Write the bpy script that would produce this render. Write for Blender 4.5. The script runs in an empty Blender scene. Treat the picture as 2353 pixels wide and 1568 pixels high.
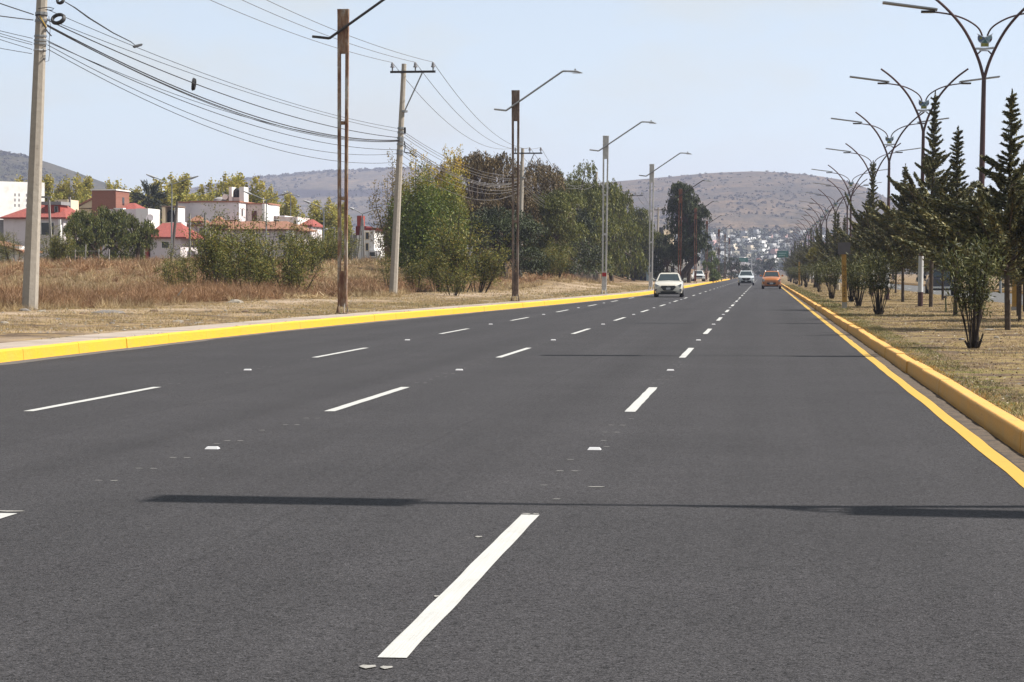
import bpy, math, random
import numpy as np
from mathutils import Vector, Matrix

# ------------------------------------------------------------------ camera, sky, sun, exposure
scene = bpy.context.scene
F, CX, CY, EYE = 5124.0, 1176.5, 784.0, 1.45       # focal length and centre, for a frame 2353 wide
PITCH = math.atan(156.0 / F)
YAW = math.atan(578.5 / F * math.cos(PITCH))
cam_d = bpy.data.cameras.new("camera")
cam = bpy.data.objects.new("camera", cam_d)
scene.collection.objects.link(cam)
cam.location = (0, 0, EYE)
cam.rotation_euler = (math.pi / 2 - PITCH, 0, YAW)
cam_d.sensor_width = 36.0
cam_d.lens = F / 2353.0 * 36.0
cam_d.clip_start = 0.1
cam_d.clip_end = 30000.0
scene.camera = cam

SUN_EL, SUN_AZ = math.radians(52.0), math.radians(6.5)   # azimuth from +X towards +Y
world = bpy.data.worlds.new("World")
scene.world = world
world.use_nodes = True
nt = world.node_tree
nt.nodes.clear()
w_out = nt.nodes.new("ShaderNodeOutputWorld")
w_bg = nt.nodes.new("ShaderNodeBackground")
w_sky = nt.nodes.new("ShaderNodeTexSky")
w_sky.sky_type = 'NISHITA'
w_sky.sun_disc = False
w_sky.sun_elevation = SUN_EL
w_sky.sun_rotation = math.pi / 2 - SUN_AZ
w_sky.altitude = 2300.0
w_sky.air_density = 1.0
w_sky.dust_density = 2.5
w_sky.ozone_density = 1.5
w_bg.inputs["Strength"].default_value = 0.100
# thin cloud veil: soft white wisps mixed over the sky colour
w_tc = nt.nodes.new("ShaderNodeTexCoord")
w_mp = nt.nodes.new("ShaderNodeMapping")
w_mp.inputs["Scale"].default_value = (5.0, 5.0, 13.0)
w_no = nt.nodes.new("ShaderNodeTexNoise")
w_no.inputs["Scale"].default_value = 1.6
w_no.inputs["Detail"].default_value = 7.0
w_no.inputs["Roughness"].default_value = 0.55
w_rp = nt.nodes.new("ShaderNodeValToRGB")
w_rp.color_ramp.elements[0].position = 0.46
w_rp.color_ramp.elements[0].color = (0.48, 0.48, 0.48, 1)
w_rp.color_ramp.elements[1].position = 0.68
w_rp.color_ramp.elements[1].color = (0.78, 0.78, 0.78, 1)
w_mx = nt.nodes.new("ShaderNodeMixRGB")
w_mx.inputs["Color2"].default_value = (3.80, 3.78, 3.05, 1)
nt.links.new(w_tc.outputs["Generated"], w_mp.inputs["Vector"])
nt.links.new(w_mp.outputs["Vector"], w_no.inputs["Vector"])
nt.links.new(w_no.outputs["Fac"], w_rp.inputs["Fac"])
nt.links.new(w_rp.outputs["Color"], w_mx.inputs["Fac"])
nt.links.new(w_sky.outputs["Color"], w_mx.inputs["Color1"])
nt.links.new(w_mx.outputs["Color"], w_bg.inputs["Color"])
nt.links.new(w_bg.outputs["Background"], w_out.inputs["Surface"])

sun_d = bpy.data.lights.new("sun", 'SUN')
sun_d.energy = 5.0
sun_d.angle = math.radians(0.53)
sun_d.color = (1.0, 0.945, 0.86)
sun = bpy.data.objects.new("sun", sun_d)
scene.collection.objects.link(sun)
SUN_DIR = Vector((math.cos(SUN_EL) * math.cos(SUN_AZ), math.cos(SUN_EL) * math.sin(SUN_AZ), math.sin(SUN_EL)))
sun.rotation_euler = SUN_DIR.to_track_quat('Z', 'Y').to_euler()
sun.location = (60, 0, 80)

vs = scene.view_settings
vs.view_transform = 'Standard'
vs.look = 'None'
vs.gamma = 1.0
vs.use_curve_mapping = False
vs.exposure = 1.06
scene.cycles.max_bounces = 6
scene.cycles.volume_bounces = 0

# ------------------------------------------------------------------ helpers
COL = scene.collection
rng = np.random.default_rng(7)
random.seed(7)

def ray(x, y):
    """world direction of a point of the 2353 wide picture"""
    a = (x - CX) / F; b = (CY - y) / F
    fy = math.cos(PITCH) + b * math.sin(PITCH); fz = -math.sin(PITCH) + b * math.cos(PITCH)
    return np.array([a * math.cos(YAW) - fy * math.sin(YAW), a * math.sin(YAW) + fy * math.cos(YAW), fz])

def G(x, y, h=0.0):
    """where that point lies on level ground of height h"""
    d = ray(x, y); t = (h - EYE) / d[2]
    return np.array([0, 0, EYE]) + d * t

def D(x, y, Y):
    """where it lies at distance Y down the road"""
    d = ray(x, y)
    return np.array([0, 0, EYE]) + d * (Y / d[1])

ORD = ["nearest", "second", "third", "fourth", "fifth", "sixth", "seventh", "eighth", "ninth", "tenth", "eleventh",
       "twelfth", "thirteenth", "fourteenth", "fifteenth", "sixteenth", "seventeenth", "eighteenth", "nineteenth",
       "twentieth", "twenty-first", "twenty-second", "twenty-third", "twenty-fourth", "twenty-fifth", "twenty-sixth",
       "twenty-seventh", "twenty-eighth", "twenty-ninth", "thirtieth"]

def tag(o, label=None, cat=None, group=None, kind=None):
    if label: o["label"] = label
    if cat: o["category"] = cat
    if group: o["group"] = group
    if kind: o["kind"] = kind
    return o

def empty(name, loc=(0, 0, 0)):
    o = bpy.data.objects.new(name, None)
    o.empty_display_size = 0.3
    o.location = tuple(float(v) for v in loc)
    COL.objects.link(o)
    return o

def wloc(o):
    v = Vector((0, 0, 0))
    while o is not None:
        v = v + Vector(o.location); o = o.parent
    return v

def link_mesh(name, me, mat, parent=None):
    o = bpy.data.objects.new(name, me)
    COL.objects.link(o)
    if mat is not None: me.materials.append(mat)
    if parent is not None: o.parent = parent
    return o

def mesh_np(name, V, Fc, mat, parent=None, smooth=False, world_coords=True):
    """V (n,3), Fc (m,k) -> one mesh object, fast"""
    V = np.asarray(V, dtype=np.float32); Fc = np.asarray(Fc, dtype=np.int32)
    if parent is not None and world_coords:
        V = V - np.array(wloc(parent), dtype=np.float32)
    k = Fc.shape[1]; m = Fc.shape[0]
    me = bpy.data.meshes.new(name)
    me.vertices.add(len(V)); me.vertices.foreach_set("co", V.ravel())
    me.loops.add(m * k); me.loops.foreach_set("vertex_index", Fc.ravel())
    me.polygons.add(m)
    me.polygons.foreach_set("loop_start", np.arange(0, m * k, k, dtype=np.int32))
    me.polygons.foreach_set("loop_total", np.full(m, k, dtype=np.int32))
    me.polygons.foreach_set("use_smooth", np.full(m, smooth))
    me.update(calc_edges=True)
    return link_mesh(name, me, mat, parent)

class MB:
    """collects simple solids, then builds them as one mesh"""
    def __init__(s): s.v = []; s.f = []
    def add(s, vs, fs):
        n = len(s.v); s.v += [tuple(map(float, p)) for p in vs]; s.f += [tuple(i + n for i in q) for q in fs]; return s
    def box(s, x0, x1, y0, y1, z0, z1):
        return s.add([(x0, y0, z0), (x1, y0, z0), (x1, y1, z0), (x0, y1, z0), (x0, y0, z1), (x1, y0, z1), (x1, y1, z1), (x0, y1, z1)],
                     [(0, 3, 2, 1), (4, 5, 6, 7), (0, 1, 5, 4), (1, 2, 6, 5), (2, 3, 7, 6), (3, 0, 4, 7)])
    def frustum(s, b, t):
        """b, t: two rings of equal length"""
        n = len(b); s.add(list(b) + list(t), [tuple(reversed(range(n))), tuple(range(n, 2 * n))] +
                          [(i, (i + 1) % n, n + (i + 1) % n, n + i) for i in range(n)]); return s
    def prism_y(s, poly, y0, y1):
        """polygon in x,z, drawn out along y"""
        a = 0.0
        for i in range(len(poly)):
            x1_, z1_ = poly[i]; x2_, z2_ = poly[(i + 1) % len(poly)]; a += x1_ * z2_ - x2_ * z1_
        if a < 0: poly = list(reversed(poly))
        n = len(poly)
        vs_ = [(x, y0, z) for x, z in poly] + [(x, y1, z) for x, z in poly]
        return s.add(vs_, [tuple(range(n)), tuple(reversed(range(n, 2 * n)))] + [((i + 1) % n, i, n + i, n + (i + 1) % n) for i in range(n)])
    def tube(s, pts, r, n=8, caps=True, phase=0.0):
        pts = [Vector(p) for p in pts]
        rs = r if isinstance(r, (list, tuple, np.ndarray)) else [r] * len(pts)
        base = len(s.v); ref = None
        for i, p in enumerate(pts):
            t = (pts[min(i + 1, len(pts) - 1)] - pts[max(i - 1, 0)]).normalized()
            if ref is None:
                ref = Vector((0, 0, 1)) if abs(t.z) < 0.9 else Vector((1, 0, 0))
            a = (ref - t * ref.dot(t)).normalized(); b = t.cross(a); ref = a
            for k in range(n):
                an = 2 * math.pi * k / n + phase
                q = p + (a * math.cos(an) + b * math.sin(an)) * rs[i]
                s.v.append((q.x, q.y, q.z))
        for i in range(len(pts) - 1):
            for k in range(n):
                k2 = (k + 1) % n
                s.f.append((base + i * n + k, base + i * n + k2, base + (i + 1) * n + k2, base + (i + 1) * n + k))
        if caps:
            s.f.append(tuple(base + k for k in reversed(range(n))))
            e = base + (len(pts) - 1) * n
            s.f.append(tuple(e + k for k in range(n)))
        return s
    def disc(s, c, r, y0, y1, n=16, axis='y'):
        ring0, ring1 = [], []
        for k in range(n):
            an = 2 * math.pi * k / n; u, w = r * math.cos(an), r * math.sin(an)
            if axis == 'y': ring0.append((c[0] + u, y0, c[2] + w)); ring1.append((c[0] + u, y1, c[2] + w))
            elif axis == 'x': ring0.append((y0, c[1] + u, c[2] + w)); ring1.append((y1, c[1] + u, c[2] + w))
            else: ring0.append((c[0] + u, c[1] + w, y0)); ring1.append((c[0] + u, c[1] + w, y1))
        return s.frustum(ring0, ring1)
    def build(s, name, mat, parent=None, smooth=False, bevel=0.0, local=False):
        off = Vector((0, 0, 0)) if (parent is None or local) else wloc(parent)
        me = bpy.data.meshes.new(name)
        me.from_pydata([(a - off.x, b - off.y, c - off.z) for a, b, c in s.v], [], s.f)
        me.update()
        if smooth:
            me.polygons.foreach_set("use_smooth", np.full(len(me.polygons), True))
            try: me.set_sharp_from_angle(angle=math.radians(35))
            except Exception: pass
        o = link_mesh(name, me, mat, parent)
        if bevel > 0:
            b = o.modifiers.new("bevel", 'BEVEL'); b.width = bevel; b.segments = 2; b.limit_method = 'ANGLE'
        return o

def kids(o): return [c for c in KIDMAP.get(o.name, [])]
def copy_tree(o, parent=None):
    """a thing with copies of its parts and sub-parts"""
    chs = list(o.children)
    c = o.copy(); COL.objects.link(c); c.parent = parent
    for ch in chs: copy_tree(ch, c)
    return c

def place(o, loc, rz=0.0, sc=1.0, tilt=(0, 0)):
    o.location = tuple(float(v) for v in loc)
    o.rotation_euler = (tilt[0], tilt[1], rz)
    if isinstance(sc, (tuple, list)): o.scale = sc
    else: o.scale = (sc, sc, sc)
    return o

def vnoise(x, y, seed=0):
    """smooth value noise in 0..1"""
    x = np.asarray(x, float); y = np.asarray(y, float)
    def h(i, j):
        n = (i * 374761393 + j * 668265263 + seed * 974634777) & 0x7fffffff
        n = ((n ^ (n >> 13)) * 1274126177) & 0x7fffffff
        return ((n ^ (n >> 16)) & 0xffff) / 65535.0
    i = np.floor(x).astype(np.int64); j = np.floor(y).astype(np.int64)
    u = x - i; v = y - j; u = u * u * (3 - 2 * u); v = v * v * (3 - 2 * v)
    return (h(i, j) * (1 - u) + h(i + 1, j) * u) * (1 - v) + (h(i, j + 1) * (1 - u) + h(i + 1, j + 1) * u) * v

def fnoise(x, y, seed=0, o=3):
    s = 0; a = 0.5; t = 0
    for k in range(o):
        s = s + a * vnoise(np.asarray(x) * 2 ** k, np.asarray(y) * 2 ** k, seed + k); t += a; a *= 0.5
    return s / t

def sstep(t):
    t = np.clip(t, 0, 1); return t * t * (3 - 2 * t)

# ------------------------------------------------------------------ materials
MATS = {}
def new_mat(name):
    m = bpy.data.materials.new(name); m.use_nodes = True
    n = m.node_tree.nodes; n.clear()
    out = n.new("ShaderNodeOutputMaterial"); bs = n.new("ShaderNodeBsdfPrincipled")
    m.node_tree.links.new(bs.outputs[0], out.inputs["Surface"])
    MATS[name] = m
    return m, m.node_tree, bs, out

def noise(t, scale, detail=4, rough=0.55, coord="Object", mp=None, w=None):
    tc = t.nodes.new("ShaderNodeTexCoord")
    n = t.nodes.new("ShaderNodeTexNoise")
    n.inputs["Scale"].default_value = scale; n.inputs["Detail"].default_value = detail; n.inputs["Roughness"].default_value = rough
    if coord == "World":
        g = t.nodes.new("ShaderNodeNewGeometry"); src = g.outputs["Position"]
    else: src = tc.outputs[coord]
    if mp is not None:
        m = t.nodes.new("ShaderNodeMapping"); m.inputs["Scale"].default_value = mp
        t.links.new(src, m.inputs["Vector"]); src = m.outputs["Vector"]
    t.links.new(src, n.inputs["Vector"])
    return n.outputs["Fac"]

def ramp(t, fac, stops):
    r = t.nodes.new("ShaderNodeValToRGB"); e = r.color_ramp.elements
    while len(e) < len(stops): e.new(0.5)
    for q, (p, c) in zip(e, stops):
        q.position = p; q.color = (c[0], c[1], c[2], 1) if not np.isscalar(c) else (c, c, c, 1)
    t.links.new(fac, r.inputs["Fac"]); return r.outputs["Color"]

def mix(t, fac, a, b, mode='MIX'):
    m = t.nodes.new("ShaderNodeMixRGB"); m.blend_type = mode
    for sock, v in ((m.inputs["Fac"], fac), (m.inputs["Color1"], a), (m.inputs["Color2"], b)):
        if isinstance(v, bpy.types.NodeSocket): t.links.new(v, sock)
        elif np.isscalar(v): sock.default_value = v if sock.name == "Fac" else (v, v, v, 1)
        else: sock.default_value = (v[0], v[1], v[2], 1)
    return m.outputs["Color"]

def bump(t, bs, fac, strength, dist=0.02):
    b = t.nodes.new("ShaderNodeBump"); b.inputs["Strength"].default_value = strength; b.inputs["Distance"].default_value = dist
    t.links.new(fac, b.inputs["Height"]); t.links.new(b.outputs["Normal"], bs.inputs["Normal"])

def plain(name, col, rough=0.7, var=0.14, scale=6.0, bmp=0.0, metal=0.0, spec=0.3, dirt=None, dscale=2.0, dlo=0.5, dhi=0.7, coord="Object", bdist=0.02, k=0.65):
    if name in MATS: return MATS[name]
    col = tuple(v * k for v in col)
    if dirt is not None: dirt = tuple(v * k for v in dirt)
    m, t, bs, _ = new_mat(name)
    f = noise(t, scale, 5, 0.6, coord)
    c = ramp(t, f, [(0.3, tuple(v * (1 - var) for v in col)), (0.7, tuple(min(1, v * (1 + var)) for v in col))])
    if dirt is not None:
        g = ramp(t, noise(t, dscale, 6, 0.65, coord), [(dlo, 0.0), (dhi, 1.0)])
        c = mix(t, g, c, dirt)
    t.links.new(c, bs.inputs["Base Color"])
    bs.inputs["Roughness"].default_value = rough; bs.inputs["Metallic"].default_value = metal
    bs.inputs["Specular IOR Level"].default_value = spec
    if bmp > 0: bump(t, bs, f, bmp, bdist)
    return m

def leafmat(name, cols, trans=0.25, clump=0.5, cscale=0.8, top=None, zlo=0.0, zhi=1.0, kk=0.72):
    """leaf colour differs from leaf to leaf and from bough to bough; top = colour towards the tree top"""
    if name in MATS: return MATS[name]
    m, t, bs, out = new_mat(name)
    cols = [tuple(v * kk for v in c_) for c_ in cols]
    if top is not None: top = tuple(v * kk for v in top)
    g = t.nodes.new("ShaderNodeNewGeometry")
    n = len(cols)
    c = ramp(t, g.outputs["Random Per Island"], [(i / max(1, n - 1), cols[i]) for i in range(n)])
    cl = ramp(t, noise(t, cscale, 3, 0.6), [(0.35, 1 - clump), (0.65, 1 + clump * 0.5)])
    c = mix(t, 1.0, c, cl, 'MULTIPLY')
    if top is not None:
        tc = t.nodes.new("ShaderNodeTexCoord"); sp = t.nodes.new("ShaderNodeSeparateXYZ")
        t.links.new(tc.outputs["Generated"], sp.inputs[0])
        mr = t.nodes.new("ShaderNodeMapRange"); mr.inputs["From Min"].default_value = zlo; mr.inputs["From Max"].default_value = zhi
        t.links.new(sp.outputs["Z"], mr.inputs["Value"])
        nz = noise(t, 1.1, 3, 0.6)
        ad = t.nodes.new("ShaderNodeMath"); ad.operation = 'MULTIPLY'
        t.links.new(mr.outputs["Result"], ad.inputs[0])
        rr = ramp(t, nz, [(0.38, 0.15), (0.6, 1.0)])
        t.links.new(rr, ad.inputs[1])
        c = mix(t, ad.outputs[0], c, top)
    t.nodes.remove(bs)
    d = t.nodes.new("ShaderNodeBsdfPrincipled"); d.inputs["Roughness"].default_value = 0.55; d.inputs["Specular IOR Level"].default_value = 0.25
    tr = t.nodes.new("ShaderNodeBsdfTranslucent"); mx = t.nodes.new("ShaderNodeMixShader"); mx.inputs[0].default_value = trans
    t.links.new(c, d.inputs["Base Color"]); t.links.new(c, tr.inputs["Color"])
    t.links.new(d.outputs[0], mx.inputs[1]); t.links.new(tr.outputs[0], mx.inputs[2]); t.links.new(mx.outputs[0], out.inputs["Surface"])
    return m

def asphalt(name, lo, hi, streak=0.10, tracks=False):
    m, t, bs, _ = new_mat(name)
    g = t.nodes.new("ShaderNodeNewGeometry")
    def stones(scale, stops):
        v = t.nodes.new("ShaderNodeTexVoronoi"); v.inputs["Scale"].default_value = scale; v.inputs["Randomness"].default_value = 1.0
        t.links.new(g.outputs["Position"], v.inputs["Vector"])
        sp = t.nodes.new("ShaderNodeSeparateColor"); t.links.new(v.outputs["Color"], sp.inputs[0])
        return ramp(t, sp.outputs[0], stops), v.outputs["Distance"]
    mid = tuple((p + q) / 2 for p, q in zip(lo, hi))
    c, d1 = stones(165.0, [(0.0, lo), (0.35, tuple(p * 0.8 for p in mid)), (0.75, tuple(p * 1.1 for p in mid)), (1.0, hi)])
    c2, d2 = stones(60.0, [(0.0, 0.35), (0.10, 0.45), (0.14, 0.95), (0.9, 1.05), (1.0, 1.45)])
    c = mix(t, 0.75, c, c2, 'MULTIPLY')
    f2 = noise(t, 38.0, 4, 0.7, "World")
    big = ramp(t, noise(t, 0.45, 6, 0.65, "World"), [(0.3, 1 - streak), (0.7, 1 + streak)])
    c = mix(t, 1.0, c, big, 'MULTIPLY')
    lanes = ramp(t, noise(t, 1.0, 5, 0.6, "World", mp=(1.3, 0.018, 1.0)), [(0.3, 1 - streak * 1.2), (0.7, 1 + streak * 1.2)])
    c = mix(t, 1.0, c, lanes, 'MULTIPLY')
    if tracks:
        # paver joints and rolled bands along the road, drips in the middle of the lanes, stray dust
        sx = t.nodes.new("ShaderNodeSeparateXYZ"); t.links.new(g.outputs["Position"], sx.inputs[0])
        wv = t.nodes.new("ShaderNodeMath"); wv.operation = 'MULTIPLY_ADD'; wv.inputs[1].default_value = 2 * math.pi / 1.565; wv.inputs[2].default_value = 0.9
        t.links.new(sx.outputs["X"], wv.inputs[0]); sn = t.nodes.new("ShaderNodeMath"); sn.operation = 'SINE'; t.links.new(wv.outputs[0], sn.inputs[0])
        mr = t.nodes.new("ShaderNodeMapRange"); mr.inputs["From Min"].default_value = -1; mr.inputs["From Max"].default_value = 1; mr.inputs["To Min"].default_value = 0.965; mr.inputs["To Max"].default_value = 1.035
        t.links.new(sn.outputs[0], mr.inputs["Value"]); c = mix(t, 1.0, c, mr.outputs["Result"], 'MULTIPLY')
        dr = ramp(t, noise(t, 1.0, 5, 0.75, "World", mp=(6.0, 1.6, 1.0)), [(0.30, 0.80), (0.40, 1.0)]); c = mix(t, 1.0, c, dr, 'MULTIPLY')
        du = ramp(t, noise(t, 0.22, 6, 0.7, "World", mp=(1.0, 0.35, 1.0)), [(0.55, 0.0), (0.75, 0.28)]); c = mix(t, du, c, tuple(v * 1.5 for v in mid))
        # an irregular seam where two paver passes meet
        nx = noise(t, 0.6, 4, 0.6, "World", mp=(0.0, 1.0, 0.0)); ad = t.nodes.new("ShaderNodeMath"); ad.operation = 'MULTIPLY_ADD'; ad.inputs[1].default_value = 0.16
        t.links.new(nx, ad.inputs[0]); t.links.new(sx.outputs["X"], ad.inputs[2])
        for xs in (-2.75, -6.25):
            df = t.nodes.new("ShaderNodeMath"); df.operation = 'SUBTRACT'; df.inputs[1].default_value = xs; t.links.new(ad.outputs[0], df.inputs[0])
            ab = t.nodes.new("ShaderNodeMath"); ab.operation = 'ABSOLUTE'; t.links.new(df.outputs[0], ab.inputs[0])
            sm = ramp(t, ab.outputs[0], [(0.0, 0.84), (0.012, 0.90), (0.03, 1.0)]); c = mix(t, 1.0, c, sm, 'MULTIPLY')
    t.links.new(c, bs.inputs["Base Color"])
    bs.inputs["Roughness"].default_value = 0.85; bs.inputs["Specular IOR Level"].default_value = 0.12
    bump(t, bs, d1, 0.35, 0.006)
    return m

M_ASPH = asphalt("asphalt_new", (0.0080, 0.0077, 0.0084), (0.0630, 0.0604, 0.0650), tracks=True)
M_ASPH_OLD = asphalt("asphalt_old", (0.07, 0.069, 0.068), (0.12, 0.118, 0.116), 0.06)
def roadwhite():
    m, t, bs, _ = new_mat("paint_white_road")
    c = ramp(t, noise(t, 1.0, 5, 0.6, "World", mp=(140.0, 2.0, 1.0)), [(0.35, (0.31, 0.31, 0.30)), (0.6, (0.37, 0.37, 0.36))])
    c = mix(t, ramp(t, noise(t, 60.0, 5, 0.7, "World"), [(0.62, 0.0), (0.72, 0.55)]), c, (0.13, 0.128, 0.125))
    c = mix(t, ramp(t, noise(t, 2.2, 5, 0.7, "World"), [(0.5, 0.0), (0.8, 0.5)]), c, (0.22, 0.215, 0.205))
    t.links.new(c, bs.inputs["Base Color"]); bs.inputs["Roughness"].default_value = 0.7
    bump(t, bs, noise(t, 90.0, 4, 0.7, "World"), 0.4, 0.004); return m
M_WHITE = roadwhite()
M_TICK = plain("paint_worn_white", (0.34, 0.33, 0.31), 0.8, 0.25, 60)
M_YLINE = plain("paint_yellow_line", (0.62, 0.37, 0.045), 0.6, 0.05, 8, 0.1, dirt=(0.50, 0.27, 0.05), dscale=9, dlo=0.55, dhi=0.8)
def kerbmat(name, col, fade, chip, scuff):
    m, t, bs, _ = new_mat(name)
    c = mix(t, ramp(t, noise(t, 1.7, 6, 0.65, "World"), [(0.38, 0.0), (0.66, 0.8)]), col, fade)
    c = mix(t, ramp(t, noise(t, 9.0, 7, 0.75, "World"), [(0.60, 0.0), (0.68, 0.75)]), c, tuple(v * 0.6 for v in col))
    c = mix(t, ramp(t, noise(t, 26.0, 6, 0.7, "World"), [(0.68, 0.0), (0.73, 0.85)]), c, chip)
    c = mix(t, ramp(t, noise(t, 1.0, 6, 0.7, "World", mp=(3.0, 0.9, 14.0)), [(0.62, 0.0), (0.74, scuff)]), c, (0.09, 0.075, 0.055))
    t.links.new(c, bs.inputs["Base Color"]); bs.inputs["Roughness"].default_value = 0.75; bs.inputs["Specular IOR Level"].default_value = 0.2
    bump(t, bs, noise(t, 14.0, 6, 0.7, "World"), 0.55, 0.03); return m
M_KERB_L = kerbmat("kerb_paint_yellow", (0.60, 0.335, 0.026), (0.52, 0.315, 0.05), (0.27, 0.22, 0.15), 0.35)
M_KERB_R = kerbmat("kerb_paint_ochre", (0.54, 0.285, 0.072), (0.46, 0.275, 0.10), (0.26, 0.20, 0.14), 0.5)
M_GUTTER = plain("gutter_concrete", (0.14, 0.10, 0.07), 0.95, 0.35, 12, 0.5, dirt=(0.05, 0.04, 0.03), dscale=2.5, dlo=0.45, dhi=0.65, coord="World")
M_EDGE = plain("old_road_edge", (0.125, 0.092, 0.066), 0.95, 0.3, 30, 0.6, dirt=(0.06, 0.048, 0.038), dscale=5, dlo=0.45, dhi=0.65, coord="World")
M_DUST = plain("gutter_dust", (0.12, 0.11, 0.105), 0.95, 0.3, 25, 0.4, dirt=(0.20, 0.17, 0.15), dscale=6, dlo=0.5, dhi=0.7, coord="World")
M_WALK = plain("pavement_concrete", (0.42, 0.35, 0.295), 0.9, 0.10, 4, 0.3, dirt=(0.30, 0.24, 0.18), dscale=1.2, dlo=0.5, dhi=0.75, coord="World")
M_STUD = plain("stud_ceramic", (0.60, 0.60, 0.62), 0.4, 0.04, 20)
M_CONC = plain("pole_concrete", (0.46, 0.41, 0.35), 0.9, 0.10, 7, 0.5, dirt=(0.28, 0.24, 0.20), dscale=5, dlo=0.6, dhi=0.75)
M_CONC2 = plain("post_concrete_grey", (0.36, 0.34, 0.32), 0.9, 0.14, 7, 0.4)
M_STEEL = plain("galvanised_steel", (0.34, 0.35, 0.36), 0.5, 0.12, 12, metal=0.5)
M_DKSTEEL = plain("dark_steel", (0.06, 0.055, 0.055), 0.6, 0.2, 12, metal=0.3)
M_CABLE = plain("cable_black", (0.035, 0.034, 0.036), 0.6, 0.2, 4)
M_CABLE2 = plain("cable_grey", (0.16, 0.15, 0.15), 0.6, 0.2, 4)
M_PORC = plain("insulator_porcelain", (0.24, 0.23, 0.24), 0.3, 0.1, 10, spec=0.5)
M_MAROON = plain("lamp_paint_maroon", (0.060, 0.016, 0.014), 0.4, 0.15, 8, spec=0.5)
M_LWHITE = plain("lamp_paint_white", (0.72, 0.72, 0.72), 0.6, 0.08, 8)
M_PANEL = plain("lamp_panel_grey", (0.46, 0.47, 0.49), 0.45, 0.06, 10, metal=0.2)
M_PANEL_TOP = plain("solar_cell_blue", (0.10, 0.12, 0.17), 0.25, 0.1, 20, spec=0.6)
M_BLACK = plain("black_rubber", (0.018, 0.018, 0.018), 0.75, 0.2, 20)
M_GLASS = plain("dark_glass", (0.015, 0.028, 0.034), 0.06, 0.1, 4, spec=0.7)
M_DARKWIN = plain("window_dark", (0.03, 0.032, 0.036), 0.25, 0.2, 2, spec=0.5)
M_BARK = plain("bark_brown", (0.10, 0.072, 0.052), 0.95, 0.3, 9, 0.8)
M_BARK2 = plain("bark_grey", (0.15, 0.13, 0.115), 0.95, 0.3, 9, 0.8)
M_BARK3 = plain("bark_dark", (0.045, 0.034, 0.028), 0.95, 0.3, 9, 0.8)

def rustmat(name, a, b, c, lo=0.38, hi=0.62):
    m, t, bs, _ = new_mat(name)
    f = noise(t, 1.6, 7, 0.68, mp=(3.0, 3.0, 0.8))
    g = noise(t, 9.0, 5, 0.6)
    k = ramp(t, f, [(lo, a), ((lo + hi) / 2, b), (hi, c)])
    k = mix(t, 1.0, k, ramp(t, g, [(0.3, 0.75), (0.7, 1.2)]), 'MULTIPLY')
    t.links.new(k, bs.inputs["Base Color"]); bs.inputs["Roughness"].default_value = 0.8
    bump(t, bs, g, 0.3, 0.01)
    return m
M_RUST1 = rustmat("rusty_steel_streaked", (0.10, 0.035, 0.016), (0.20, 0.115, 0.065), (0.30, 0.28, 0.25))
M_RUST2 = rustmat("rusty_steel_brown", (0.055, 0.034, 0.024), (0.13, 0.085, 0.06), (0.20, 0.17, 0.145))
M_RUST3 = rustmat("rusty_steel_red", (0.07, 0.02, 0.010), (0.14, 0.05, 0.025), (0.22, 0.12, 0.07))
M_GREYP = rustmat("grey_painted_steel", (0.13, 0.10, 0.085), (0.33, 0.32, 0.31), (0.40, 0.39, 0.38), 0.22, 0.5)

# ------------------------------------------------------------------ lie of the land
_KY = np.array([-80, 20, 34, 48, 58, 69, 78.4, 95, 110, 128, 143, 160, 220, 500, 3000.])
_KX = np.array([-12.25, -12.25, -12.25, -12.2, -11.95, -11.45, -10.85, -9.9, -9.15, -8.35, -7.85, -7.65, -7.6, -7.5, -7.5])
_ys = np.arange(-80, 3000, 1.0)
_xs = np.interp(_ys, _KY, _KX)
_k = np.hanning(17); _k /= _k.sum()
_xs[8:-8] = np.convolve(_xs, _k, 'same')[8:-8]
def kerbx(Y): return np.interp(Y, _ys, _xs)

def ground_z(X, Y):
    X = np.asarray(X, float); Y = np.asarray(Y, float)
    d = kerbx(Y) - X
    z = 0.19 + 0.16 * sstep((d - 1.7) / 7.0)
    T = np.interp(Y, [50, 80, 120, 200, 250, 400, 1500], [0.5, 0.75, 1.3, 2.1, 2.5, 2.8, 2.0])
    w = np.interp(Y, [80, 120, 150, 190, 250], [40, 30, 18, 9, 9.])
    z = z + T * sstep((d - 9.0) / w)
    z = z + 1.0 * np.exp(-((X + 21.5) / 4.5) ** 2 - ((Y - 203) / 15.0) ** 2)
    z = z + 0.45 * np.exp(-((X + 18.0) / 3.0) ** 2 - ((Y - 178) / 12.0) ** 2)
    z = z + np.clip((d - 2) / 6, 0, 1) * 0.22 * (fnoise(X / 5.0, Y / 9.0, 3) - 0.5)
    z = z + np.clip((d - 1.7) / 1, 0, 1) * 0.05 * (fnoise(X / 0.9, Y / 0.9, 5) - 0.5)
    zr = 0.124 + 0.07 * (fnoise(X / 2.5, Y / 4.0, 9) - 0.5) * np.clip((X - 2.2) / 0.8, 0, 1) * np.clip((10.5 - X) / 0.8, 0, 1)
    zr = np.where(X > 17.5, 0.22 + 0.012 * (X - 17.5), zr)
    return np.where(X < -3, z, zr)

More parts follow.
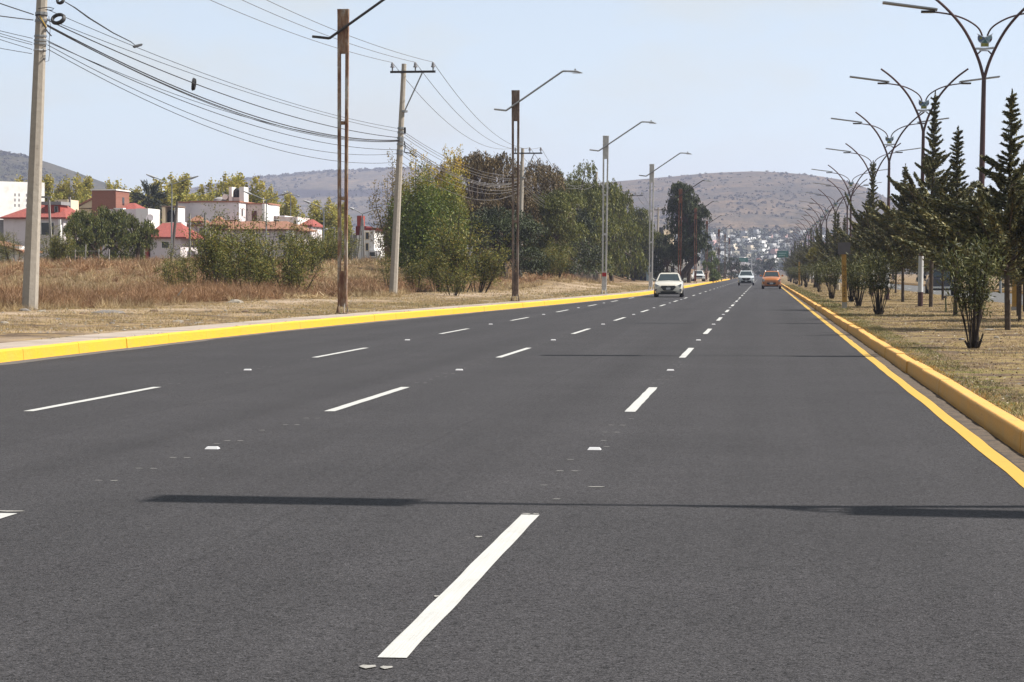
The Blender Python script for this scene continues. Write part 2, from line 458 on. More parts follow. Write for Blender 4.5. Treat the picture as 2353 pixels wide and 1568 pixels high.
# ------------------------------------------------------------------ ground sheet (one sheet, out to the horizon)
def ground_material():
    m, t, bs, _ = new_mat("ground_soil_and_grass")
    at = t.nodes.new("ShaderNodeVertexColor"); at.layer_name = "cover"
    sp = t.nodes.new("ShaderNodeSeparateColor"); t.links.new(at.outputs["Color"], sp.inputs[0])
    f1 = noise(t, 1.1, 6, 0.65, "World"); f2 = noise(t, 16.0, 5, 0.7, "World"); f3 = noise(t, 0.28, 4, 0.6, "World")
    straw = ramp(t, f2, [(0.3, (0.135, 0.089, 0.040)), (0.5, (0.225, 0.158, 0.078)), (0.7, (0.30, 0.222, 0.125))])
    green = ramp(t, f2, [(0.3, (0.038, 0.046, 0.010)), (0.7, (0.115, 0.115, 0.026))])
    soil = ramp(t, f2, [(0.3, (0.052, 0.034, 0.024)), (0.7, (0.110, 0.080, 0.058))])
    path = ramp(t, f2, [(0.3, (0.22, 0.165, 0.115)), (0.7, (0.325, 0.255, 0.19))])
    c = mix(t, ramp(t, f1, [(0.44, 0.0), (0.56, 0.95)]), straw, soil)
    c = mix(t, 1.0, c, ramp(t, noise(t, 5.0, 5, 0.7, "World"), [(0.3, 0.65), (0.7, 1.3)]), 'MULTIPLY')
    gm = t.nodes.new("ShaderNodeMath"); gm.operation = 'MULTIPLY'
    t.links.new(sp.outputs[1], gm.inputs[0]); t.links.new(ramp(t, f1, [(0.36, 1.0), (0.52, 0.0)]), gm.inputs[1])
    c = mix(t, gm.outputs[0], c, green)
    c = mix(t, sp.outputs[0], c, path)
    c = mix(t, sp.outputs[2], c, mix(t, ramp(t, f3, [(0.4, 0.0), (0.6, 1.0)]), (0.085, 0.045, 0.024), (0.11, 0.075, 0.04)))
    t.links.new(c, bs.inputs["Base Color"]); bs.inputs["Roughness"].default_value = 0.95; bs.inputs["Specular IOR Level"].default_value = 0.1
    bump(t, bs, f2, 0.7, 0.05)
    return m
M_GROUND = ground_material()

def build_ground():
    rows = np.concatenate([np.arange(-40, 10, 10), np.arange(10, 30, 1.0), np.arange(30, 130, 0.7), np.arange(130, 260, 2.0),
                           np.arange(260, 520, 8), np.arange(520, 1500, 60), [1700, 2200, 3000, 4500, 7000, 12000.]])
    dl = np.concatenate([[9000, 5000, 2500, 1200, 700, 450, 300, 220, 170], np.arange(140, 60, -8), np.arange(60, 26, -2.0), np.arange(26, 10, -0.8), np.arange(10, 0.6, -0.45), [0.155]])
    xr = np.concatenate([[2.296, 2.33, 2.42], np.arange(2.55, 10.6, 0.27), [10.62]])
    xf = np.array([17.62, 18, 19, 21, 24, 30, 40, 60, 100, 200, 400, 900, 2000, 5000, 9000.])
    nl, nr, nf = len(dl), len(xr), len(xf)
    Y = np.repeat(rows[:, None], nl + 1 + 1 + nr + 1 + 1 + nf, 1)
    kx = kerbx(rows)[:, None]
    XL = kx - dl[None, :]
    one = np.ones((len(rows), 1))
    X = np.concatenate([XL, kx - 0.15, one * 2.29, one * xr[None], one * 10.63, one * 17.6, one * xf[None]], 1)
    Z = ground_z(X, Y)
    pit = [nl, nl + 1, nl + 2 + nr, nl + 3 + nr]
    Z[:, pit] = -0.12
    far = sstep((Y - 900) / 1500)
    Z = Z * (1 - far) + far * np.where(Z < 0, Z, 0.2)
    n, k = X.shape
    V = np.stack([X, Y, Z], -1).reshape(-1, 3)
    idx = np.arange(n * k).reshape(n, k)
    Fc = np.stack([idx[:-1, :-1], idx[:-1, 1:], idx[1:, 1:], idx[1:, :-1]], -1).reshape(-1, 4)
    o = mesh_np("ground", V, Fc, M_GROUND, smooth=True)
    d = kerbx(Y) - X
    red = np.zeros_like(X); grn = np.zeros_like(X); blu = np.zeros_like(X)
    wob = (fnoise(X / 3.0, Y / 6.0, 21) - 0.5)
    pc = np.interp(Y, [40, 75, 120, 200, 300], [7.8, 7.4, 6.4, 5.4, 4.6])
    red = np.where(X < -3, np.exp(-((d - pc + wob * 2.5) / np.interp(Y, [60, 120], [1.1, 1.9])) ** 2 * 1.0), 0)
    red = np.maximum(red, np.where((X < -3) & (d > 0.1) & (d < 9), 0.55 * sstep((fnoise(X / 1.6, Y / 2.6, 31) - 0.52) / 0.12), 0))
    grn = np.where(X < -3, 0.8 * np.exp(-((d - 3.1 + wob) / 1.2) ** 2) * sstep((Y - 62) / 25), 0)
    grn = np.where((X > 2) & (X < 10.7), 0.30 + 0.9 * np.exp(-((X - 2.4) / 0.9) ** 2), grn)
    blu = np.where((X < -3) & (d > 9), 0.8 * sstep((d - 8.5) / 1.5), 0)
    cl = np.stack([np.clip(red, 0, 1), np.clip(grn, 0, 1), np.clip(blu, 0, 1), np.ones_like(red)], -1).reshape(-1, 4).astype(np.float32)
    ca = o.data.color_attributes.new("cover", 'FLOAT_COLOR', 'POINT')
    ca.data.foreach_set("color", cl.ravel())
    tag(o, kind="structure")
    return o
build_ground()

# ------------------------------------------------------------------ carriageways
def strip(name, rows, x0f, x1f, z, mat, parent=None, nx=2, edge=None):
    xs0 = np.array([x0f(y) for y in rows]); xs1 = np.array([x1f(y) for y in rows])
    u = np.linspace(0, 1, nx)[None]
    X = xs0[:, None] * (1 - u) + xs1[:, None] * u
    Y = np.repeat(np.asarray(rows, float)[:, None], nx, 1); Z = np.full_like(X, z)
    if edge is not None:
        X = np.concatenate([X, X[:, -1:] + 0.004], 1); Y = np.concatenate([Y, Y[:, -1:]], 1); Z = np.concatenate([Z, Z[:, -1:] + edge], 1); nx += 1
    n = len(rows)
    idx = np.arange(n * nx).reshape(n, nx)
    Fc = np.stack([idx[:-1, :-1], idx[:-1, 1:], idx[1:, 1:], idx[1:, :-1]], -1).reshape(-1, 4)
    return mesh_np(name, np.stack([X, Y, Z], -1).reshape(-1, 3), Fc, mat, parent)

rrows = np.concatenate([np.arange(-40, 10, 10), np.arange(10, 260, 0.5), np.arange(260, 520, 10), np.arange(520, 1801, 80)])
def redge(y): return 1.895 + 0.03 * (float(vnoise(y / 1.3, 0.5, 41)) - 0.5)
road = strip("road", rrows, lambda y: float(kerbx(y)) - 0.06, redge, 0.0, M_ASPH, nx=8, edge=-0.03)
tag(road, kind="structure")
gut = strip("gutter", rrows, lambda y: 1.93, lambda y: 2.18, -0.058, M_GUTTER); tag(gut, kind="structure")
opp = strip("opposite_road", np.concatenate([np.arange(0, 520, 10), np.arange(520, 1801, 80)]), lambda y: 10.66 + 0.12 * (float(vnoise(y / 6, 2.5, 4)) - 0.5), lambda y: 17.55, 0.002, M_ASPH_OLD, nx=6)
tag(opp, kind="structure")
estrip = strip("old_edge_strip", np.arange(2, 300, 0.22), lambda y: 1.875, lambda y: 2.035 + 0.07 * (float(fnoise(y / 0.7, 3.5, 43)) - 0.5), -0.004, M_EDGE, parent=road, edge=-0.06)
dust = strip("gutter_dust_band", np.arange(20, 240, 0.8), lambda y: float(kerbx(y)) - 0.03, lambda y: float(kerbx(y)) + 0.18 + 0.4 * float(fnoise(y / 3.0, 1.5, 8)), 0.004, M_DUST, parent=road)

def paint_dash(xc, y0, y1, w, mat, name="lane_dash", z=0.004, seed=0):
    ys = np.linspace(y0, y1, max(3, int((y1 - y0) / 0.12) + 1)) if y0 < 60 else np.array([y0, (y0 + y1) / 2, y1])
    j = 0.010 if y0 < 60 else 0.0
    L = xc - w / 2 + j * (vnoise(ys * 2.2, seed + 0.5, 51) - 0.5); R = xc + w / 2 + j * (vnoise(ys * 2.2, seed + 0.5, 52) - 0.5)
    n = len(ys)
    V = np.concatenate([np.stack([L, ys, np.full(n, z)], 1), np.stack([R, ys, np.full(n, z)], 1)])
    i = np.arange(n - 1)
    o = mesh_np(name, V, np.stack([i, n + i, n + i + 1, i + 1], 1), mat, parent=road)
    return o

LANES = [("right", -1.385), ("middle", -4.52), ("left", -7.66)]
PHASE = [8.25, 7.98, 7.64]     # the rows of dashes are a little staggered
for li, (ln, lx) in enumerate(LANES):
    for k in range(-1, 33):
        y0 = PHASE[li] + 15 * k
        if ln == "left" and y0 > 128: break
        paint_dash(lx, y0, y0 + 5.0, 0.112, M_WHITE, seed=li * 40 + k)

# hand-painted yellow edge line along the gutter
def yl(y, s): return (1.752 if s == 0 else 1.882) + 0.028 * (float(vnoise(y / 1.1, s + 0.5, 61)) - 0.5)
edge_line = strip("edge_line", np.arange(4, 420, 0.5), lambda y: yl(y, 0), lambda y: yl(y, 1), 0.004, M_YLINE, parent=road)

# faint setting-out ticks between the dashes
for li, (ln, lx) in enumerate(LANES):
    for k in range(0, 3):
        for q in range(1, 10):
            y = PHASE[li] + 5 + 15 * k + q * 1.0 + random.uniform(-0.15, 0.15)
            if abs(q - 5) < 1: y += 0.4
            if random.random() < 0.15: continue
            xo = lx + random.uniform(-0.05, 0.05)
            for s in ((-0.035, 0.03), (0.035, 0.028)):
                if random.random() < 0.2: continue
                mb = MB(); a = 2 * s[1]; b = 0.008 + 0.008 * random.random()
                mb.add([(xo + s[0] * 1.6 + a * math.cos(t) * 0.55, y + b * math.sin(t), 0.0045) for t in np.linspace(0, 2 * math.pi, 7)[:-1]], [(0, 1, 2, 3, 4, 5)])
                mb.build("paint_tick", M_TICK, road)
for x, y, a, b in [(845, 1534, 0.032, 0.035), (888, 1536, 0.024, 0.03), (1213, 1182, 0.04, 0.02), (1228, 1182, 0.03, 0.02), (1370, 1120, 0.06, 0.02), (1003, 1372, 0.012, 0.02), (22, 1176, 0.10, 0.03), (1100, 1235, 0.02, 0.03)]:
    p = G(x, y); mb = MB()
    mb.add([(p[0] + a * math.cos(t), p[1] + b * math.sin(t) * (1 + 0.3 * math.sin(3 * t)), 0.0047) for t in np.linspace(0, 2 * math.pi, 9)[:-1]], [tuple(range(8))])
    mb.build("paint_tick", M_TICK, road)
for k in range(3, 14):
    o_ = paint_dash(13.6, 60 + 15 * k, 65 + 15 * k, 0.11, M_WHITE, name="lane_dash"); o_.parent = opp   # these lie on the opposite carriageway

# raised white road studs, one in the middle of each gap
stud_me = None
for li, (ln, lx) in enumerate(LANES):
    for k in range(0, 8):
        y = PHASE[li] + 10 + 15 * k
        if ln == "left" and k > 6: break
        if stud_me is None:
            mb = MB(); mb.frustum([(-0.062, -0.05, 0.001), (0.062, -0.05, 0.001), (0.062, 0.05, 0.001), (-0.062, 0.05, 0.001)],
                                  [(-0.046, -0.028, 0.021), (0.046, -0.028, 0.021), (0.046, 0.028, 0.021), (-0.046, 0.028, 0.021)])
            so = mb.build("road_stud", M_STUD); stud_me = so
        else:
            so = stud_me.copy(); COL.objects.link(so)
        so.scale = (0.9, 0.9, 0.9)
        so.location = (lx + random.uniform(-0.02, 0.02), y, 0.0)
        first = "nearest" if (k == 0) else ORD[k]
        tag(so, f"raised white stud on the {ln} lane line, {first} one from the viewer", "road stud", "raised studs along the lane lines")

# ------------------------------------------------------------------ kerbs and pavement, block by block
def blocks(name, prof, mat, path, y0, y1, step, jitter, gap=0.012, part="kerb_block"):
    root = empty(name, (0, 0, 0)); tag(root, kind="structure")
    mb = MB(); mb.prism_y(prof, -(step - gap) / 2, (step - gap) / 2)
    first = None
    y = y0
    while y < y1:
        yc = y + step / 2; xc = path(yc)
        if first is None:
            o = first = mb.build(part, mat, root, bevel=0.012)
        else:
            o = first.copy(); COL.objects.link(o); o.parent = root
        o.location = (xc + random.uniform(-jitter, jitter), yc, random.uniform(-jitter, jitter) * 0.6)
        o.rotation_euler = (random.uniform(-jitter, jitter) * 0.3, 0, -math.atan2(path(yc + 1) - path(yc - 1), 2.0) + random.uniform(-jitter, jitter) * 0.35)
        y += step
    return root
PL = [(0.0, -0.06), (-0.02, 0.185), (-0.04, 0.205), (-0.165, 0.205), (-0.165, -0.06)]
PR = [(0.0, -0.10), (0.012, 0.118), (0.03, 0.137), (0.165, 0.137), (0.165, -0.10)]
blocks("kerb", PL, M_KERB_L, lambda y: float(kerbx(y)), 18, 330, 3.0, 0.006, 0.012)
blocks("kerb", PL, M_KERB_L, lambda y: float(kerbx(y)), 330, 495, 15.0, 0.0)
blocks("kerb", PR, M_KERB_R, lambda y: 2.14, 4, 244, 3.0, 0.016, 0.02)
blocks("kerb", PR, M_KERB_R, lambda y: 2.14, 244, 604, 20.0, 0.0)
blocks("kerb", PR, M_KERB_R, lambda y: 17.5, 60, 420, 6.0, 0.01)

WALKW = lambda y: float(np.interp(y, [30, 60, 100, 150, 300], [1.25, 1.2, 1.1, 0.95, 0.9]))
walk = empty("pavement", (0, 0, 0)); tag(walk, kind="structure")
y = 20.0
while y < 300:
    step = 2.5
    a, b = y + 0.006, y + step - 0.006
    ka, kb = float(kerbx(a)) - 0.175, float(kerbx(b)) - 0.175
    wa, wb = WALKW(a), WALKW(b)
    z = 0.198 + random.uniform(-0.006, 0.006)
    mb = MB(); mb.frustum([(ka, a, 0.05), (kb, b, 0.05), (kb - wb, b, 0.05), (ka - wa, a, 0.05)][::-1], [(ka, a, z), (kb, b, z), (kb - wb, b, z), (ka - wa, a, z)][::-1])
    mb.build("paving_slab", M_WALK, walk)
    y += step

# ------------------------------------------------------------------ hills
def hillmat(name, a, b, c, band=False):
    m, t, bs, _ = new_mat(name)
    f1 = noise(t, 0.012, 6, 0.65, "World"); f2 = noise(t, 0.05, 6, 0.7, "World", mp=(1.0, 0.5, 1.6)); f3 = noise(t, 0.16, 4, 0.7, "World", mp=(1.0, 0.4, 1.4))
    k = mix(t, ramp(t, f1, [(0.38, 0.0), (0.6, 1.0)]), a, b)
    k = mix(t, ramp(t, f2, [(0.42, 0.0), (0.60, 0.85)]), k, c)
    k = mix(t, ramp(t, noise(t, 0.004, 5, 0.6, "World", mp=(1.0, 0.5, 3.0)), [(0.45, 0.0), (0.62, 0.6)]), k, tuple(v * 0.8 for v in c))
    k = mix(t, ramp(t, f3, [(0.58, 0.0), (0.66, 0.9)]), k, tuple(v * 0.6 for v in c))
    if band:
        g = t.nodes.new("ShaderNodeNewGeometry"); sp = t.nodes.new("ShaderNodeSeparateXYZ"); t.links.new(g.outputs["Position"], sp.inputs[0])
        r = ramp(t, sp.outputs["Z"], [(0.0, 0.0), (1.0, 1.0)])
        mr = t.nodes.new("ShaderNodeMapRange"); mr.inputs["From Min"].default_value = 0; mr.inputs["From Max"].default_value = 160
        wn = noise(t, 0.006, 3, 0.5, "World"); ad = t.nodes.new("ShaderNodeMath"); ad.operation = 'MULTIPLY_ADD'; ad.inputs[1].default_value = 14; 
        t.links.new(wn, ad.inputs[0]); t.links.new(sp.outputs["Z"], ad.inputs[2]); t.links.new(ad.outputs[0], mr.inputs["Value"])
        bd = ramp(t, mr.outputs["Result"], [(0.0, 0.0), (0.695, 0.0), (0.705, 1.0), (0.80, 1.0), (0.81, 0.0)])
        k = mix(t, bd, k, (0.035, 0.030, 0.030))
    t.links.new(k, bs.inputs["Base Color"]); bs.inputs["Roughness"].default_value = 1.0; bs.inputs["Specular IOR Level"].default_value = 0.0
    bump(t, bs, f3, 0.6, 4.0)
    return m

HILLS = {}
def hill(name, pts, Y0, Y1, mat, label=None, expo=1.25, rough=0.11, x0=None, x1=None, nc=120):
    px = np.array([p[0] for p in pts], float); py = np.array([p[1] for p in pts], float)
    cx = np.linspace(px[0], px[-1], nc)
    top = np.interp(cx, px, py)
    kk = np.hanning(9); kk /= kk.sum(); tp = np.pad(top, 4, 'edge'); top = np.convolve(tp, kk, 'valid')
    Hr = np.array([D(a, b, Y1)[2] for a, b in zip(cx, top)])
    dx = np.array([ray(a, 628.0)[0] / ray(a, 628.0)[1] for a in cx])
    T = np.concatenate([np.linspace(0, 1, 46), [1.06, 1.14, 1.3, 1.6]])
    Yr = Y0 + (Y1 - Y0) * T
    s = np.where(T <= 1, T ** expo, np.clip(1 - (T - 1) * 1.6, 0, 1))
    X = dx[None] * Yr[:, None]; Y = np.repeat(Yr[:, None], nc, 1)
    Z = s[:, None] * Hr[None] + (fnoise(X / 110.0, Y / 160.0, 77, 4) - 0.5) * rough * np.clip(Hr[None], 10, 200) * np.clip(T * (1 - T) * 4 + 0.12, 0, 1)[:, None]
    Z[0] = -2
    idx = np.arange(X.size).reshape(X.shape)
    Fc = np.stack([idx[:-1, :-1], idx[:-1, 1:], idx[1:, 1:], idx[1:, :-1]], -1).reshape(-1, 4)
    o = mesh_np(name, np.stack([X, Y, Z], -1).reshape(-1, 3), Fc, mat, smooth=True); tag(o, kind="structure")
    HILLS[o.name] = (cx, Yr, Z, dx)
    return o

def hill_z(hname, vx, Y):
    cx, Yr, Z, dx = HILLS[hname]
    i = int(np.clip(np.searchsorted(Yr, Y) - 1, 0, len(Yr) - 2)); u = (Y - Yr[i]) / (Yr[i + 1] - Yr[i])
    row = Z[i] * (1 - u) + Z[i + 1] * u
    z = float(np.interp(vx, cx, row)); x = float(np.interp(vx, cx, dx)) * Y
    return x, z

MH1 = hillmat("hill_dry_grass", (0.132, 0.096, 0.064), (0.088, 0.073, 0.056), (0.046, 0.043, 0.036))
MH2 = hillmat("hill_dry_fields", (0.148, 0.112, 0.075), (0.108, 0.088, 0.066), (0.052, 0.048, 0.038), band=True)
MH3 = hillmat("hill_scrub", (0.085, 0.070, 0.048), (0.062, 0.056, 0.036), (0.034, 0.036, 0.022))
h_r = hill("hill", [(1150, 430), (1300, 424), (1405, 418), (1500, 410), (1560, 405), (1640, 398), (1740, 394), (1790, 397), (1860, 402), (1950, 416), (2010, 440), (2080, 478), (2160, 520), (2260, 560), (2400, 600), (2600, 618)], 1250, 2700, MH1)
h_m = hill("hill", [(250, 470), (400, 440), (455, 428), (560, 409), (650, 402), (720, 395), (880, 388), (1000, 384), (1150, 390), (1300, 410), (1450, 440), (1600, 500)], 1700, 3600, MH2)
h_l = hill("hill", [(-500, 300), (-200, 325), (-60, 340), (0, 350), (60, 358), (120, 376), (170, 393), (230, 416), (300, 438), (400, 470), (520, 520), (640, 580)], 1100, 2300, MH3)

def scrub(hname, n, x0, x1, size, mat, tmin=0.25, tmax=1.0, ridge=0.25):
    cx, Yr, Z, dx = HILLS[hname]
    V = []; Fc = []
    P = []; S = []
    for q in range(n):
        vx = rng.uniform(x0, x1); t = rng.uniform(tmin, tmax) if rng.random() > ridge else rng.uniform(0.97, 1.03)
        Y = Yr[0] + (Yr[45] - Yr[0]) * t
        x, z = hill_z(hname, vx, Y)
        if fnoise(np.array([x / 90.0]), np.array([Y / 190.0]), 13)[0] < rng.uniform(0.38, 0.62): continue
        P.append((x, Y, z)); S.append(size * rng.uniform(0.25, 1.0) ** 1.5 * 1.0)
    P = np.repeat(np.array(P), 14, 0); S = np.repeat(np.array(S), 14); m = len(P)
    dv = rng.normal(size=(m, 3)); dv /= np.linalg.norm(dv, axis=1, keepdims=True); dv[:, 2] = np.abs(dv[:, 2]) * 0.9
    C_ = P + dv * (S * rng.random(m) ** 0.5)[:, None]
    u = rng.normal(size=(m, 3)); u /= np.linalg.norm(u, axis=1, keepdims=True); w = np.cross(u, rng.normal(size=(m, 3))); w /= np.linalg.norm(w, axis=1, keepdims=True)
    V = [np.stack([C_ - u * S[:, None] * .55, C_ + w * S[:, None] * .4, C_ + u * S[:, None] * .55, C_ - w * S[:, None] * .4], 1).reshape(-1, 3)]; Fc = [np.arange(m * 4).reshape(m, 4)]
    o = mesh_np("hill_scrub", np.concatenate(V), np.concatenate(Fc), mat)
    tag(o, "scattered dark shrubs dotted over the far hillside", "scrub", kind="stuff")
    return o
M_SCRUB = plain("scrub_dark", (0.10, 0.09, 0.068), 1.0, 0.4, 0.05, coord="World")
s1 = scrub(h_r.name, 2400, 1380, 2060, 2.3, M_SCRUB, tmin=0.3, ridge=0.06); s1["label"] = "scattered dark shrubs dotted over the broad hill behind the road"
s2 = scrub(h_m.name, 2600, 440, 1000, 3.6, M_SCRUB, ridge=0.4); s2["label"] = "scattered shrubs on the hill behind the houses"
s3 = scrub(h_l.name, 3500, -40, 330, 2.8, M_SCRUB, tmin=0.1); s3["label"] = "dense scrub covering the hill at far left"

# ------------------------------------------------------------------ rusty twin-upright lamp posts on the pavement
def rust_post(mat, arm_mat, headed=True):
    r = empty("lamp_post")
    up = [MB(), MB()]
    # two flat uprights, a little farther apart at the top
    for k, s in enumerate((-1, 1)):
        xb, xt, w = s * 0.095, s * 0.128, 0.048
        up[k].frustum([(xb - w, -0.06, 0.25), (xb + w, -0.06, 0.25), (xb + w, 0.06, 0.25), (xb - w, 0.06, 0.25)],
                      [(xt - w, -0.06, 9.25), (xt + w, -0.06, 9.25), (xt + w, 0.06, 9.25), (xt - w, 0.06, 9.25)])
        up[k].build("upright", mat, r, bevel=0.006)
    MB().frustum([(-0.15, -0.066, 8.0), (0.15, -0.066, 8.0), (0.15, 0.066, 8.0), (-0.15, 0.066, 8.0)],
                 [(-0.18, -0.066, 9.37), (0.18, -0.066, 9.37), (0.18, 0.066, 9.37), (-0.18, 0.066, 9.37)]).build("head_plate", mat, r, bevel=0.006)
    MB().frustum([(-0.125, -0.066, 0.22), (0.125, -0.066, 0.22), (0.125, 0.066, 0.22), (-0.125, 0.066, 0.22)],
                 [(-0.13, -0.066, 1.32), (0.13, -0.066, 1.32), (0.13, 0.066, 1.32), (-0.13, 0.066, 1.32)]).build("foot_plate", mat, r, bevel=0.006)
    for z in (3.5, 5.82):
        MB().box(-0.085, 0.085, -0.05, 0.05, z, z + 0.11).build("spacer", mat, r)
    b = MB(); b.box(-0.2, 0.2, -0.2, 0.2, 0.0, 0.025); base = b.build("base_plate", mat, r)
    g = MB()
    for sx in (-1, 1):
        g.add([(sx * 0.13, -0.012, 0.02), (sx * 0.20, -0.012, 0.02), (sx * 0.14, -0.012, 0.33), (sx * 0.13, 0.012, 0.02), (sx * 0.20, 0.012, 0.02), (sx * 0.14, 0.012, 0.33)],
              [(0, 1, 2), (5, 4, 3), (0, 3, 4, 1), (1, 4, 5, 2), (2, 5, 3, 0)])
        g.add([(-0.012 + sx * 0.08, -0.066, 0.02), (-0.012 + sx * 0.08, -0.19, 0.02), (-0.012 + sx * 0.08, -0.07, 0.33), (0.012 + sx * 0.08, -0.066, 0.02), (0.012 + sx * 0.08, -0.19, 0.02), (0.012 + sx * 0.08, -0.07, 0.33)],
              [(0, 1, 2), (5, 4, 3), (0, 3, 4, 1), (1, 4, 5, 2), (2, 5, 3, 0)])
    g.build("gusset", mat, r)
    a = MB(); a.tube([(-0.95, -0.11, 8.53), (-0.44, -0.11, 8.47), (-0.40, -0.11, 8.475), (2.08, -0.11, 10.17), (2.14, -0.11, 10.19), (2.30, -0.11, 10.19)], 0.042, 8)
    arm = a.build("arm", arm_mat, r, smooth=True)
    h = MB(); h.frustum([(2.28, -0.16, 10.15), (3.02, -0.19, 10.10), (3.02, -0.03, 10.10), (2.28, -0.06, 10.15)], [(2.30, -0.15, 10.23), (2.75, -0.18, 10.21), (2.75, -0.04, 10.21), (2.30, -0.07, 10.23)])
    hd = h.build("lamp_head", M_PANEL, r, bevel=0.02)
    MB().tube([(2.66, -0.11, 10.20), (2.66, -0.11, 10.29)], 0.035, 8).build("photocell", M_STEEL, hd)
    MB().box(2.55, 2.95, -0.17, -0.05, 10.085, 10.104).build("lens", M_LWHITE, hd)
    return r

PROT = {"a": rust_post(M_RUST1, M_DKSTEEL), "b": rust_post(M_RUST2, M_STEEL), "c": rust_post(M_RUST3, M_DKSTEEL), "g": rust_post(M_GREYP, M_STEEL)}
used = set()
POSTS = [(787, 721, "a", "streaked rust-brown and grey twin-upright lamp post nearest on the left pavement"),
         (1184, 692.5, "b", "dark brown rusty twin-upright lamp post, second along the left pavement"),
         (1388, 676.5, "g", "grey painted twin-upright lamp post with a red sticker at its foot"),
         (1495, 666.5, "g", "grey twin-upright lamp post standing behind the pale sedan"),
         (1561, 658, "c", "red rusty lamp post in front of the lone dark tree, left of two"),
         (1597.5, 651, "c", "red rusty lamp post in front of the lone dark tree, right of two"),
         (1623, 646.5, "c", "rusty lamp post just right of the parked white pickup"),
         (1651, 643.5, "c", "rusty lamp post with a broad brown head above the end of the yellow kerb"),
         (1665.5, 642, "b", "distant thin brown lamp post, second from the far end of the kerb"),
         (1675.5, 640.5, "c", "farthest rusty lamp post beside the bushes at the kerb's end")]
for i, (x, y, k, lab) in enumerate(POSTS):
    p = G(x, y, 0.2) if i < 8 else D(x, y, (470, 520)[i - 8])
    if i == 4: p = D(x, 640, 216.0)
    o = PROT[k] if k not in used else copy_tree(PROT[k]); used.add(k)
    place(o, (p[0], p[1], float(ground_z(p[0], p[1])) + 0.008 if i > 3 else 0.2), random.uniform(-0.05, 0.05), 1.0, (0, math.radians([0.3, 0.1, 0.6, 0.5, 0.6, 0.2, 0.4, 0.3, 0.2, 0.3][i])))
    if i == 2: STK = o.name
    tag(o, lab, "lamp post", "twin-upright lamp posts along the left pavement")
for _ in range(1):
    if True:
        o = bpy.data.objects[STK]
        MB().box(-0.128, 0.128, -0.075, -0.068, 1.05, 1.28).build("sticker", plain("sticker_red", (0.42, 0.03, 0.03), 0.6, 0.5, 14), o, local=True)

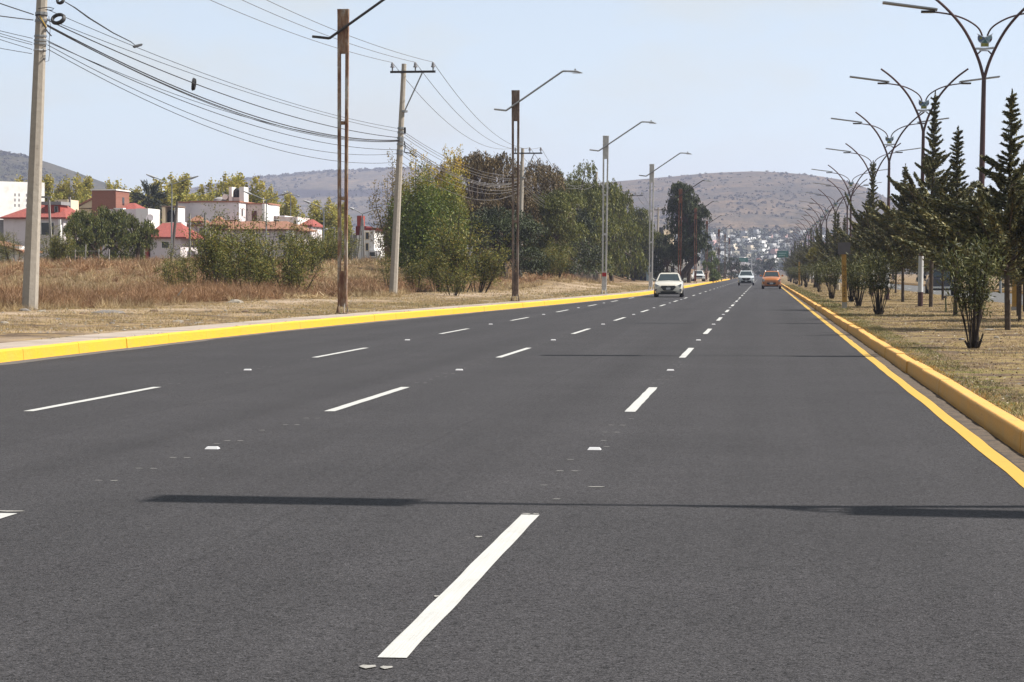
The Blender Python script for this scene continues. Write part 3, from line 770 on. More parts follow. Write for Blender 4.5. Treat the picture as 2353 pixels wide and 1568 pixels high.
# ------------------------------------------------------------------ forked maroon lamps with an owl badge, on the median
M_OWL_W = plain("owl_white", (0.62, 0.64, 0.70), 0.5, 0.06, 20)
M_OWL_B = plain("owl_blue", (0.13, 0.17, 0.30), 0.5, 0.15, 20)
M_OWL_G = plain("owl_green", (0.07, 0.17, 0.17), 0.5, 0.2, 20)
M_OWL_Y = plain("owl_olive", (0.30, 0.29, 0.07), 0.5, 0.3, 25)
M_OWL_R = plain("owl_red", (0.16, 0.03, 0.05), 0.5, 0.2, 25)
M_OWL_L = plain("owl_pale_blue", (0.30, 0.42, 0.50), 0.5, 0.2, 25)
def owl_lamp():
    r = empty("median_lamp")
    MB().box(-0.2, 0.2, -0.2, 0.2, 0, 0.03).build("base_plate", M_MAROON, r)
    MB().tube([(0, 0, 0.02), (0, 0, 0.58)], [0.105, 0.103], 12).build("foot_band", M_MAROON, r, smooth=True)
    MB().tube([(0, 0, 0.58), (0, 0, 2.0)], [0.103, 0.097], 12).build("white_band", M_LWHITE, r, smooth=True)
    MB().tube([(0, 0, 2.0), (0, 0, 4.5), (0, 0, 6.95)], [0.097, 0.08, 0.062], 12).build("pole", M_MAROON, r, smooth=True)
    J = 6.88
    main = [(0.0, 0), (0.09, 0.38), (0.2, 0.69), (0.53, 1.4), (0.95, 1.9), (1.32, 2.25), (1.7, 2.52)]
    sec = [(0.07, 1.26), (0.13, 1.42), (0.25, 1.56), (0.58, 1.76), (1.0, 1.89), (1.5, 1.95)]
    def dense(c):
        t = np.linspace(0, len(c) - 1, 25); i = np.arange(len(c))
        q = np.stack([np.interp(t, i, [a for a, b in c]), np.interp(t, i, [b for a, b in c])], 1)
        kk = np.array([0.25, 0.5, 0.25])
        for _ in range(6): q[1:-1] = (np.stack([np.convolve(q[:, j], kk, 'valid') for j in (0, 1)], 1))
        return q
    dm, ds = dense(main), dense(sec)
    for s in (-1, 1):
        MB().tube([(s * a, 0, J + b) for a, b in dm], np.linspace(0.048, 0.036, 25), 8).build("main_arm", M_MAROON, r, smooth=True)
        MB().tube([(s * a, 0.05, J + b) for a, b in ds], np.linspace(0.026, 0.024, 25), 8).build("side_arm", M_MAROON, r, smooth=True)
        p = MB(); a0, b0, a1, b1 = 1.36, 1.985, 2.92, 2.19
        p.frustum([(s * a0, -0.23, J + b0), (s * a1, -0.23, J + b1), (s * a1, 0.23, J + b1), (s * a0, 0.23, J + b0)][::s],
                  [(s * a0, -0.23, J + b0 + 0.035), (s * a1, -0.23, J + b1 + 0.035), (s * a1, 0.23, J + b1 + 0.035), (s * a0, 0.23, J + b0 + 0.035)][::s])
        pn = p.build("panel", M_PANEL, r)
        q = MB(); q.frustum([(s * (a0 + .03), -0.21, J + b0 + 0.039), (s * (a1 - .03), -0.21, J + b1 + 0.033), (s * (a1 - .03), 0.21, J + b1 + 0.033), (s * (a0 + .03), 0.21, J + b0 + 0.039)][::s],
                            [(s * (a0 + .03), -0.21, J + b0 + 0.045), (s * (a1 - .03), -0.21, J + b1 + 0.039), (s * (a1 - .03), 0.21, J + b1 + 0.039), (s * (a0 + .03), 0.21, J + b0 + 0.045)][::s])
        q.build("solar_cells", M_PANEL_TOP, pn)
        l = MB(); x0, x1 = sorted((s * 1.42, s * 1.82)); l.box(x0, x1, -0.10, 0.13, J + 1.92, J + 1.975); ld = l.build("lamp_head", M_DKSTEEL, r, bevel=0.01)
        x0, x1 = sorted((s * 1.48, s * 1.78)); MB().box(x0, x1, -0.06, 0.09, J + 1.912, J + 1.9195).build("lens", M_LWHITE, ld)
        b = MB(); b.tube([(s * 0.21, 0, J + 0.72), (s * 0.10, 0, J + 0.83)], 0.022, 6); b.build("brace", M_MAROON, r)
    z = J + 0.86
    bar = MB(); bar.tube([(-0.25, -0.03, z + 0.03), (0, -0.035, z + 0.02), (0.26, -0.03, z + 0.05)], 0.032, 8); br = bar.build("perch", M_OWL_W, r, smooth=True)
    MB().prism_y([(-0.14, z - 0.045), (0.10, z - 0.05), (0.13, z - 0.02), (-0.15, z - 0.01)], -0.035, -0.01).build("perch_plate", M_OWL_W, r)
    zo = z + 0.08
    owl = [(-0.115, 0), (-0.115, 0.10), (-0.16, 0.13), (-0.205, 0.20), (-0.21, 0.27), (-0.19, 0.335), (-0.235, 0.375), (-0.16, 0.35), (-0.06, 0.30), (0, 0.275),
           (0.06, 0.30), (0.16, 0.345), (0.24, 0.39), (0.19, 0.335), (0.21, 0.27), (0.205, 0.20), (0.16, 0.13), (0.115, 0.10), (0.115, 0)]
    ob = MB().prism_y([(x, zo + q) for x, q in owl], -0.045, -0.02).build("owl_badge", M_OWL_W, r)
    def fl(poly, y, m, n): MB().prism_y([(x, zo + q) for x, q in poly], y, y + 0.003).build(n, m, ob)
    fl([(-0.10, 0.01), (0.105, 0.01), (0.105, 0.10), (-0.10, 0.10)], -0.049, M_OWL_Y, "owl_breast")
    for s in (-1, 1):
        fl([(s * 0.17, 0.14), (s * 0.198, 0.21), (s * 0.195, 0.29), (s * 0.165, 0.325), (s * 0.03, 0.265), (s * 0.0, 0.24), (s * 0.06, 0.15)], -0.049, M_OWL_B if s < 0 else M_OWL_L, "owl_eye")
    fl([(-0.075, 0.225), (-0.15, 0.20), (-0.155, 0.27), (-0.09, 0.285)], -0.053, M_OWL_Y, "owl_mark")
    fl([(-0.13, 0.13), (-0.015, 0.135), (-0.005, 0.205), (-0.07, 0.18)], -0.053, M_OWL_L, "owl_mark")
    fl([(0.15, 0.145), (0.19, 0.20), (0.19, 0.235), (0.14, 0.20)], -0.053, M_OWL_R, "owl_mark")
    fl([(0.04, 0.205), (0.08, 0.205), (0.08, 0.235), (0.04, 0.235)], -0.053, M_OWL_B, "owl_mark")
    fl([(0.0, 0.105), (0.095, 0.11), (0.05, 0.15), (0.0, 0.235), (-0.05, 0.15), (-0.09, 0.11)], -0.053, M_OWL_G, "owl_beak")
    return r
OL = owl_lamp()
LAMPS = [(6.16, 14.6), (6.16, 40.0), (6.16, 65.4), (6.17, 89.7), (6.17, 113.5), (6.72, 140.5), (6.41, 168), (7.1, 193), (6.75, 217)] + \
        [(6.8 + random.uniform(-0.15, 0.15), 242 + 25 * k) for k in range(14)]
NM = ["just out of view right, casting the broad shadow in front", "just out of view right, casting the second thin shadow",
      "nearest in view, owl badge high above the oleander", "second in view, beside the tallest cypress", "third in view"]
for i, (x, y) in enumerate(LAMPS):
    o = OL if i == 0 else copy_tree(OL)
    place(o, (x, y, float(ground_z(x, y)) - 0.01), math.radians(-4 if i == 0 else random.uniform(-3, 3)), 1.0,
          (0, math.radians([0.0, 0.0, 0.9, 0.7, 0.5][i] if i < 5 else random.uniform(-0.4, 0.8))))
    if i < 4: lab = "forked maroon median lamp " + NM[i]
    else: lab = f"forked maroon median lamp with owl badge, {ORD[i - 2]} in view along the row"
    tag(o, lab, "street lamp", "forked lamps along the median")

# ------------------------------------------------------------------ concrete power poles and their lines
CROSS = (-0.57, 0.60, 1.50)
def power_pole(base, top, rb, rt, label, cross=True, brace=True, mat=M_CONC):
    r = empty("power_pole", base); tag(r, label, "power pole", "concrete power poles beside the field")
    b, t = Vector(base), Vector(top)
    MB().tube([b - Vector((0, 0, 0.1)), b + (t - b) * 0.5, t], [rb, (rb + rt) / 2, rt], 8, phase=math.radians(10)).build("shaft", mat, r)
    tips = []
    if cross:
        zc = t.z - 0.42
        MB().box(t.x - 0.68, t.x + 1.62, t.y - rt - 0.10, t.y - rt - 0.005, zc - 0.055, zc + 0.055).build("crossarm", M_DKSTEEL, r)
        for cx in CROSS:
            p = Vector((t.x + cx, t.y - rt - 0.05, zc + 0.055))
            ins = MB(); ins.tube([p, p + Vector((0, 0, 0.16)), p + Vector((0, 0, 0.17)), p + Vector((0, 0, 0.24)), p + Vector((0, 0, 0.25)), p + Vector((0, 0, 0.34)), p + Vector((0, 0, 0.42))],
                                 [0.035, 0.04, 0.115, 0.10, 0.075, 0.08, 0.04], 10)
            ins.build("insulator", M_PORC, r, smooth=True); tips.append(p + Vector((0, 0, 0.42)))
        if brace:
            MB().tube([(t.x + 0.95, t.y - rt - 0.05, zc - 0.05), (t.x + 0.05, t.y - rt - 0.03, zc - 1.95)], 0.035, 6).build("brace", M_STEEL, r)
            MB().tube([(t.x + 0.0, t.y, zc - 2.02), (t.x + 0.0, t.y, zc - 1.92)], rt + 0.06, 10).build("clamp", M_STEEL, r)
    return r, tips

def at_h(base, top, z):
    b, t = Vector(base), Vector(top); return b + (t - b) * ((z - b.z) / (t.z - b.z))

def zpix(y, Y): return float(D(1176, y, Y)[2])
PP = []
def pole_spec(xb, yb, xt, yt, Y, **k):
    b = D(xb, yb, Y); t = D(xt, yt, Y)
    b[2] = min(b[2], float(ground_z(b[0], b[1])))
    t[1] = Y + 0.02
    return tuple(b), tuple(t)
specs = [(68, 714, 104, -205, 63.5, 0.24, 0.135, "thick pale concrete power pole at the left edge, wrapped in wires"),
         (903, 679, 928.5, 147, 111.4, 0.21, 0.12, "leaning concrete power pole with crossarm between the first two lamp posts"),
         (1193, 660, 1201, 341, 181.0, 0.22, 0.13, "concrete power pole right behind the second rusty lamp post"),
         (1356, 636, 1371, 395, 248.0, 0.23, 0.14, "leaning concrete pole without crossarm before the pepper trees"),
         (1444, 641, 1450, 443, 304.0, 0.24, 0.14, "concrete power pole with crossarm left of the grey lamp post"),
         (1510, 640, 1513, 477, 368.0, 0.24, 0.14, "distant power pole whose crossarm shows beside the fourth lamp post"),
         (1533, 637, 1535, 500, 435.0, 0.24, 0.14, "farthest power pole, its crossarm left of the dark tree's crown")]
for i, (xb, yb, xt, yt, Y, rb, rt, lab) in enumerate(specs):
    b, t = pole_spec(xb, yb, xt, yt, Y)
    r, tips = power_pole(b, t, rb, rt, lab, cross=(i != 3), brace=(i in (1, 2)))
    PP.append((b, t, tips, r, Y))
# a pole behind the viewer's left that carries the lines on out of the picture
b0 = np.array(PP[0][0]) + np.array([-6.5, -47, 0]); t0 = np.array(PP[0][1]) + np.array([-6.5, -47, 0])
r0, tips0 = power_pole(tuple(b0), tuple(t0), 0.24, 0.135, "concrete power pole out of view to the left, nearer than all others"); PP0 = (tuple(b0), tuple(t0), tips0)

def cable(a, b, sag, rad, mat, label, group, n=28, name="overhead_cable"):
    a, b = Vector(a), Vector(b); pts = []
    for i in range(n + 1):
        t = i / n; p = a.lerp(b, t); p.z -= 4 * sag * t * (1 - t); pts.append(p)
    r = empty_none = None
    o = MB().tube(pts, rad, 5).build(name, mat)
    tag(o, label, "cable", group); return pts

# high-voltage conductors
SPN = ["first and second poles", "second and third poles", "third pole and the pole with no crossarm", "pole with no crossarm and the fifth", "fifth and sixth poles", "sixth and seventh poles"]
PH = ["left", "middle", "right"]
for q in range(3):
    cable(PP0[2][q], PP[0][2][q], 0.9, 0.009, M_CABLE, f"{PH[q]} high conductor out of view, left of the first pole", "high-voltage conductors")
    cable(PP[0][2][q], PP[1][2][q], 0.55, 0.012, M_CABLE2, f"{PH[q]} high conductor crossing the sky between the first and second poles", "high-voltage conductors")
    cable(PP[1][2][q], PP[2][2][q], 1.5, 0.014, M_CABLE2, f"{PH[q]} high conductor between the second and third poles", "high-voltage conductors")
    tp = Vector(PP[3][1]) + Vector(((-0.25, 0.0, 0.25)[q], -0.1, -(0.9, 0.5, 1.0)[q]))
    cable(PP[2][2][q], tp, 2.0, 0.016, M_CABLE2, f"{PH[q]} high conductor sagging between the third pole and the pole with no crossarm", "high-voltage conductors")
    cable(tp, PP[4][2][q], 1.2, 0.018, M_CABLE2, f"{PH[q]} high conductor between the pole with no crossarm and the fifth pole", "high-voltage conductors")
    cable(PP[4][2][q], PP[5][2][q], 1.5, 0.02, M_CABLE2, f"{PH[q]} high conductor between the fifth and sixth poles", "high-voltage conductors")
    cable(PP[5][2][q], PP[6][2][q], 1.5, 0.02, M_CABLE2, f"{PH[q]} high conductor between the sixth and farthest poles", "high-voltage conductors")

def pole_pt(i, ypix, side=0.16):
    b, t, tips, r, Y = PP[i]; p = at_h(b, t, zpix(ypix, Y)); return p + Vector((side, -0.12, 0))

def fit_sag(a, b, xm, ym):
    """sag for which the cable passes the picture point (xm, ym)"""
    best = 0.5; err = 1e9
    for s in np.linspace(0.0, 3.5, 71):
        for t in np.linspace(0.3, 0.8, 51):
            p = a.lerp(b, float(t)); z = p.z - 4 * s * t * (1 - t)
            g = D(xm, ym, p.y); e = abs(g[0] - p.x) * 3 + abs(g[2] - z)
            if e < err: err = e; best = s
    return float(best)

# communication cables, first span: (height on pole 1, height at x=689, height on pole 2, radius)
C1 = [(8, 243, 294, 0.010), (30, 249, 302, 0.010), (33, 274, 315, 0.017), (45, 297, 321, 0.020), (48, 301, 323, 0.018), (47, 304, 324, 0.012), (82, 318, 343, 0.013), (92, 338, 352, 0.011), (102, 357, 372, 0.011), (86, 300, 322, 0.010)]
C1P = []
for k, (y1, ym, y2, rad) in enumerate(C1):
    a = pole_pt(0, y1, 0.2 + 0.01 * k); b = pole_pt(1, y2, -0.13); s = fit_sag(a, b, 689, ym)
    C1P.append(cable(a, b, s, rad, M_CABLE, f"dark cable between the first and second poles, {ORD[k] if k else 'top one'} of the bundle", "communication cables of the first span"))
# on out of the picture at the left
for k, (y1, yl_) in enumerate([(20, 0), (33, 29), (76, 63), (86, 69), (91, 75), (102, 83), (112, 103)]):
    a = pole_pt(0, y1, -0.2); pl = D(0, yl_, 60.2); e = a + (Vector(pl) - a) * 9.0
    cable(a, e, 0.25, 0.016 if k < 2 else 0.009, M_CABLE, f"dark cable left of the first pole, {ORD[k] if k else 'top one'}", "cables left of the first pole", n=20)
# second span
for k, (y1, ym, y2, rad) in enumerate([(300, 395, 402, 0.013), (305, 403, 410, 0.013), (312, 408, 412, 0.013), (322, 421, 415, 0.018), (328, 424, 417, 0.022), (333, 428, 424, 0.018), (345, 436, 431, 0.013), (355, 445, 434, 0.013), (372, 460, 440, 0.013)]):
    a = pole_pt(1, y1, 0.13); b = pole_pt(2, y2, -0.14); s = fit_sag(a, b, 1112, ym)
    cable(a, b, s, rad, M_CABLE2, f"pale cable between the second and third poles, {ORD[k] if k else 'top one'} of the bundle", "communication cables of the second span")
for k, (y1, ym, y2, rad) in enumerate([(412, 470, 470, 0.016), (420, 480, 478, 0.016), (424, 489, 485, 0.022), (428, 492, 487, 0.022), (434, 498, 491, 0.018), (442, 504, 503, 0.016)]):
    a = pole_pt(2, y1, 0.13); b = pole_pt(3, y2, -0.14); s = fit_sag(a, b, 1318, ym)
    cable(a, b, s, rad, M_CABLE2, f"pale cable between the third and fourth poles, {ORD[k] if k else 'top one'} of the bundle", "communication cables of the third span")
for k, (y1, ym, y2, rad) in enumerate([(480, 512, 514, 0.018), (484, 520, 520, 0.018), (490, 530, 526, 0.022), (494, 534, 529, 0.022), (500, 540, 533, 0.018)]):
    a = pole_pt(3, y1, 0.13); b = pole_pt(4, y2, -0.14); s = fit_sag(a, b, 1420, ym)
    cable(a, b, s, rad, M_CABLE2, f"pale cable between the fourth and fifth poles, {ORD[k] if k else 'top one'} of the bundle", "communication cables of the fourth span")
for k, (y1, y2, sg) in enumerate([(518, 536, 1.2), (526, 541, 1.6), (532, 546, 2.0), (538, 550, 2.2)]):
    a = pole_pt(4, y1, 0.13); b = pole_pt(5, y2, -0.14)
    cable(a, b, sg, 0.022, M_CABLE2, f"pale cable between the fifth and sixth poles, {ORD[k] if k else 'top one'} of the bundle", "communication cables of the fifth span")

# clamps, slack coils and splice boxes
def ring(c, rad, tube, axis_u, axis_v, name, label, n=20, turns=3):
    u, v = Vector(axis_u).normalized(), Vector(axis_v).normalized(); mb = MB()
    for q in range(turns):
        off = u.cross(v) * (0.03 * (q - 1)); rr = rad * (1 - 0.06 * q)
        mb.tube([Vector(c) + off + (u * math.cos(t) + v * math.sin(t) * 1.25) * rr for t in np.linspace(0, 2 * math.pi, n + 1)], tube, 6, caps=False)
    o = mb.build(name, M_CABLE, smooth=True); tag(o, label, "cable coil"); return o
ring(D(445.5, 194, 78.0), 0.165, 0.030, (-0.10, 0.99, 0.0), (0.12, 0, 1), "cable_coil", "narrow black coil hanging from the cables in mid sky")
co = ring(D(133, 43, 61.5), 0.17, 0.045, (1, 0.1, 0.75), (-0.6, 0.5, 0.35), "cable_coil", "fat black slack coil tied beside the first pole", turns=2)
co2 = ring(D(138, 0, 61.5), 0.10, 0.035, (1, 0.1, 0.6), (-0.4, 0.5, 0.5), "cable_coil", "black coil at the top edge beside the first pole", turns=2)
pA, pB = Vector(D(150, 5, 62.0)), Vector(D(307, 103, 69.0))
mid = [pA, Vector(D(172, 18, 63.0)), Vector(D(205, 42, 64.5)), Vector(D(260, 76, 67.0)), Vector(D(300, 96, 68.8)), Vector(D(309, 103, 69.2))]
o = MB().tube(mid, [0.014, 0.02, 0.026, 0.02, 0.016, 0.012], 6).build("drop_cable", M_CABLE); tag(o, "thick drooping black cable running from the top of the first pole to a splice", "cable")
o = MB().tube([D(306, 107, 69.2), D(309, 107.5, 69.3), D(324, 103.5, 70.0), D(327, 102, 70.1)], [0.02, 0.05, 0.04, 0.015], 8).build("splice_box", M_CABLE, smooth=True); tag(o, "small black splice box hanging on the upper cables", "splice box")
r = PP[0][3]
b_, t_ = Vector(PP[0][0]), Vector(PP[0][1])
def band(ypix, hh, mat, grow=0.02):
    z = zpix(ypix, 63.5); p = at_h(b_, t_, z); rr = 0.24 + (0.135 - 0.24) * (p.z - b_.z) / (t_.z - b_.z)
    MB().tube([p - Vector((0, 0, hh / 2)), p + Vector((0, 0, hh / 2))], rr + grow, 8, phase=math.radians(10)).build("pole_band", mat, r)
for yb_, hh, m_ in [(17, 0.08, M_STEEL), (21, 0.04, M_CABLE), (34, 0.08, M_STEEL), (70, 0.05, M_STEEL), (80, 0.06, M_STEEL), (88, 0.06, M_STEEL), (103, 0.04, M_LWHITE)]: band(yb_, hh, m_)
Yp = 63.2
MB().tube([D(83, 35, Yp), D(97, 52, Yp - 0.1), D(110, 74, Yp - 0.12), D(118, 83, Yp)], 0.02, 6).build("pole_cable", M_CABLE, r)
MB().tube([D(92, 38, Yp), D(101, 54, Yp - 0.1), D(107, 64, Yp - 0.1)], 0.022, 6).build("yellow_sleeve", plain("sleeve_yellow", (0.42, 0.26, 0.03), 0.6), r)
MB().tube([D(112, 38, Yp), D(116, 60, Yp), D(113, 90, Yp), D(114, 120, Yp), D(112, 140, Yp), D(104, 143, Yp - 0.1), D(98, 130, Yp - 0.15), D(101, 112, Yp - 0.15)], 0.008, 5).build("pole_cable", M_CABLE, r)
MB().tube([D(88, 20, Yp), D(112, 17, Yp), D(124, 20, Yp), D(120, 24, Yp), D(104, 23, Yp)], 0.013, 5).build("pole_cable", M_CABLE, r)
r = PP[1][3]
for yb_ in (293, 303, 316, 322, 330, 345, 352):
    z = zpix(yb_, 111.4); p = at_h(PP[1][0], PP[1][1], z); MB().tube([p - Vector((0, 0, 0.05)), p + Vector((0, 0, 0.05))], 0.18, 8).build("pole_band", M_STEEL, r)
MB().tube([D(929, 325, 111), D(931, 338, 111), D(929, 350, 111), D(945, 353, 111), D(958, 362, 111)], 0.03, 6).build("pole_cable", M_CABLE, r)
for yb_ in (295, 302): MB().box(*sum([[D(928, yb_, 111)[0], D(928, yb_, 111)[0] + 0.09], [111.0, 111.1], [zpix(yb_, 111) - 0.08, zpix(yb_, 111) + 0.08]], [])).build("fuse_box", M_CABLE, r)

# ------------------------------------------------------------------ vegetation
def unit(v): return v / (np.linalg.norm(v, axis=1, keepdims=True) + 1e-9)
def rdirs(n): return unit(rng.normal(size=(n, 3)))

def leaf_quads(C, U, L, W):
    """diamond leaves: centre, long axis, length, width"""
    n = len(C); U = unit(U); S = unit(np.cross(U, rdirs(n)))
    L = np.broadcast_to(L, n)[:, None]; W = np.broadcast_to(W, n)[:, None]
    V = np.stack([C - U * L / 2, C + S * W / 2, C + U * L / 2, C - S * W / 2], 1).reshape(-1, 3)
    return V, np.arange(n * 4).reshape(n, 4)

def limb_mesh(limbs, mat, parent, n=6):
    mb = MB()
    for pts, rr in limbs: mb.tube(pts, rr, n)
    return mb.build("trunk", mat, parent, smooth=True, local=True)

def curve_pts(a, b, bend, n=5):
    a, b = np.array(a, float), np.array(b, float); t = np.linspace(0, 1, n)[:, None]
    return a + (b - a) * t + np.array(bend) * (4 * t * (1 - t)) * 0.5

def crown_mesh(C, U, L, W, mat, root, name="crown"):
    V, Fc = leaf_quads(C, U, L, W)
    return mesh_np(name, V, Fc, mat, root, world_coords=False)

L_CYP = leafmat("leaf_cypress", [(0.060, 0.070, 0.032), (0.109, 0.117, 0.052), (0.187, 0.173, 0.073), (0.319, 0.266, 0.099)], 0.12, 0.45, 1.1)
L_OLE = leafmat("leaf_oleander", [(0.044, 0.060, 0.022), (0.082, 0.095, 0.030), (0.146, 0.148, 0.046), (0.259, 0.238, 0.085)], 0.15, 0.4, 1.5)
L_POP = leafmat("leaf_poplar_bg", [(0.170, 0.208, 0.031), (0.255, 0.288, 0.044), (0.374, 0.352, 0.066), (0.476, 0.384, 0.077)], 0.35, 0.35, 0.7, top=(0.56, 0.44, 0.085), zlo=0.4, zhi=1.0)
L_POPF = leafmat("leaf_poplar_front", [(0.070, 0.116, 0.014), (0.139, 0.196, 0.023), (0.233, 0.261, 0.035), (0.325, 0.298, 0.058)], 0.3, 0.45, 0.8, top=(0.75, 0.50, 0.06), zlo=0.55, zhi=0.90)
L_POPD = leafmat("leaf_poplar_dry", [(0.200, 0.161, 0.063), (0.275, 0.218, 0.081), (0.350, 0.265, 0.108), (0.425, 0.299, 0.090)], 0.3, 0.35, 0.8)
L_PEPB = leafmat("leaf_pepper_brown", [(0.063, 0.049, 0.020), (0.116, 0.083, 0.035), (0.188, 0.129, 0.056), (0.267, 0.191, 0.081)], 0.18, 0.5, 0.6)
L_PEPG = leafmat("leaf_pepper_green", [(0.059, 0.073, 0.016), (0.109, 0.126, 0.025), (0.179, 0.188, 0.039), (0.264, 0.244, 0.062)], 0.22, 0.5, 0.6)
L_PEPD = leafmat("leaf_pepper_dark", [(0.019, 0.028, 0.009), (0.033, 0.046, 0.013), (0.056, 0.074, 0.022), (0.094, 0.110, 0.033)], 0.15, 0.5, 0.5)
L_SHR = leafmat("leaf_shrub", [(0.076, 0.094, 0.017), (0.135, 0.152, 0.028), (0.203, 0.207, 0.042), (0.371, 0.275, 0.056)], 0.28, 0.4, 1.0)
L_SHRD = leafmat("leaf_willow_bush", [(0.049, 0.066, 0.017), (0.096, 0.118, 0.024), (0.166, 0.178, 0.041), (0.264, 0.234, 0.061)], 0.22, 0.5, 0.7)
L_PALM = leafmat("leaf_palm", [(0.018, 0.024, 0.014), (0.035, 0.044, 0.022), (0.055, 0.06, 0.03)], 0.1, 0.3, 1.0)
L_YEL = leafmat("leaf_yellow_bush", [(0.16, 0.15, 0.03), (0.24, 0.21, 0.04), (0.30, 0.25, 0.06)], 0.3, 0.3, 1.0)
L_FAR = leafmat("leaf_far", [(0.036, 0.050, 0.026), (0.060, 0.077, 0.041), (0.090, 0.102, 0.054)], 0.15, 0.4, 0.3)

# --- cypress: bare foot, boughs sweeping up, thin leader
def cypress(h, seed, lean=0.0, wide=1.15, big=3):
    global rng
    keep = rng; rng = np.random.default_rng(seed)
    r = empty("cypress_tree")
    limbs = [([(0, 0, -0.1), (0.03, 0.02, h * 0.3), (lean * 0.4, 0, h * 0.65), (lean, 0, h * 0.985)], [0.066, 0.054, 0.036, 0.006])]
    C, U, L, W = [], [], [], []
    def spray(p0, dirv, length, n, spread):
        t = rng.uniform(0.1, 1.0, n) ** 0.75
        d = unit(np.array([dirv]))[0]; up = np.array([0, 0, 1.0])
        pts = p0 + np.outer(t * length, d) + np.outer((t ** 2) * length * 0.22, up)
        off = rdirs(n) * (spread * (1.12 - t))[:, None] * rng.uniform(0.2, 1, (n, 1))
        off[:, 2] *= 0.75
        C.append(pts + off); U.append(np.tile(d + up * 0.25, (n, 1)) * 0.9 + rdirs(n) * 0.75)
        L.append(rng.uniform(0.08, 0.18, n)); W.append(rng.uniform(0.03, 0.06, n))
    z0 = 1.65; nb = int(100 * h / 7)
    for i in range(nb):
        f = (i + rng.random()) / nb
        z = z0 + (h - z0 - 0.15) * f
        prof = (0.36 * (1 - f) ** 0.9 + 1.0 * max(0, 1 - f / 0.60) ** 0.75) * wide * 1.12
        ln = (0.09 + prof * rng.uniform(0.5, 1.25))
        az = i * 2.39996 + rng.normal() * 0.4; el = math.radians(rng.uniform(5, 34))
        d = np.array([math.cos(az) * math.cos(el), math.sin(az) * math.cos(el), math.sin(el)])
        cx = lean * max(0, (z / h - 0.3)) / 0.7
        p0 = np.array([cx, 0, z])
        spray(p0, d, ln, int(24 + 270 * ln), 0.035 + 0.16 * ln)
        if ln > 0.45: limbs.append((curve_pts(p0, p0 + d * ln * 0.8 + np.array([0, 0, ln * .12]), (0, 0, -0.05), 4), [0.022, 0.016, 0.011, 0.004]))
    for i in range(big):
        az = rng.uniform(0, 2 * math.pi); z = rng.uniform(1.7, h * 0.45); ln = rng.uniform(1.2, 2.6); el = math.radians(rng.uniform(25, 60))
        d = np.array([math.cos(az) * math.cos(el), math.sin(az) * math.cos(el), math.sin(el)]); p0 = np.array([0, 0, z])
        spray(p0, d, ln, 700, 0.26)
        limbs.append((curve_pts(p0, p0 + d * ln, (0, 0, -0.1), 5), [0.04, 0.03, 0.022, 0.014, 0.005]))
    t = rng.random(260); C.append(np.stack([lean * np.clip((z0 + (h - z0) * (0.55 + 0.45 * t)) / h - 0.3, 0, 1) / 0.7 + rng.normal(size=260) * 0.07 * (1.15 - t), rng.normal(size=260) * 0.07 * (1.15 - t), z0 + (h - z0) * (0.55 + 0.455 * t)], 1))
    U.append(np.tile([0, 0, 1.0], (260, 1)) + rdirs(260) * 0.5); L.append(rng.uniform(0.08, 0.16, 260)); W.append(rng.uniform(0.02, 0.045, 260))
    limb_mesh(limbs, M_BARK, r)
    crown_mesh(np.concatenate(C), np.concatenate(U), np.concatenate(L), np.concatenate(W), L_CYP, r)
    rng = keep
    return r
CYV = [cypress(7.0, 11, 0.10, 1.35, 8), cypress(7.0, 12, -0.08, 1.5, 10), cypress(7.0, 13, 0.05, 1.3, 8), cypress(7.0, 14, -0.15, 1.6, 11)]
CYP = [  # x, y, height, variant
    (5.72, 53.5, 5.65, 1, "trunk bare at the right edge of the picture, nearest of the row"),
    (5.95, 70.8, 5.9, 2, "second of the row, left of the nearest owl-badged lamp"),
    (6.45, 87.9, 8.35, 0, "tallest one of the row, rising beside the second owl-badged lamp"),
    (6.4, 104.7, 6.4, 3, "fourth of the row from the right"),
    (5.95, 124.7, 7.5, 2, "fifth of the row from the right")]
yy = 138.0; k = 0
while yy < 520:
    CYP.append((6.1 + random.uniform(-0.4, 0.5), yy, random.uniform(5.4, 7.6), k % 4, f"{ORD[5 + k]} of the row from the right" if 5 + k < len(ORD) else "at the far end of the row"))
    yy += random.uniform(11, 18) * (1 if yy < 300 else 1.4); k += 1
back = [(7.4, 57, 4.0, 3), (7.0, 62.5, 4.4, 1), (7.9, 71, 4.6, 3), (8.6, 64, 5.0, 3), (8.9, 78, 5.4, 1), (8.7, 96, 5.2, 0), (8.8, 112, 5.6, 3), (9.0, 131, 5.5, 1), (8.7, 150, 5.8, 3), (8.9, 171, 5.6, 0), (8.8, 195, 6.0, 1), (8.9, 223, 6.0, 3), (8.9, 255, 6.2, 1)]
cyu = set()
for i, (x, y, h, v, lab) in enumerate(CYP):
    o = CYV[v] if v not in cyu else copy_tree(CYV[v]); cyu.add(v)
    s = h / 7.0; w = s * (1.0 if h < 7 else 0.85) * (1.4 if i < 2 else 1.22)
    place(o, (x, y, float(ground_z(x, y)) - 0.03), [2.2, 0.4, 0.2, 4.0, 1.0][i] if i < 5 else random.uniform(0, 6.28), (w, w, s))
    tag(o, "median cypress, " + lab, "cypress", "cypress trees along the median")
for i, (x, y, h, v) in enumerate(back):
    o = copy_tree(CYV[v]); s = h / 7.0
    place(o, (x, y, float(ground_z(x, y)) - 0.03), random.uniform(0, 6.28), (s * 1.25, s * 1.25, s))
    tag(o, f"bushy cypress in the back row by the opposite road, {ORD[i]} from the right", "cypress", "cypress trees along the median")

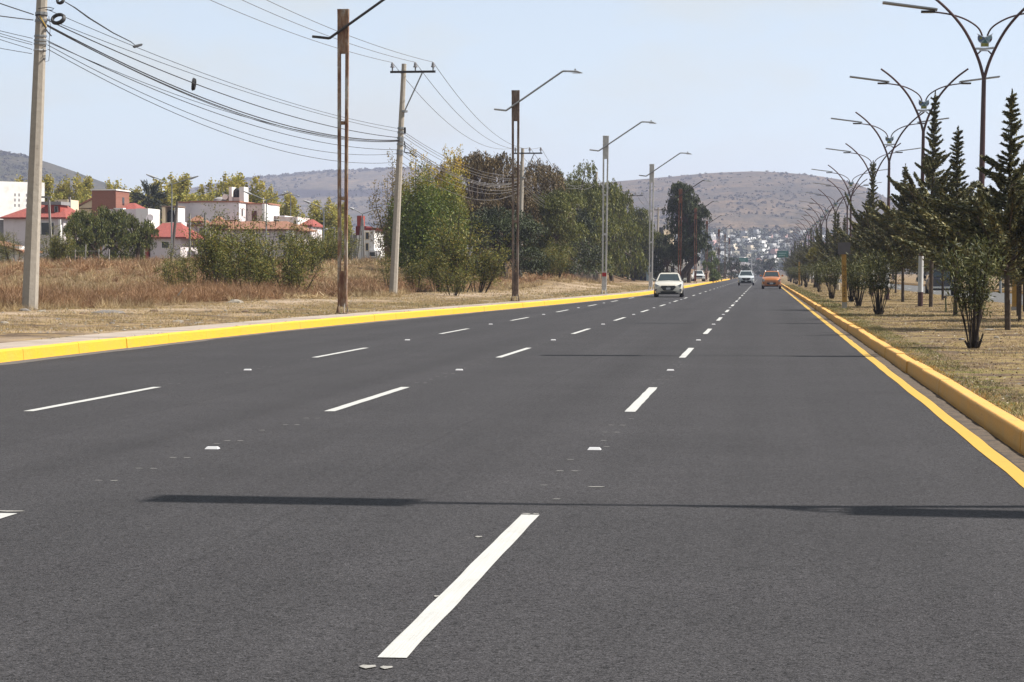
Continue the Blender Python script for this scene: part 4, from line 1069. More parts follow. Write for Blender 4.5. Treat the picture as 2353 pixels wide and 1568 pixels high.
# --- oleander: vase of stems with long narrow leaves
def oleander(seed, h=1.95, w=0.75, nst=16, nl=2700):
    global rng
    keep = rng; rng = np.random.default_rng(seed)
    r = empty("oleander_bush"); limbs = []; C, U = [], []
    for i in range(nst):
        az = rng.uniform(0, 2 * math.pi); sp = rng.uniform(0.1, 1.0) ** 0.6 * w; top = np.array([math.cos(az) * sp, math.sin(az) * sp, h * rng.uniform(0.78, 1.0)])
        a = np.array([math.cos(az) * 0.10 * rng.random(), math.sin(az) * 0.10 * rng.random(), -0.05])
        pts = curve_pts(a, top, (-math.cos(az) * 0.12, -math.sin(az) * 0.12, 0), 7)
        limbs.append((pts, np.linspace(0.017, 0.005, 7) * rng.uniform(0.7, 1.3)))
        m = nl // nst
        t = rng.uniform(0.30, 1.02, m) ** 0.7; q = np.stack([np.interp(t, np.linspace(0, 1, 7), pts[:, j]) for j in range(3)], 1)
        off = rdirs(m) * rng.uniform(0.02, 0.28, (m, 1)) * (0.35 + t[:, None]); off[:, 2] *= 0.7
        C.append(q + off); U.append(rdirs(m) * 0.8 + unit(off) * 0.7 + np.array([0, 0, 0.5]))
    for i in range(8):
        az = rng.uniform(0, 2 * math.pi); limbs.append((curve_pts((0.06 * math.cos(az), 0.06 * math.sin(az), -0.03), (0.16 * math.cos(az), 0.16 * math.sin(az), rng.uniform(0.12, 0.32)), (0, 0, 0), 3), [0.022, 0.02, 0.016]))
    limb_mesh(limbs, M_BARK3, r)
    C = np.concatenate(C); n = len(C)
    crown_mesh(C, np.concatenate(U), rng.uniform(0.08, 0.15, n), rng.uniform(0.016, 0.03, n), L_OLE, r)
    rng = keep
    return r
OLE = [oleander(21, 1.95, 0.62), oleander(22, 1.95, 0.85, 12), oleander(23, 1.95, 0.7, 18)]
ou = set()
for i, (x, y, h, v, lab) in enumerate([
    (3.71, 40.2, 1.95, 0, "nearest one at right with a dark vase of bare stems"),
    (3.65, 72.0, 2.15, 1, "spreading one with two main stems right of the yellow marker post"),
    (3.75, 90.0, 1.95, 2, "upright one just right behind the yellow marker post"),
    (4.05, 104.5, 2.0, 0, "half hidden behind the yellow marker post"),
    (3.47, 115.5, 2.2, 2, "dense one left of the yellow marker post"),
    (3.88, 157.8, 2.1, 1, "sixth along the kerb"), (3.89, 208.5, 2.2, 2, "beside the second yellow post"), (3.9, 236, 2.0, 0, "eighth along the kerb"), (3.8, 262, 2.2, 2, "ninth along the kerb"),
    (3.9, 290, 2.2, 1, "tenth along the kerb"), (3.9, 325, 2.2, 2, "eleventh along the kerb"), (4.0, 365, 2.3, 0, "twelfth along the kerb")]):
    o = OLE[v] if v not in ou else copy_tree(OLE[v]); ou.add(v)
    place(o, (x, y, float(ground_z(x, y)) - 0.02), [0.3, 0.0, 1.0, 2.0, 0.5][i] if i < 5 else random.uniform(0, 6.28), h / 1.95)
    tag(o, "median oleander, " + lab, "bush", "oleander bushes along the median kerb")

# --- generic crowns from clumps of leaves
def clump_leaves(cl, n, L, W, updir=0.0, shell=0.55, gap=0.0):
    """cl: (m,6) clump centres and radii"""
    cl = np.asarray(cl, float); vol = cl[:, 3] * cl[:, 4] * cl[:, 5]; cnt = np.maximum(20, (n * vol ** 0.67 / (vol ** 0.67).sum())).astype(int)
    C, U = [], []
    for c, m in zip(cl, cnt):
        d = rdirs(m); rr = shell + (1 - shell) * rng.random(m); rr = rr * np.where(rng.random(m) < 0.2, rng.uniform(0.9, 1.25, m), 1)
        C.append(c[:3] + d * rr[:, None] * c[3:6]); U.append(rdirs(m) + d * 0.5 + np.array([0, 0, updir]))
    C = np.concatenate(C); U = np.concatenate(U); k = len(C)
    return C, U, rng.uniform(0.6, 1.25, k) * L, rng.uniform(0.6, 1.25, k) * W

def poplar(seed, h, w, mat, n=9000, spires=6, leaf=0.26, low=0.12, fat=1.0):
    global rng
    keep = rng; rng = np.random.default_rng(seed)
    r = empty("poplar_tree"); limbs = [([(0, 0, -0.2), (0, 0, h * 0.25)], [0.16, 0.12])]; cl = []
    for s in range(spires):
        a = rng.uniform(0, 6.28); q = w / 2 * rng.uniform(0.35, 1.0) * (0 if s == 0 else 1); top = h * (1.0 if s == 0 else rng.uniform(0.66, 0.97))
        p0 = np.array([0, 0, h * 0.12]); p1 = np.array([math.cos(a) * q, math.sin(a) * q, top])
        pts = curve_pts(p0, p1, (math.cos(a) * q * 0.5, math.sin(a) * q * 0.5, 0), 6); limbs.append((pts, [0.11, 0.09, 0.065, 0.045, 0.025, 0.008]))
        m = 9
        for j in range(m):
            t = low + (1.0 - low) * (j + rng.random()) / m; t = min(t, 1.0)
            c = np.array([np.interp(t, np.linspace(0, 1, 6), pts[:, i]) for i in range(3)]); rr = w * 0.27 * fat * (1.25 - t * 0.90) * rng.uniform(0.7, 1.25)
            ang = rng.uniform(0, 6.28); c = c + np.array([math.cos(ang), math.sin(ang), 0]) * rr * rng.uniform(0.1, 0.9)
            cl.append([c[0], c[1], c[2], rr, rr, rr * rng.uniform(1.2, 1.9)])
    limb_mesh(limbs, M_BARK2, r)
    crown_mesh(*clump_leaves(cl, n, leaf, leaf * 0.7, 0.35, 0.35), mat, r)
    rng = keep
    return r

def pepper(seed, h, w, mat, n=22000, leaf=0.26, lobes=40, base=0.03, droop=1.0, trunk=True, profile=None):
    """pepper tree: rounded lobes hung with drooping sprays"""
    global rng
    keep = rng; rng = np.random.default_rng(seed)
    r = empty("pepper_tree"); limbs = []; C, U = [], []
    limbs.append(([(0, 0, -0.2), (0.1, 0, h * 0.2), (0, 0.1, h * 0.4)], [0.3, 0.24, 0.2]))
    for s in range(lobes):
        d = rdirs(1)[0]; d[2] = abs(d[2]) * 1.1 - 0.25
        if profile is None:
            z = rng.uniform(0.10, 0.92) ** 0.9; pw = w * 0.43 * math.sqrt(max(0.02, 1 - (max(0, z - 0.35) / 0.62) ** 2)); a = rng.uniform(0, 6.28); q = pw * rng.uniform(0.35, 1.0) ** 0.6
            c = np.array([math.cos(a) * q, math.sin(a) * q, z * h])
        else:
            z = rng.uniform(base + 0.08, 0.97); pw = np.interp(z, [p[0] for p in profile], [p[1] for p in profile]); px = np.interp(z, [p[0] for p in profile], [p[2] for p in profile])
            a = rng.uniform(0, 6.28); q = pw * math.sqrt(rng.random()) * 0.8
            c = np.array([px + math.cos(a) * q, math.sin(a) * q, z * h])
        rr = w * rng.uniform(0.10, 0.19) if profile is None else w * rng.uniform(0.08, 0.14)
        limbs.append((curve_pts((0, 0.05, h * 0.35), c, (0, 0, h * 0.03), 5), [0.14, 0.10, 0.07, 0.05, 0.02]))
        ns = n // lobes // 16
        dd = rdirs(ns); dd[:, 2] = np.abs(dd[:, 2]) * 0.9 - 0.2
        st = c + dd * rr * rng.uniform(0.5, 1.08, (ns, 1)); ln = rng.uniform(0.35, 1.25, ns) * droop * (h / 8.0) ** 0.5
        t = rng.random((ns, 16)) ** 0.8
        P = st[:, None, :] + np.stack([dd[:, None, 0] * t * 0.25, dd[:, None, 1] * t * 0.25, -t * ln[:, None]], -1) + rng.normal(size=(ns, 16, 3)) * 0.06
        C.append(P.reshape(-1, 3)); u = rdirs(ns * 16) * 0.55; u[:, 2] -= 0.85; U.append(u)
    C = np.concatenate(C); U = np.concatenate(U); keepm = C[:, 2] > base * h * rng.uniform(0.5, 1.2, len(C)); C, U = C[keepm], U[keepm]
    limb_mesh(limbs, M_BARK, r)
    k = len(C); crown_mesh(C, U, rng.uniform(0.6, 1.3, k) * leaf, rng.uniform(0.6, 1.3, k) * leaf * 0.36, mat, r)
    rng = keep
    return r

def shrub(seed, h, w, mat, nst=14, n=4200, leaf=0.10, bare=0.25):
    global rng
    keep = rng; rng = np.random.default_rng(seed)
    r = empty("field_shrub"); limbs = []; C, U = [], []
    for i in range(nst):
        az = rng.uniform(0, 6.28); sp = w / 2 * rng.uniform(0.1, 1.0); top = np.array([math.cos(az) * sp, math.sin(az) * sp, h * rng.uniform(0.55, 1.0)])
        a = np.array([math.cos(az) * sp * 0.25, math.sin(az) * sp * 0.25, -0.1]); pts = curve_pts(a, top, (math.cos(az) * 0.2, math.sin(az) * 0.2, 0), 6)
        limbs.append((pts, np.linspace(0.024, 0.005, 6)))
        nt_ = 9
        for j in range(nt_):
            t = rng.uniform(bare, 0.95); p = np.array([np.interp(t, np.linspace(0, 1, 6), pts[:, q]) for q in range(3)])
            d = unit(rdirs(1) + np.array([[math.cos(az) * 0.4, math.sin(az) * 0.4, 0.8]]))[0]; ln = h * rng.uniform(0.10, 0.26)
            limbs.append(([p, p + d * ln * 0.6, p + d * ln], [0.008, 0.006, 0.003]))
            m = n // nst // nt_; tt = rng.uniform(0.1, 1.08, m)
            C.append(p + np.outer(tt * ln, d) + rng.normal(size=(m, 3)) * (0.05 + 0.02 * h)); U.append(np.tile(d, (m, 1)) + rdirs(m) * 0.8)
    limb_mesh(limbs, M_BARK3, r, 4)
    C = np.concatenate(C); k = len(C)
    crown_mesh(C, np.concatenate(U), rng.uniform(0.6, 1.3, k) * leaf, rng.uniform(0.6, 1.3, k) * leaf * 0.38, mat, r)
    rng = keep
    return r

def put(o, vx, vy_top, Y, h0, wpx=None, w0=None, vy_base=None, rz=None, zoff=-0.1):
    """stand a plant at picture column vx, distance Y, so that its top reaches vy_top"""
    x = D(vx, 628, Y)[0]; zg = float(ground_z(x, Y)); zt = zpix(vy_top, Y); s = (zt - zg) / h0
    sw = s if wpx is None else (wpx / F * Y) / w0
    place(o, (x, Y, zg + zoff), random.uniform(0, 6.28) if rz is None else rz, (sw, sw, s)); return o

# background row of yellowing poplars behind the houses
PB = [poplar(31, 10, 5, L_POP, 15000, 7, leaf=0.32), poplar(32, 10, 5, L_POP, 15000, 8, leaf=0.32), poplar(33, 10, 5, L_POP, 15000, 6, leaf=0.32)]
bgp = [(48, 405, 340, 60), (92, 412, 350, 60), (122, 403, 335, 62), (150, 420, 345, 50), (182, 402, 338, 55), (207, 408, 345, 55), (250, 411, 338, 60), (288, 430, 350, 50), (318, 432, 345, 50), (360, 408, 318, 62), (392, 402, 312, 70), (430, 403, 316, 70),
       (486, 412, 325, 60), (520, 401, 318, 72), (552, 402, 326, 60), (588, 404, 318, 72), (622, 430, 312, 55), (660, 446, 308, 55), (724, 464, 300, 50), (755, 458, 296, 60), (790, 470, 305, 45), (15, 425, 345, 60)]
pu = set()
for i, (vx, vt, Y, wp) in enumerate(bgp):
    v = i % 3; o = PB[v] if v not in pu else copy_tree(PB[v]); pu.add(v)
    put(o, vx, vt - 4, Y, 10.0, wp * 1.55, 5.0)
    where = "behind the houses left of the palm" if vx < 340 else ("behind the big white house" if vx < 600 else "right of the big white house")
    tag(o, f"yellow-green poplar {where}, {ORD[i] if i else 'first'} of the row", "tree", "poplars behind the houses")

# poplars beside the second power pole
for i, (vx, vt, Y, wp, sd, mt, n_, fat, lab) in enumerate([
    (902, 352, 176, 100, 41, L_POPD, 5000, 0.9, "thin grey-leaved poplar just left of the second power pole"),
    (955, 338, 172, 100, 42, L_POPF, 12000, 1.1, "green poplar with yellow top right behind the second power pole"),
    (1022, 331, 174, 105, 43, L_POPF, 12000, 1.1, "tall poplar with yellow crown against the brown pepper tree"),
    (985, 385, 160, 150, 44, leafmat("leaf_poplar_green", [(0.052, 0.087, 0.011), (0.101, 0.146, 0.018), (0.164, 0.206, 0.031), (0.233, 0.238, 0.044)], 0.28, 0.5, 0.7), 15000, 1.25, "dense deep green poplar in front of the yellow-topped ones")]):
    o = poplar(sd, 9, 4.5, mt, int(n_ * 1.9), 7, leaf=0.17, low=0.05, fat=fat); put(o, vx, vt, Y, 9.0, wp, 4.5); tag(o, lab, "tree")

# pepper trees along the field
for i, (vx, vt, Y, wp, sd, mt, lab) in enumerate([
    (1092, 338, 190, 170, 51, L_PEPB, "big brownish pepper tree left of the second rusty lamp post"),
    (1150, 345, 196, 150, 52, L_PEPB, "brown weeping pepper tree behind the second rusty lamp post"),
    (1222, 352, 205, 150, 53, L_PEPB, "brown-topped pepper tree just right of the third power pole"),
    (1262, 430, 200, 140, 54, L_PEPG, "low green and brown pepper tree drooping behind the straw mound"),
    (1318, 368, 235, 160, 55, L_PEPG, "tall rounded green pepper tree with a domed top"),
    (1368, 402, 245, 130, 56, L_PEPG, "green pepper tree behind the grey lamp post"),
    (1405, 430, 262, 110, 57, L_PEPG, "weeping green pepper tree right of the grey lamp post"),
    (1455, 470, 300, 90, 58, L_PEPG, "small dull green pepper tree behind the fifth power pole"),
    (1490, 495, 320, 80, 59, L_PEPG, "low green tree behind the fourth lamp post"),
    (1160, 470, 178, 190, 60, L_PEPD, "shady dark lower boughs of a pepper tree behind the tall shrub"),
    (1300, 480, 215, 150, 61, L_PEPD, "dark pepper tree low behind the wire fence"),
    (1230, 440, 212, 130, 62, L_PEPD, "dark pepper tree behind the straw mound"),
    (1534, 535, 300, 70, 63, L_PEPD, "low dark tree left behind the lone roadside tree")]):
    o = pepper(sd, 9, 7, mt, n=33000 if Y < 240 else 19000, leaf=0.205 if Y < 240 else 0.28); put(o, vx, vt - 4, Y, 9.0, wp * 1.28, 7.0); tag(o, lab, "tree", "pepper trees along the field")

# the lone dark tree at the roadside
prof = [(0.0, 0.6, 0), (0.18, 2.4, -0.4), (0.35, 3.6, 0.1), (0.5, 3.4, 0.7), (0.62, 3.0, 0.1), (0.75, 2.5, -0.6), (0.88, 1.9, -1.2), (1.0, 1.1, -1.4)]
dt = pepper(70, 13.0, 8.6, L_PEPD, n=42000, leaf=0.30, lobes=80, base=0.16, droop=0.8, profile=prof)
x_, y_ = D(1588, 628, 292)[0], 292.0
place(dt, (x_ - 0.3, y_, float(ground_z(x_, y_)) - 0.1), 0.0, (0.98, 0.98, (zpix(413, 292) - float(ground_z(x_, y_))) / 13.2)); tag(dt, "lone dark green tree leaning over the kerb with a stout bare trunk", "tree")
MB().tube([(-0.9, -0.2, -0.3), (-0.7, -0.2, 1.2), (0.2, -0.1, 2.4), (1.4, 0, 3.4)], [0.55, 0.48, 0.42, 0.3], 10).build("bole", M_BARK3, dt, smooth=True, local=True)
o = pepper(71, 4, 2.2, leafmat("leaf_bright", [(0.09, 0.13, 0.03), (0.14, 0.18, 0.04), (0.18, 0.21, 0.06)], 0.3), n=2500, leaf=0.25, lobes=10); put(o, 1634, 572, 335, 4.0); tag(o, "small bright green tree beside the lone dark tree", "tree")

# shrubs of the field
SH = [shrub(81, 3, 2.6, L_SHR, 14, 4600), shrub(82, 3, 2.6, L_SHR, 11, 3000), shrub(83, 3, 2.6, L_SHR, 18, 5800), shrub(84, 3, 2.2, L_SHR, 8, 1600)]
su = set()
for i, (vx, vt, Y, wp, v, lab) in enumerate([
    (372, 585, 100, 60, 3, "thin shrub with bare stems left of the double-armed lamp"), (418, 560, 104, 80, 1, "open shrub below the double-armed lamp"), (455, 570, 108, 70, 3, "thin shrub in front of the pinkish house"),
    (500, 500, 108, 120, 2, "leafy shrub reaching highest before the white house"), (548, 520, 112, 120, 0, "broad leafy shrub in the middle of the thicket"), (590, 510, 114, 120, 2, "dense shrub before the orange tile roof"),
    (640, 522, 108, 130, 0, "wide shrub at the right of the thicket"), (672, 560, 98, 110, 1, "low spreading shrub at the right end of the thicket, nearest the road"), (705, 530, 140, 90, 2, "rounded shrub behind the right end of the thicket"), (560, 560, 100, 130, 1, "low open shrub at the foot of the thicket"),
    (735, 535, 170, 100, 0, "dull shrub below the pale street lamp"), (770, 540, 178, 100, 2, "shrub with orange leaf tips left of the first rusty post"),
    (900, 575, 120, 55, 3, "small sparse shrub left of the second power pole"), (955, 570, 120, 80, 1, "low shrub right of the second power pole"), (1005, 565, 122, 100, 0, "leafy shrub left of the tall slanting one"),
    (1055, 480, 122, 120, 2, "tall slanting shrub with yellowish tips before the dark trees"), (1095, 545, 124, 100, 0, "broad shrub leaning right under the dark trees"), (1040, 590, 112, 90, 1, "low twiggy shrub at the foot of the tall one"),
    (112, 520, 150, 75, 0, "tall thin shrub right of the first power pole"), (140, 540, 155, 60, 2, "leafy shrub left of the big round bush"), (35, 525, 150, 60, 3, "thin shrub before the red-roofed house, left of the first pole"), (10, 535, 152, 50, 1, "sparse shrub at the left edge"),
    (1250, 556, 188, 70, 0, "grey-green shrub on top of the straw mound"), (1278, 572, 192, 60, 2, "low shrub right of the straw mound")]):
    o = SH[v] if v not in su else copy_tree(SH[v]); su.add(v)
    put(o, vx, vt - (20 if 480 < vx < 720 else 8), Y, 3.0, wp * 1.4, 2.6); tag(o, lab, "shrub", "shrubs of the dry field")
for i, (vx, vt, Y, wp, sd, lab) in enumerate([(205, 478, 186, 130, 91, "left half of the big round willowy bush before the houses"), (258, 476, 190, 140, 92, "middle of the big round willowy bush before the houses"), (315, 490, 184, 110, 93, "right part of the big round willowy bush before the houses"), (178, 500, 182, 80, 94, "low left edge of the big round willowy bush")]):
    o = pepper(sd, 4.6, 5.0, L_SHRD, n=11000, leaf=0.22, lobes=24, base=0.03); put(o, vx, vt, Y, 4.4, wp, 5.0); tag(o, lab, "bush", "round bush before the houses")
    o.name = "willow_bush"

# palm behind the houses
pm = empty("palm_tree"); V_, F_ = [], []
trunk = MB().tube([(0, 0, -0.2), (0.1, 0, 3), (0, 0, 6.0)], [0.25, 0.2, 0.22], 8).build("trunk", M_BARK2, pm, local=True)
C, U = [], []
for i in range(46):
    az = i * 2.4; el = math.radians(random.uniform(-50, 75)); d = np.array([math.cos(az) * math.cos(el), math.sin(az) * math.cos(el), math.sin(el)]); ln = random.uniform(1.4, 2.1)
    for q in range(26):
        t = 0.35 + 0.65 * q / 25; C.append(np.array([0, 0, 6.1]) + d * ln * t + np.array([0, 0, -0.5 * t * t * ln * 0.5]) + np.random.default_rng(i * 50 + q).normal(size=3) * 0.16 * t); U.append(d + np.random.default_rng(i * 7 + q).normal(size=3) * 0.35)
crown_mesh(np.array(C), np.array(U), 0.6, 0.10, L_PALM, pm)
put(pm, 345, 402, 300, 8.0); tag(pm, "dark shaggy palm behind the houses, left of the double-armed lamp", "palm")
pm2 = copy_tree(pm); put(pm2, 850, 555, 240, 8.0); tag(pm2, "small palm behind the red-roofed white building", "palm")

# distant trees at the end of the road and beyond the opposite carriageway
far0 = pepper(101, 7, 6, L_FAR, n=3200, leaf=0.42, lobes=16); far1 = pepper(102, 7, 6, L_FAR, n=3200, leaf=0.42, lobes=14, base=0.05); fu = set()
farl = [(1680, 585, 520, 40, 0), (1700, 600, 560, 40, 1), (1668, 600, 500, 34, 1), (1650, 612, 470, 30, 0), (1735, 598, 900, 30, 0), (1752, 590, 850, 34, 1), (1770, 588, 760, 40, 0), (1712, 610, 950, 36, 1), (1640, 560, 560, 40, 1),
        (1510, 560, 350, 60, 0), (1535, 575, 350, 50, 1), (1480, 560, 360, 60, 1)]
for i, (vx, vt, Y, wp, v) in enumerate(farl):
    src = (far0, far1)[v]; o = src if v not in fu else copy_tree(src); fu.add(v); o.name = "distant_tree"
    x = D(vx, 628, Y)[0]; zg = 0.2; s = (zpix(vt, Y) - zg) / 7.0; sw = wp / F * Y / 6.0 * 1.3
    place(o, (x, Y, zg - 0.3), random.uniform(0, 6), (sw, sw, s)); tag(o, f"distant dull green tree near the road's end, {ORD[i] if i else 'first'} of the clump", "tree", "distant trees at the road's end")
for i, (x, Y, h) in enumerate([(22, 118, 5.5), (25, 150, 6), (21, 175, 5), (27, 200, 6.5), (23, 235, 6), (30, 265, 7), (22, 300, 6), (26, 350, 7), (24, 420, 7), (19.5, 135, 1.6), (20, 160, 1.4), (19.6, 185, 1.6)]):
    o = copy_tree((far0, far1)[i % 2]); o.name = "roadside_tree"; s = h / 7.0
    place(o, (x, Y, float(ground_z(x, Y)) - 0.3), random.uniform(0, 6), s); tag(o, f"dull green tree beyond the opposite road, {ORD[i] if i else 'first'} from the right", "tree", "trees beyond the opposite road")
# a yellow-tipped bush on the median
o = pepper(103, 2.2, 2.0, L_YEL, n=2200, leaf=0.16, lobes=10, base=0.1, droop=0.3); place(o, (4.7, 205, float(ground_z(4.7, 205))), 0, (0.9, 0.9, 1.7)); tag(o, "yellowish bush among the cypresses right of the second yellow post", "bush"); o.name = "yellow_bush"

# ------------------------------------------------------------------ dry weeds and grass (too many to count)
def blades(B, T, w):
    """triangles from foot B to tip T"""
    n = len(B); d = T - B; s = np.stack([-d[:, 1], d[:, 0], np.zeros(n)], 1) + rng.normal(size=(n, 3)) * 0.15; s = unit(s) * (np.broadcast_to(w, n) / 2)[:, None]
    V = np.stack([B - s, B + s, T], 1).reshape(-1, 3); return V, np.arange(n * 3).reshape(n, 3)

def weeds(n, Yr, dr, R, per, w, thr, inv, twig=True, squash=0.8):
    Y = rng.uniform(*Yr, n); d = dr[0] + (dr[1] - dr[0]) * rng.random(n) ** 1.2; X = kerbx(Y) - d
    nz = fnoise(X / 4.5, Y / 9.0, 3); ok = (nz * inv > (thr + 0.05 * rng.normal(size=n)) * inv) | (rng.random(n) < 0.12); X, Y = X[ok], Y[ok]; n = len(X); Z = ground_z(X, Y) - 0.03
    S = R[0] + (R[1] - R[0]) * rng.random(n) ** 1.3
    c = np.repeat(np.stack([X, Y, Z], 1), per, 0); s = np.repeat(S, per); m = len(c)
    dv = rdirs(m); dv[:, 2] = np.abs(dv[:, 2]) * 1.2 + 0.15; dv = unit(dv); dv[:, 2] *= squash
    tip = c + dv * (s * rng.uniform(0.55, 1.1, m))[:, None]
    b = c + rng.normal(size=(m, 3)) * (s * 0.12)[:, None] * np.array([1, 1, 0.1])
    if twig:
        h = rng.random(m) < 0.65; t = rng.uniform(0.35, 0.8, m)[:, None]
        b2 = b + (tip - b) * t; tw = rdirs(m); tw[:, 2] = np.abs(tw[:, 2]); tip2 = b2 + unit(tw + dv) * (s * rng.uniform(0.15, 0.4, m))[:, None]
        b = np.where(h[:, None], b2, b); tip = np.where(h[:, None], tip2, tip)
    return blades(b, tip, w * rng.uniform(0.6, 1.4, m))

def weedmat(name, cols, cs=0.25):
    m = leafmat(name, cols, 0.2, 0.35, cs, kk=0.66); return m
M_WB = weedmat("weed_rust", [(0.19, 0.092, 0.042), (0.31, 0.16, 0.076), (0.43, 0.245, 0.125), (0.58, 0.38, 0.21)])
M_WS = weedmat("weed_straw", [(0.32, 0.21, 0.10), (0.46, 0.325, 0.165), (0.58, 0.43, 0.23), (0.66, 0.52, 0.31)])
M_GR = weedmat("grass_dry", [(0.32, 0.21, 0.09), (0.49, 0.345, 0.16), (0.62, 0.46, 0.24), (0.28, 0.25, 0.07)], 1.5)
M_GG = weedmat("grass_green", [(0.07, 0.095, 0.02), (0.13, 0.15, 0.035), (0.22, 0.21, 0.06), (0.32, 0.26, 0.11)], 1.5)

def joined(name, parts, mat, label, cat):
    V = []; Fc = []; k = 0
    for v, f in parts: V.append(v); Fc.append(f + k); k += len(v)
    o = mesh_np(name, np.concatenate(V), np.concatenate(Fc), mat); tag(o, label, cat, kind="stuff"); return o
joined("dry_weeds", [weeds(820, (52, 100), (10.1, 26), (0.30, 1.15), 230, 0.013, 0.47, 1), weeds(170, (56, 92), (10.3, 14.5), (0.35, 1.05), 260, 0.013, -1.0, 1), weeds(1150, (85, 150), (9.8, 45), (0.35, 1.2), 130, 0.024, 0.47, 1), weeds(1300, (130, 240), (9.8, 70), (0.4, 1.2), 60, 0.045, 0.48, 1)],
       M_WB, "rust-brown dry twiggy weeds covering the field beside the road", "weeds")
joined("dry_grass", [weeds(5200, (50, 100), (9.2, 26), (0.16, 0.48), 36, 0.013, 0.54, -1, False, 1.2), weeds(7000, (90, 160), (9.0, 45), (0.2, 0.5), 26, 0.026, 0.56, -1, False, 1.2), weeds(6500, (140, 260), (8.8, 75), (0.25, 0.6), 20, 0.05, 0.56, -1, False, 1.2)],
       M_WS, "pale straw grass standing between the brown weeds of the field", "grass")

def lawn(n, xr, yr, hh, w, thr, seed, fx=1.5, fy=2.5, ex=1.0):
    Y = yr[0] + (yr[1] - yr[0]) * rng.random(n) ** ex
    X = rng.uniform(xr[0], xr[1], n) if xr[0] > 0 else kerbx(Y) + rng.uniform(xr[0], xr[1], n)
    ok = fnoise(X / fx, Y / fy, seed) > thr + 0.05 * rng.normal(size=n); X, Y = X[ok], Y[ok]; n = len(X)
    B = np.stack([X, Y, ground_z(X, Y) - 0.008], 1); dv = rdirs(n); dv[:, 2] = np.abs(dv[:, 2]) + 0.35
    return blades(B, B + unit(dv) * (hh * rng.uniform(0.4, 1.3, n))[:, None], w * rng.uniform(0.6, 1.4, n))
joined("verge_grass", [lawn(90000, (-8.8, -1.35), (44, 110), 0.09, 0.012, 0.40, 61), lawn(30000, (-8.8, -1.2), (110, 240), 0.12, 0.03, 0.42, 62)], M_GR, "short dry grass on the verge between the pavement and the field", "grass")
joined("verge_tufts", [lawn(16000, (-4.6, -1.6), (66, 240), 0.10, 0.02, 0.56, 63, 1.2, 6.0), lawn(3000, (-1.50, -1.22), (40, 170), 0.09, 0.012, 0.58, 64), lawn(2200, (-0.215, -0.165), (34, 170), 0.07, 0.012, 0.55, 65, 0.3, 1.1)], M_GG, "small green grass tufts along the pavement edges", "grass")
joined("median_grass", [lawn(80000, (2.31, 9.0), (18, 60), 0.055, 0.009, 0.47, 71, ex=1.3), lawn(60000, (2.31, 10.6), (55, 130), 0.07, 0.018, 0.46, 72), lawn(20000, (2.31, 10.6), (120, 260), 0.09, 0.04, 0.38, 73)], M_GR, "short dry grass covering the median", "grass")
joined("median_green_grass", [lawn(22000, (2.31, 2.85), (14, 90), 0.06, 0.009, 0.40, 74, 0.6, 1.2), lawn(26000, (2.31, 8.0), (22, 90), 0.05, 0.010, 0.60, 75), lawn(12000, (2.31, 3.2), (80, 240), 0.10, 0.03, 0.45, 76)], M_GG, "greener grass patches on the median near the kerb", "grass")
joined("painted_grass", [lawn(9000, (2.30, 2.40), (14, 130), 0.055, 0.010, 0.44, 77, 0.5, 0.9), lawn(2500, (2.40, 2.58), (14, 100), 0.05, 0.010, 0.55, 78, 0.5, 0.9)], weedmat("grass_oversprayed", [(0.50, 0.24, 0.04), (0.60, 0.32, 0.06), (0.42, 0.28, 0.07)], 1.5), "grass stained orange by kerb paint along the median edge", "grass")
def litter_bits(n, xr, yr, s0, s1, seed):
    X = rng.uniform(xr[0], xr[1], n); Y = yr[0] + (yr[1] - yr[0]) * rng.random(n) ** 1.4
    C_ = np.stack([X, Y, ground_z(X, Y) + 0.012], 1); U_ = rdirs(n); U_[:, 2] *= 0.25
    return leaf_quads(C_, U_, rng.uniform(s0, s1, n), rng.uniform(s0, s1, n) * 0.5)
V_, F_ = litter_bits(9000, (2.4, 9.5), (18, 90), 0.02, 0.06, 1); o = mesh_np("leaf_litter", V_, F_, weedmat("litter_leaves", [(0.10, 0.05, 0.03), (0.22, 0.14, 0.08), (0.40, 0.32, 0.22), (0.62, 0.56, 0.46)], 1.5)); tag(o, "fallen dry leaves and twigs strewn over the median", "leaf litter", kind="stuff")

# ------------------------------------------------------------------ vehicles (front towards -y, wheels on z = 0)
def carpaint(name, col, metal=0.15):
    if name in MATS: return MATS[name]
    m, t, bs, _ = new_mat(name); col = tuple(v * 0.7 for v in col)
    c = ramp(t, noise(t, 3.0, 4, 0.6), [(0.3, tuple(v * 0.94 for v in col)), (0.7, tuple(min(1, v * 1.04) for v in col))])
    t.links.new(c, bs.inputs["Base Color"]); bs.inputs["Metallic"].default_value = metal; bs.inputs["Roughness"].default_value = 0.32
    bs.inputs["Coat Weight"].default_value = 0.6; bs.inputs["Coat Roughness"].default_value = 0.08
    return m
M_LAMPG = plain("headlamp_glass", (0.42, 0.44, 0.47), 0.12, 0.25, 18, spec=0.8)
M_PLATE = plain("number_plate", (0.55, 0.55, 0.56), 0.5, 0.12, 25)
M_CHROME = plain("chrome_trim", (0.62, 0.62, 0.63), 0.2, 0.05, 10, metal=0.8)
M_RED = plain("tail_lamp_red", (0.45, 0.02, 0.02), 0.25, 0.1, 10)
M_RIM = plain("alloy_rim", (0.38, 0.38, 0.39), 0.35, 0.1, 10, metal=0.6)
M_GRILLE = plain("grille_black", (0.012, 0.012, 0.014), 0.45, 0.3, 30)

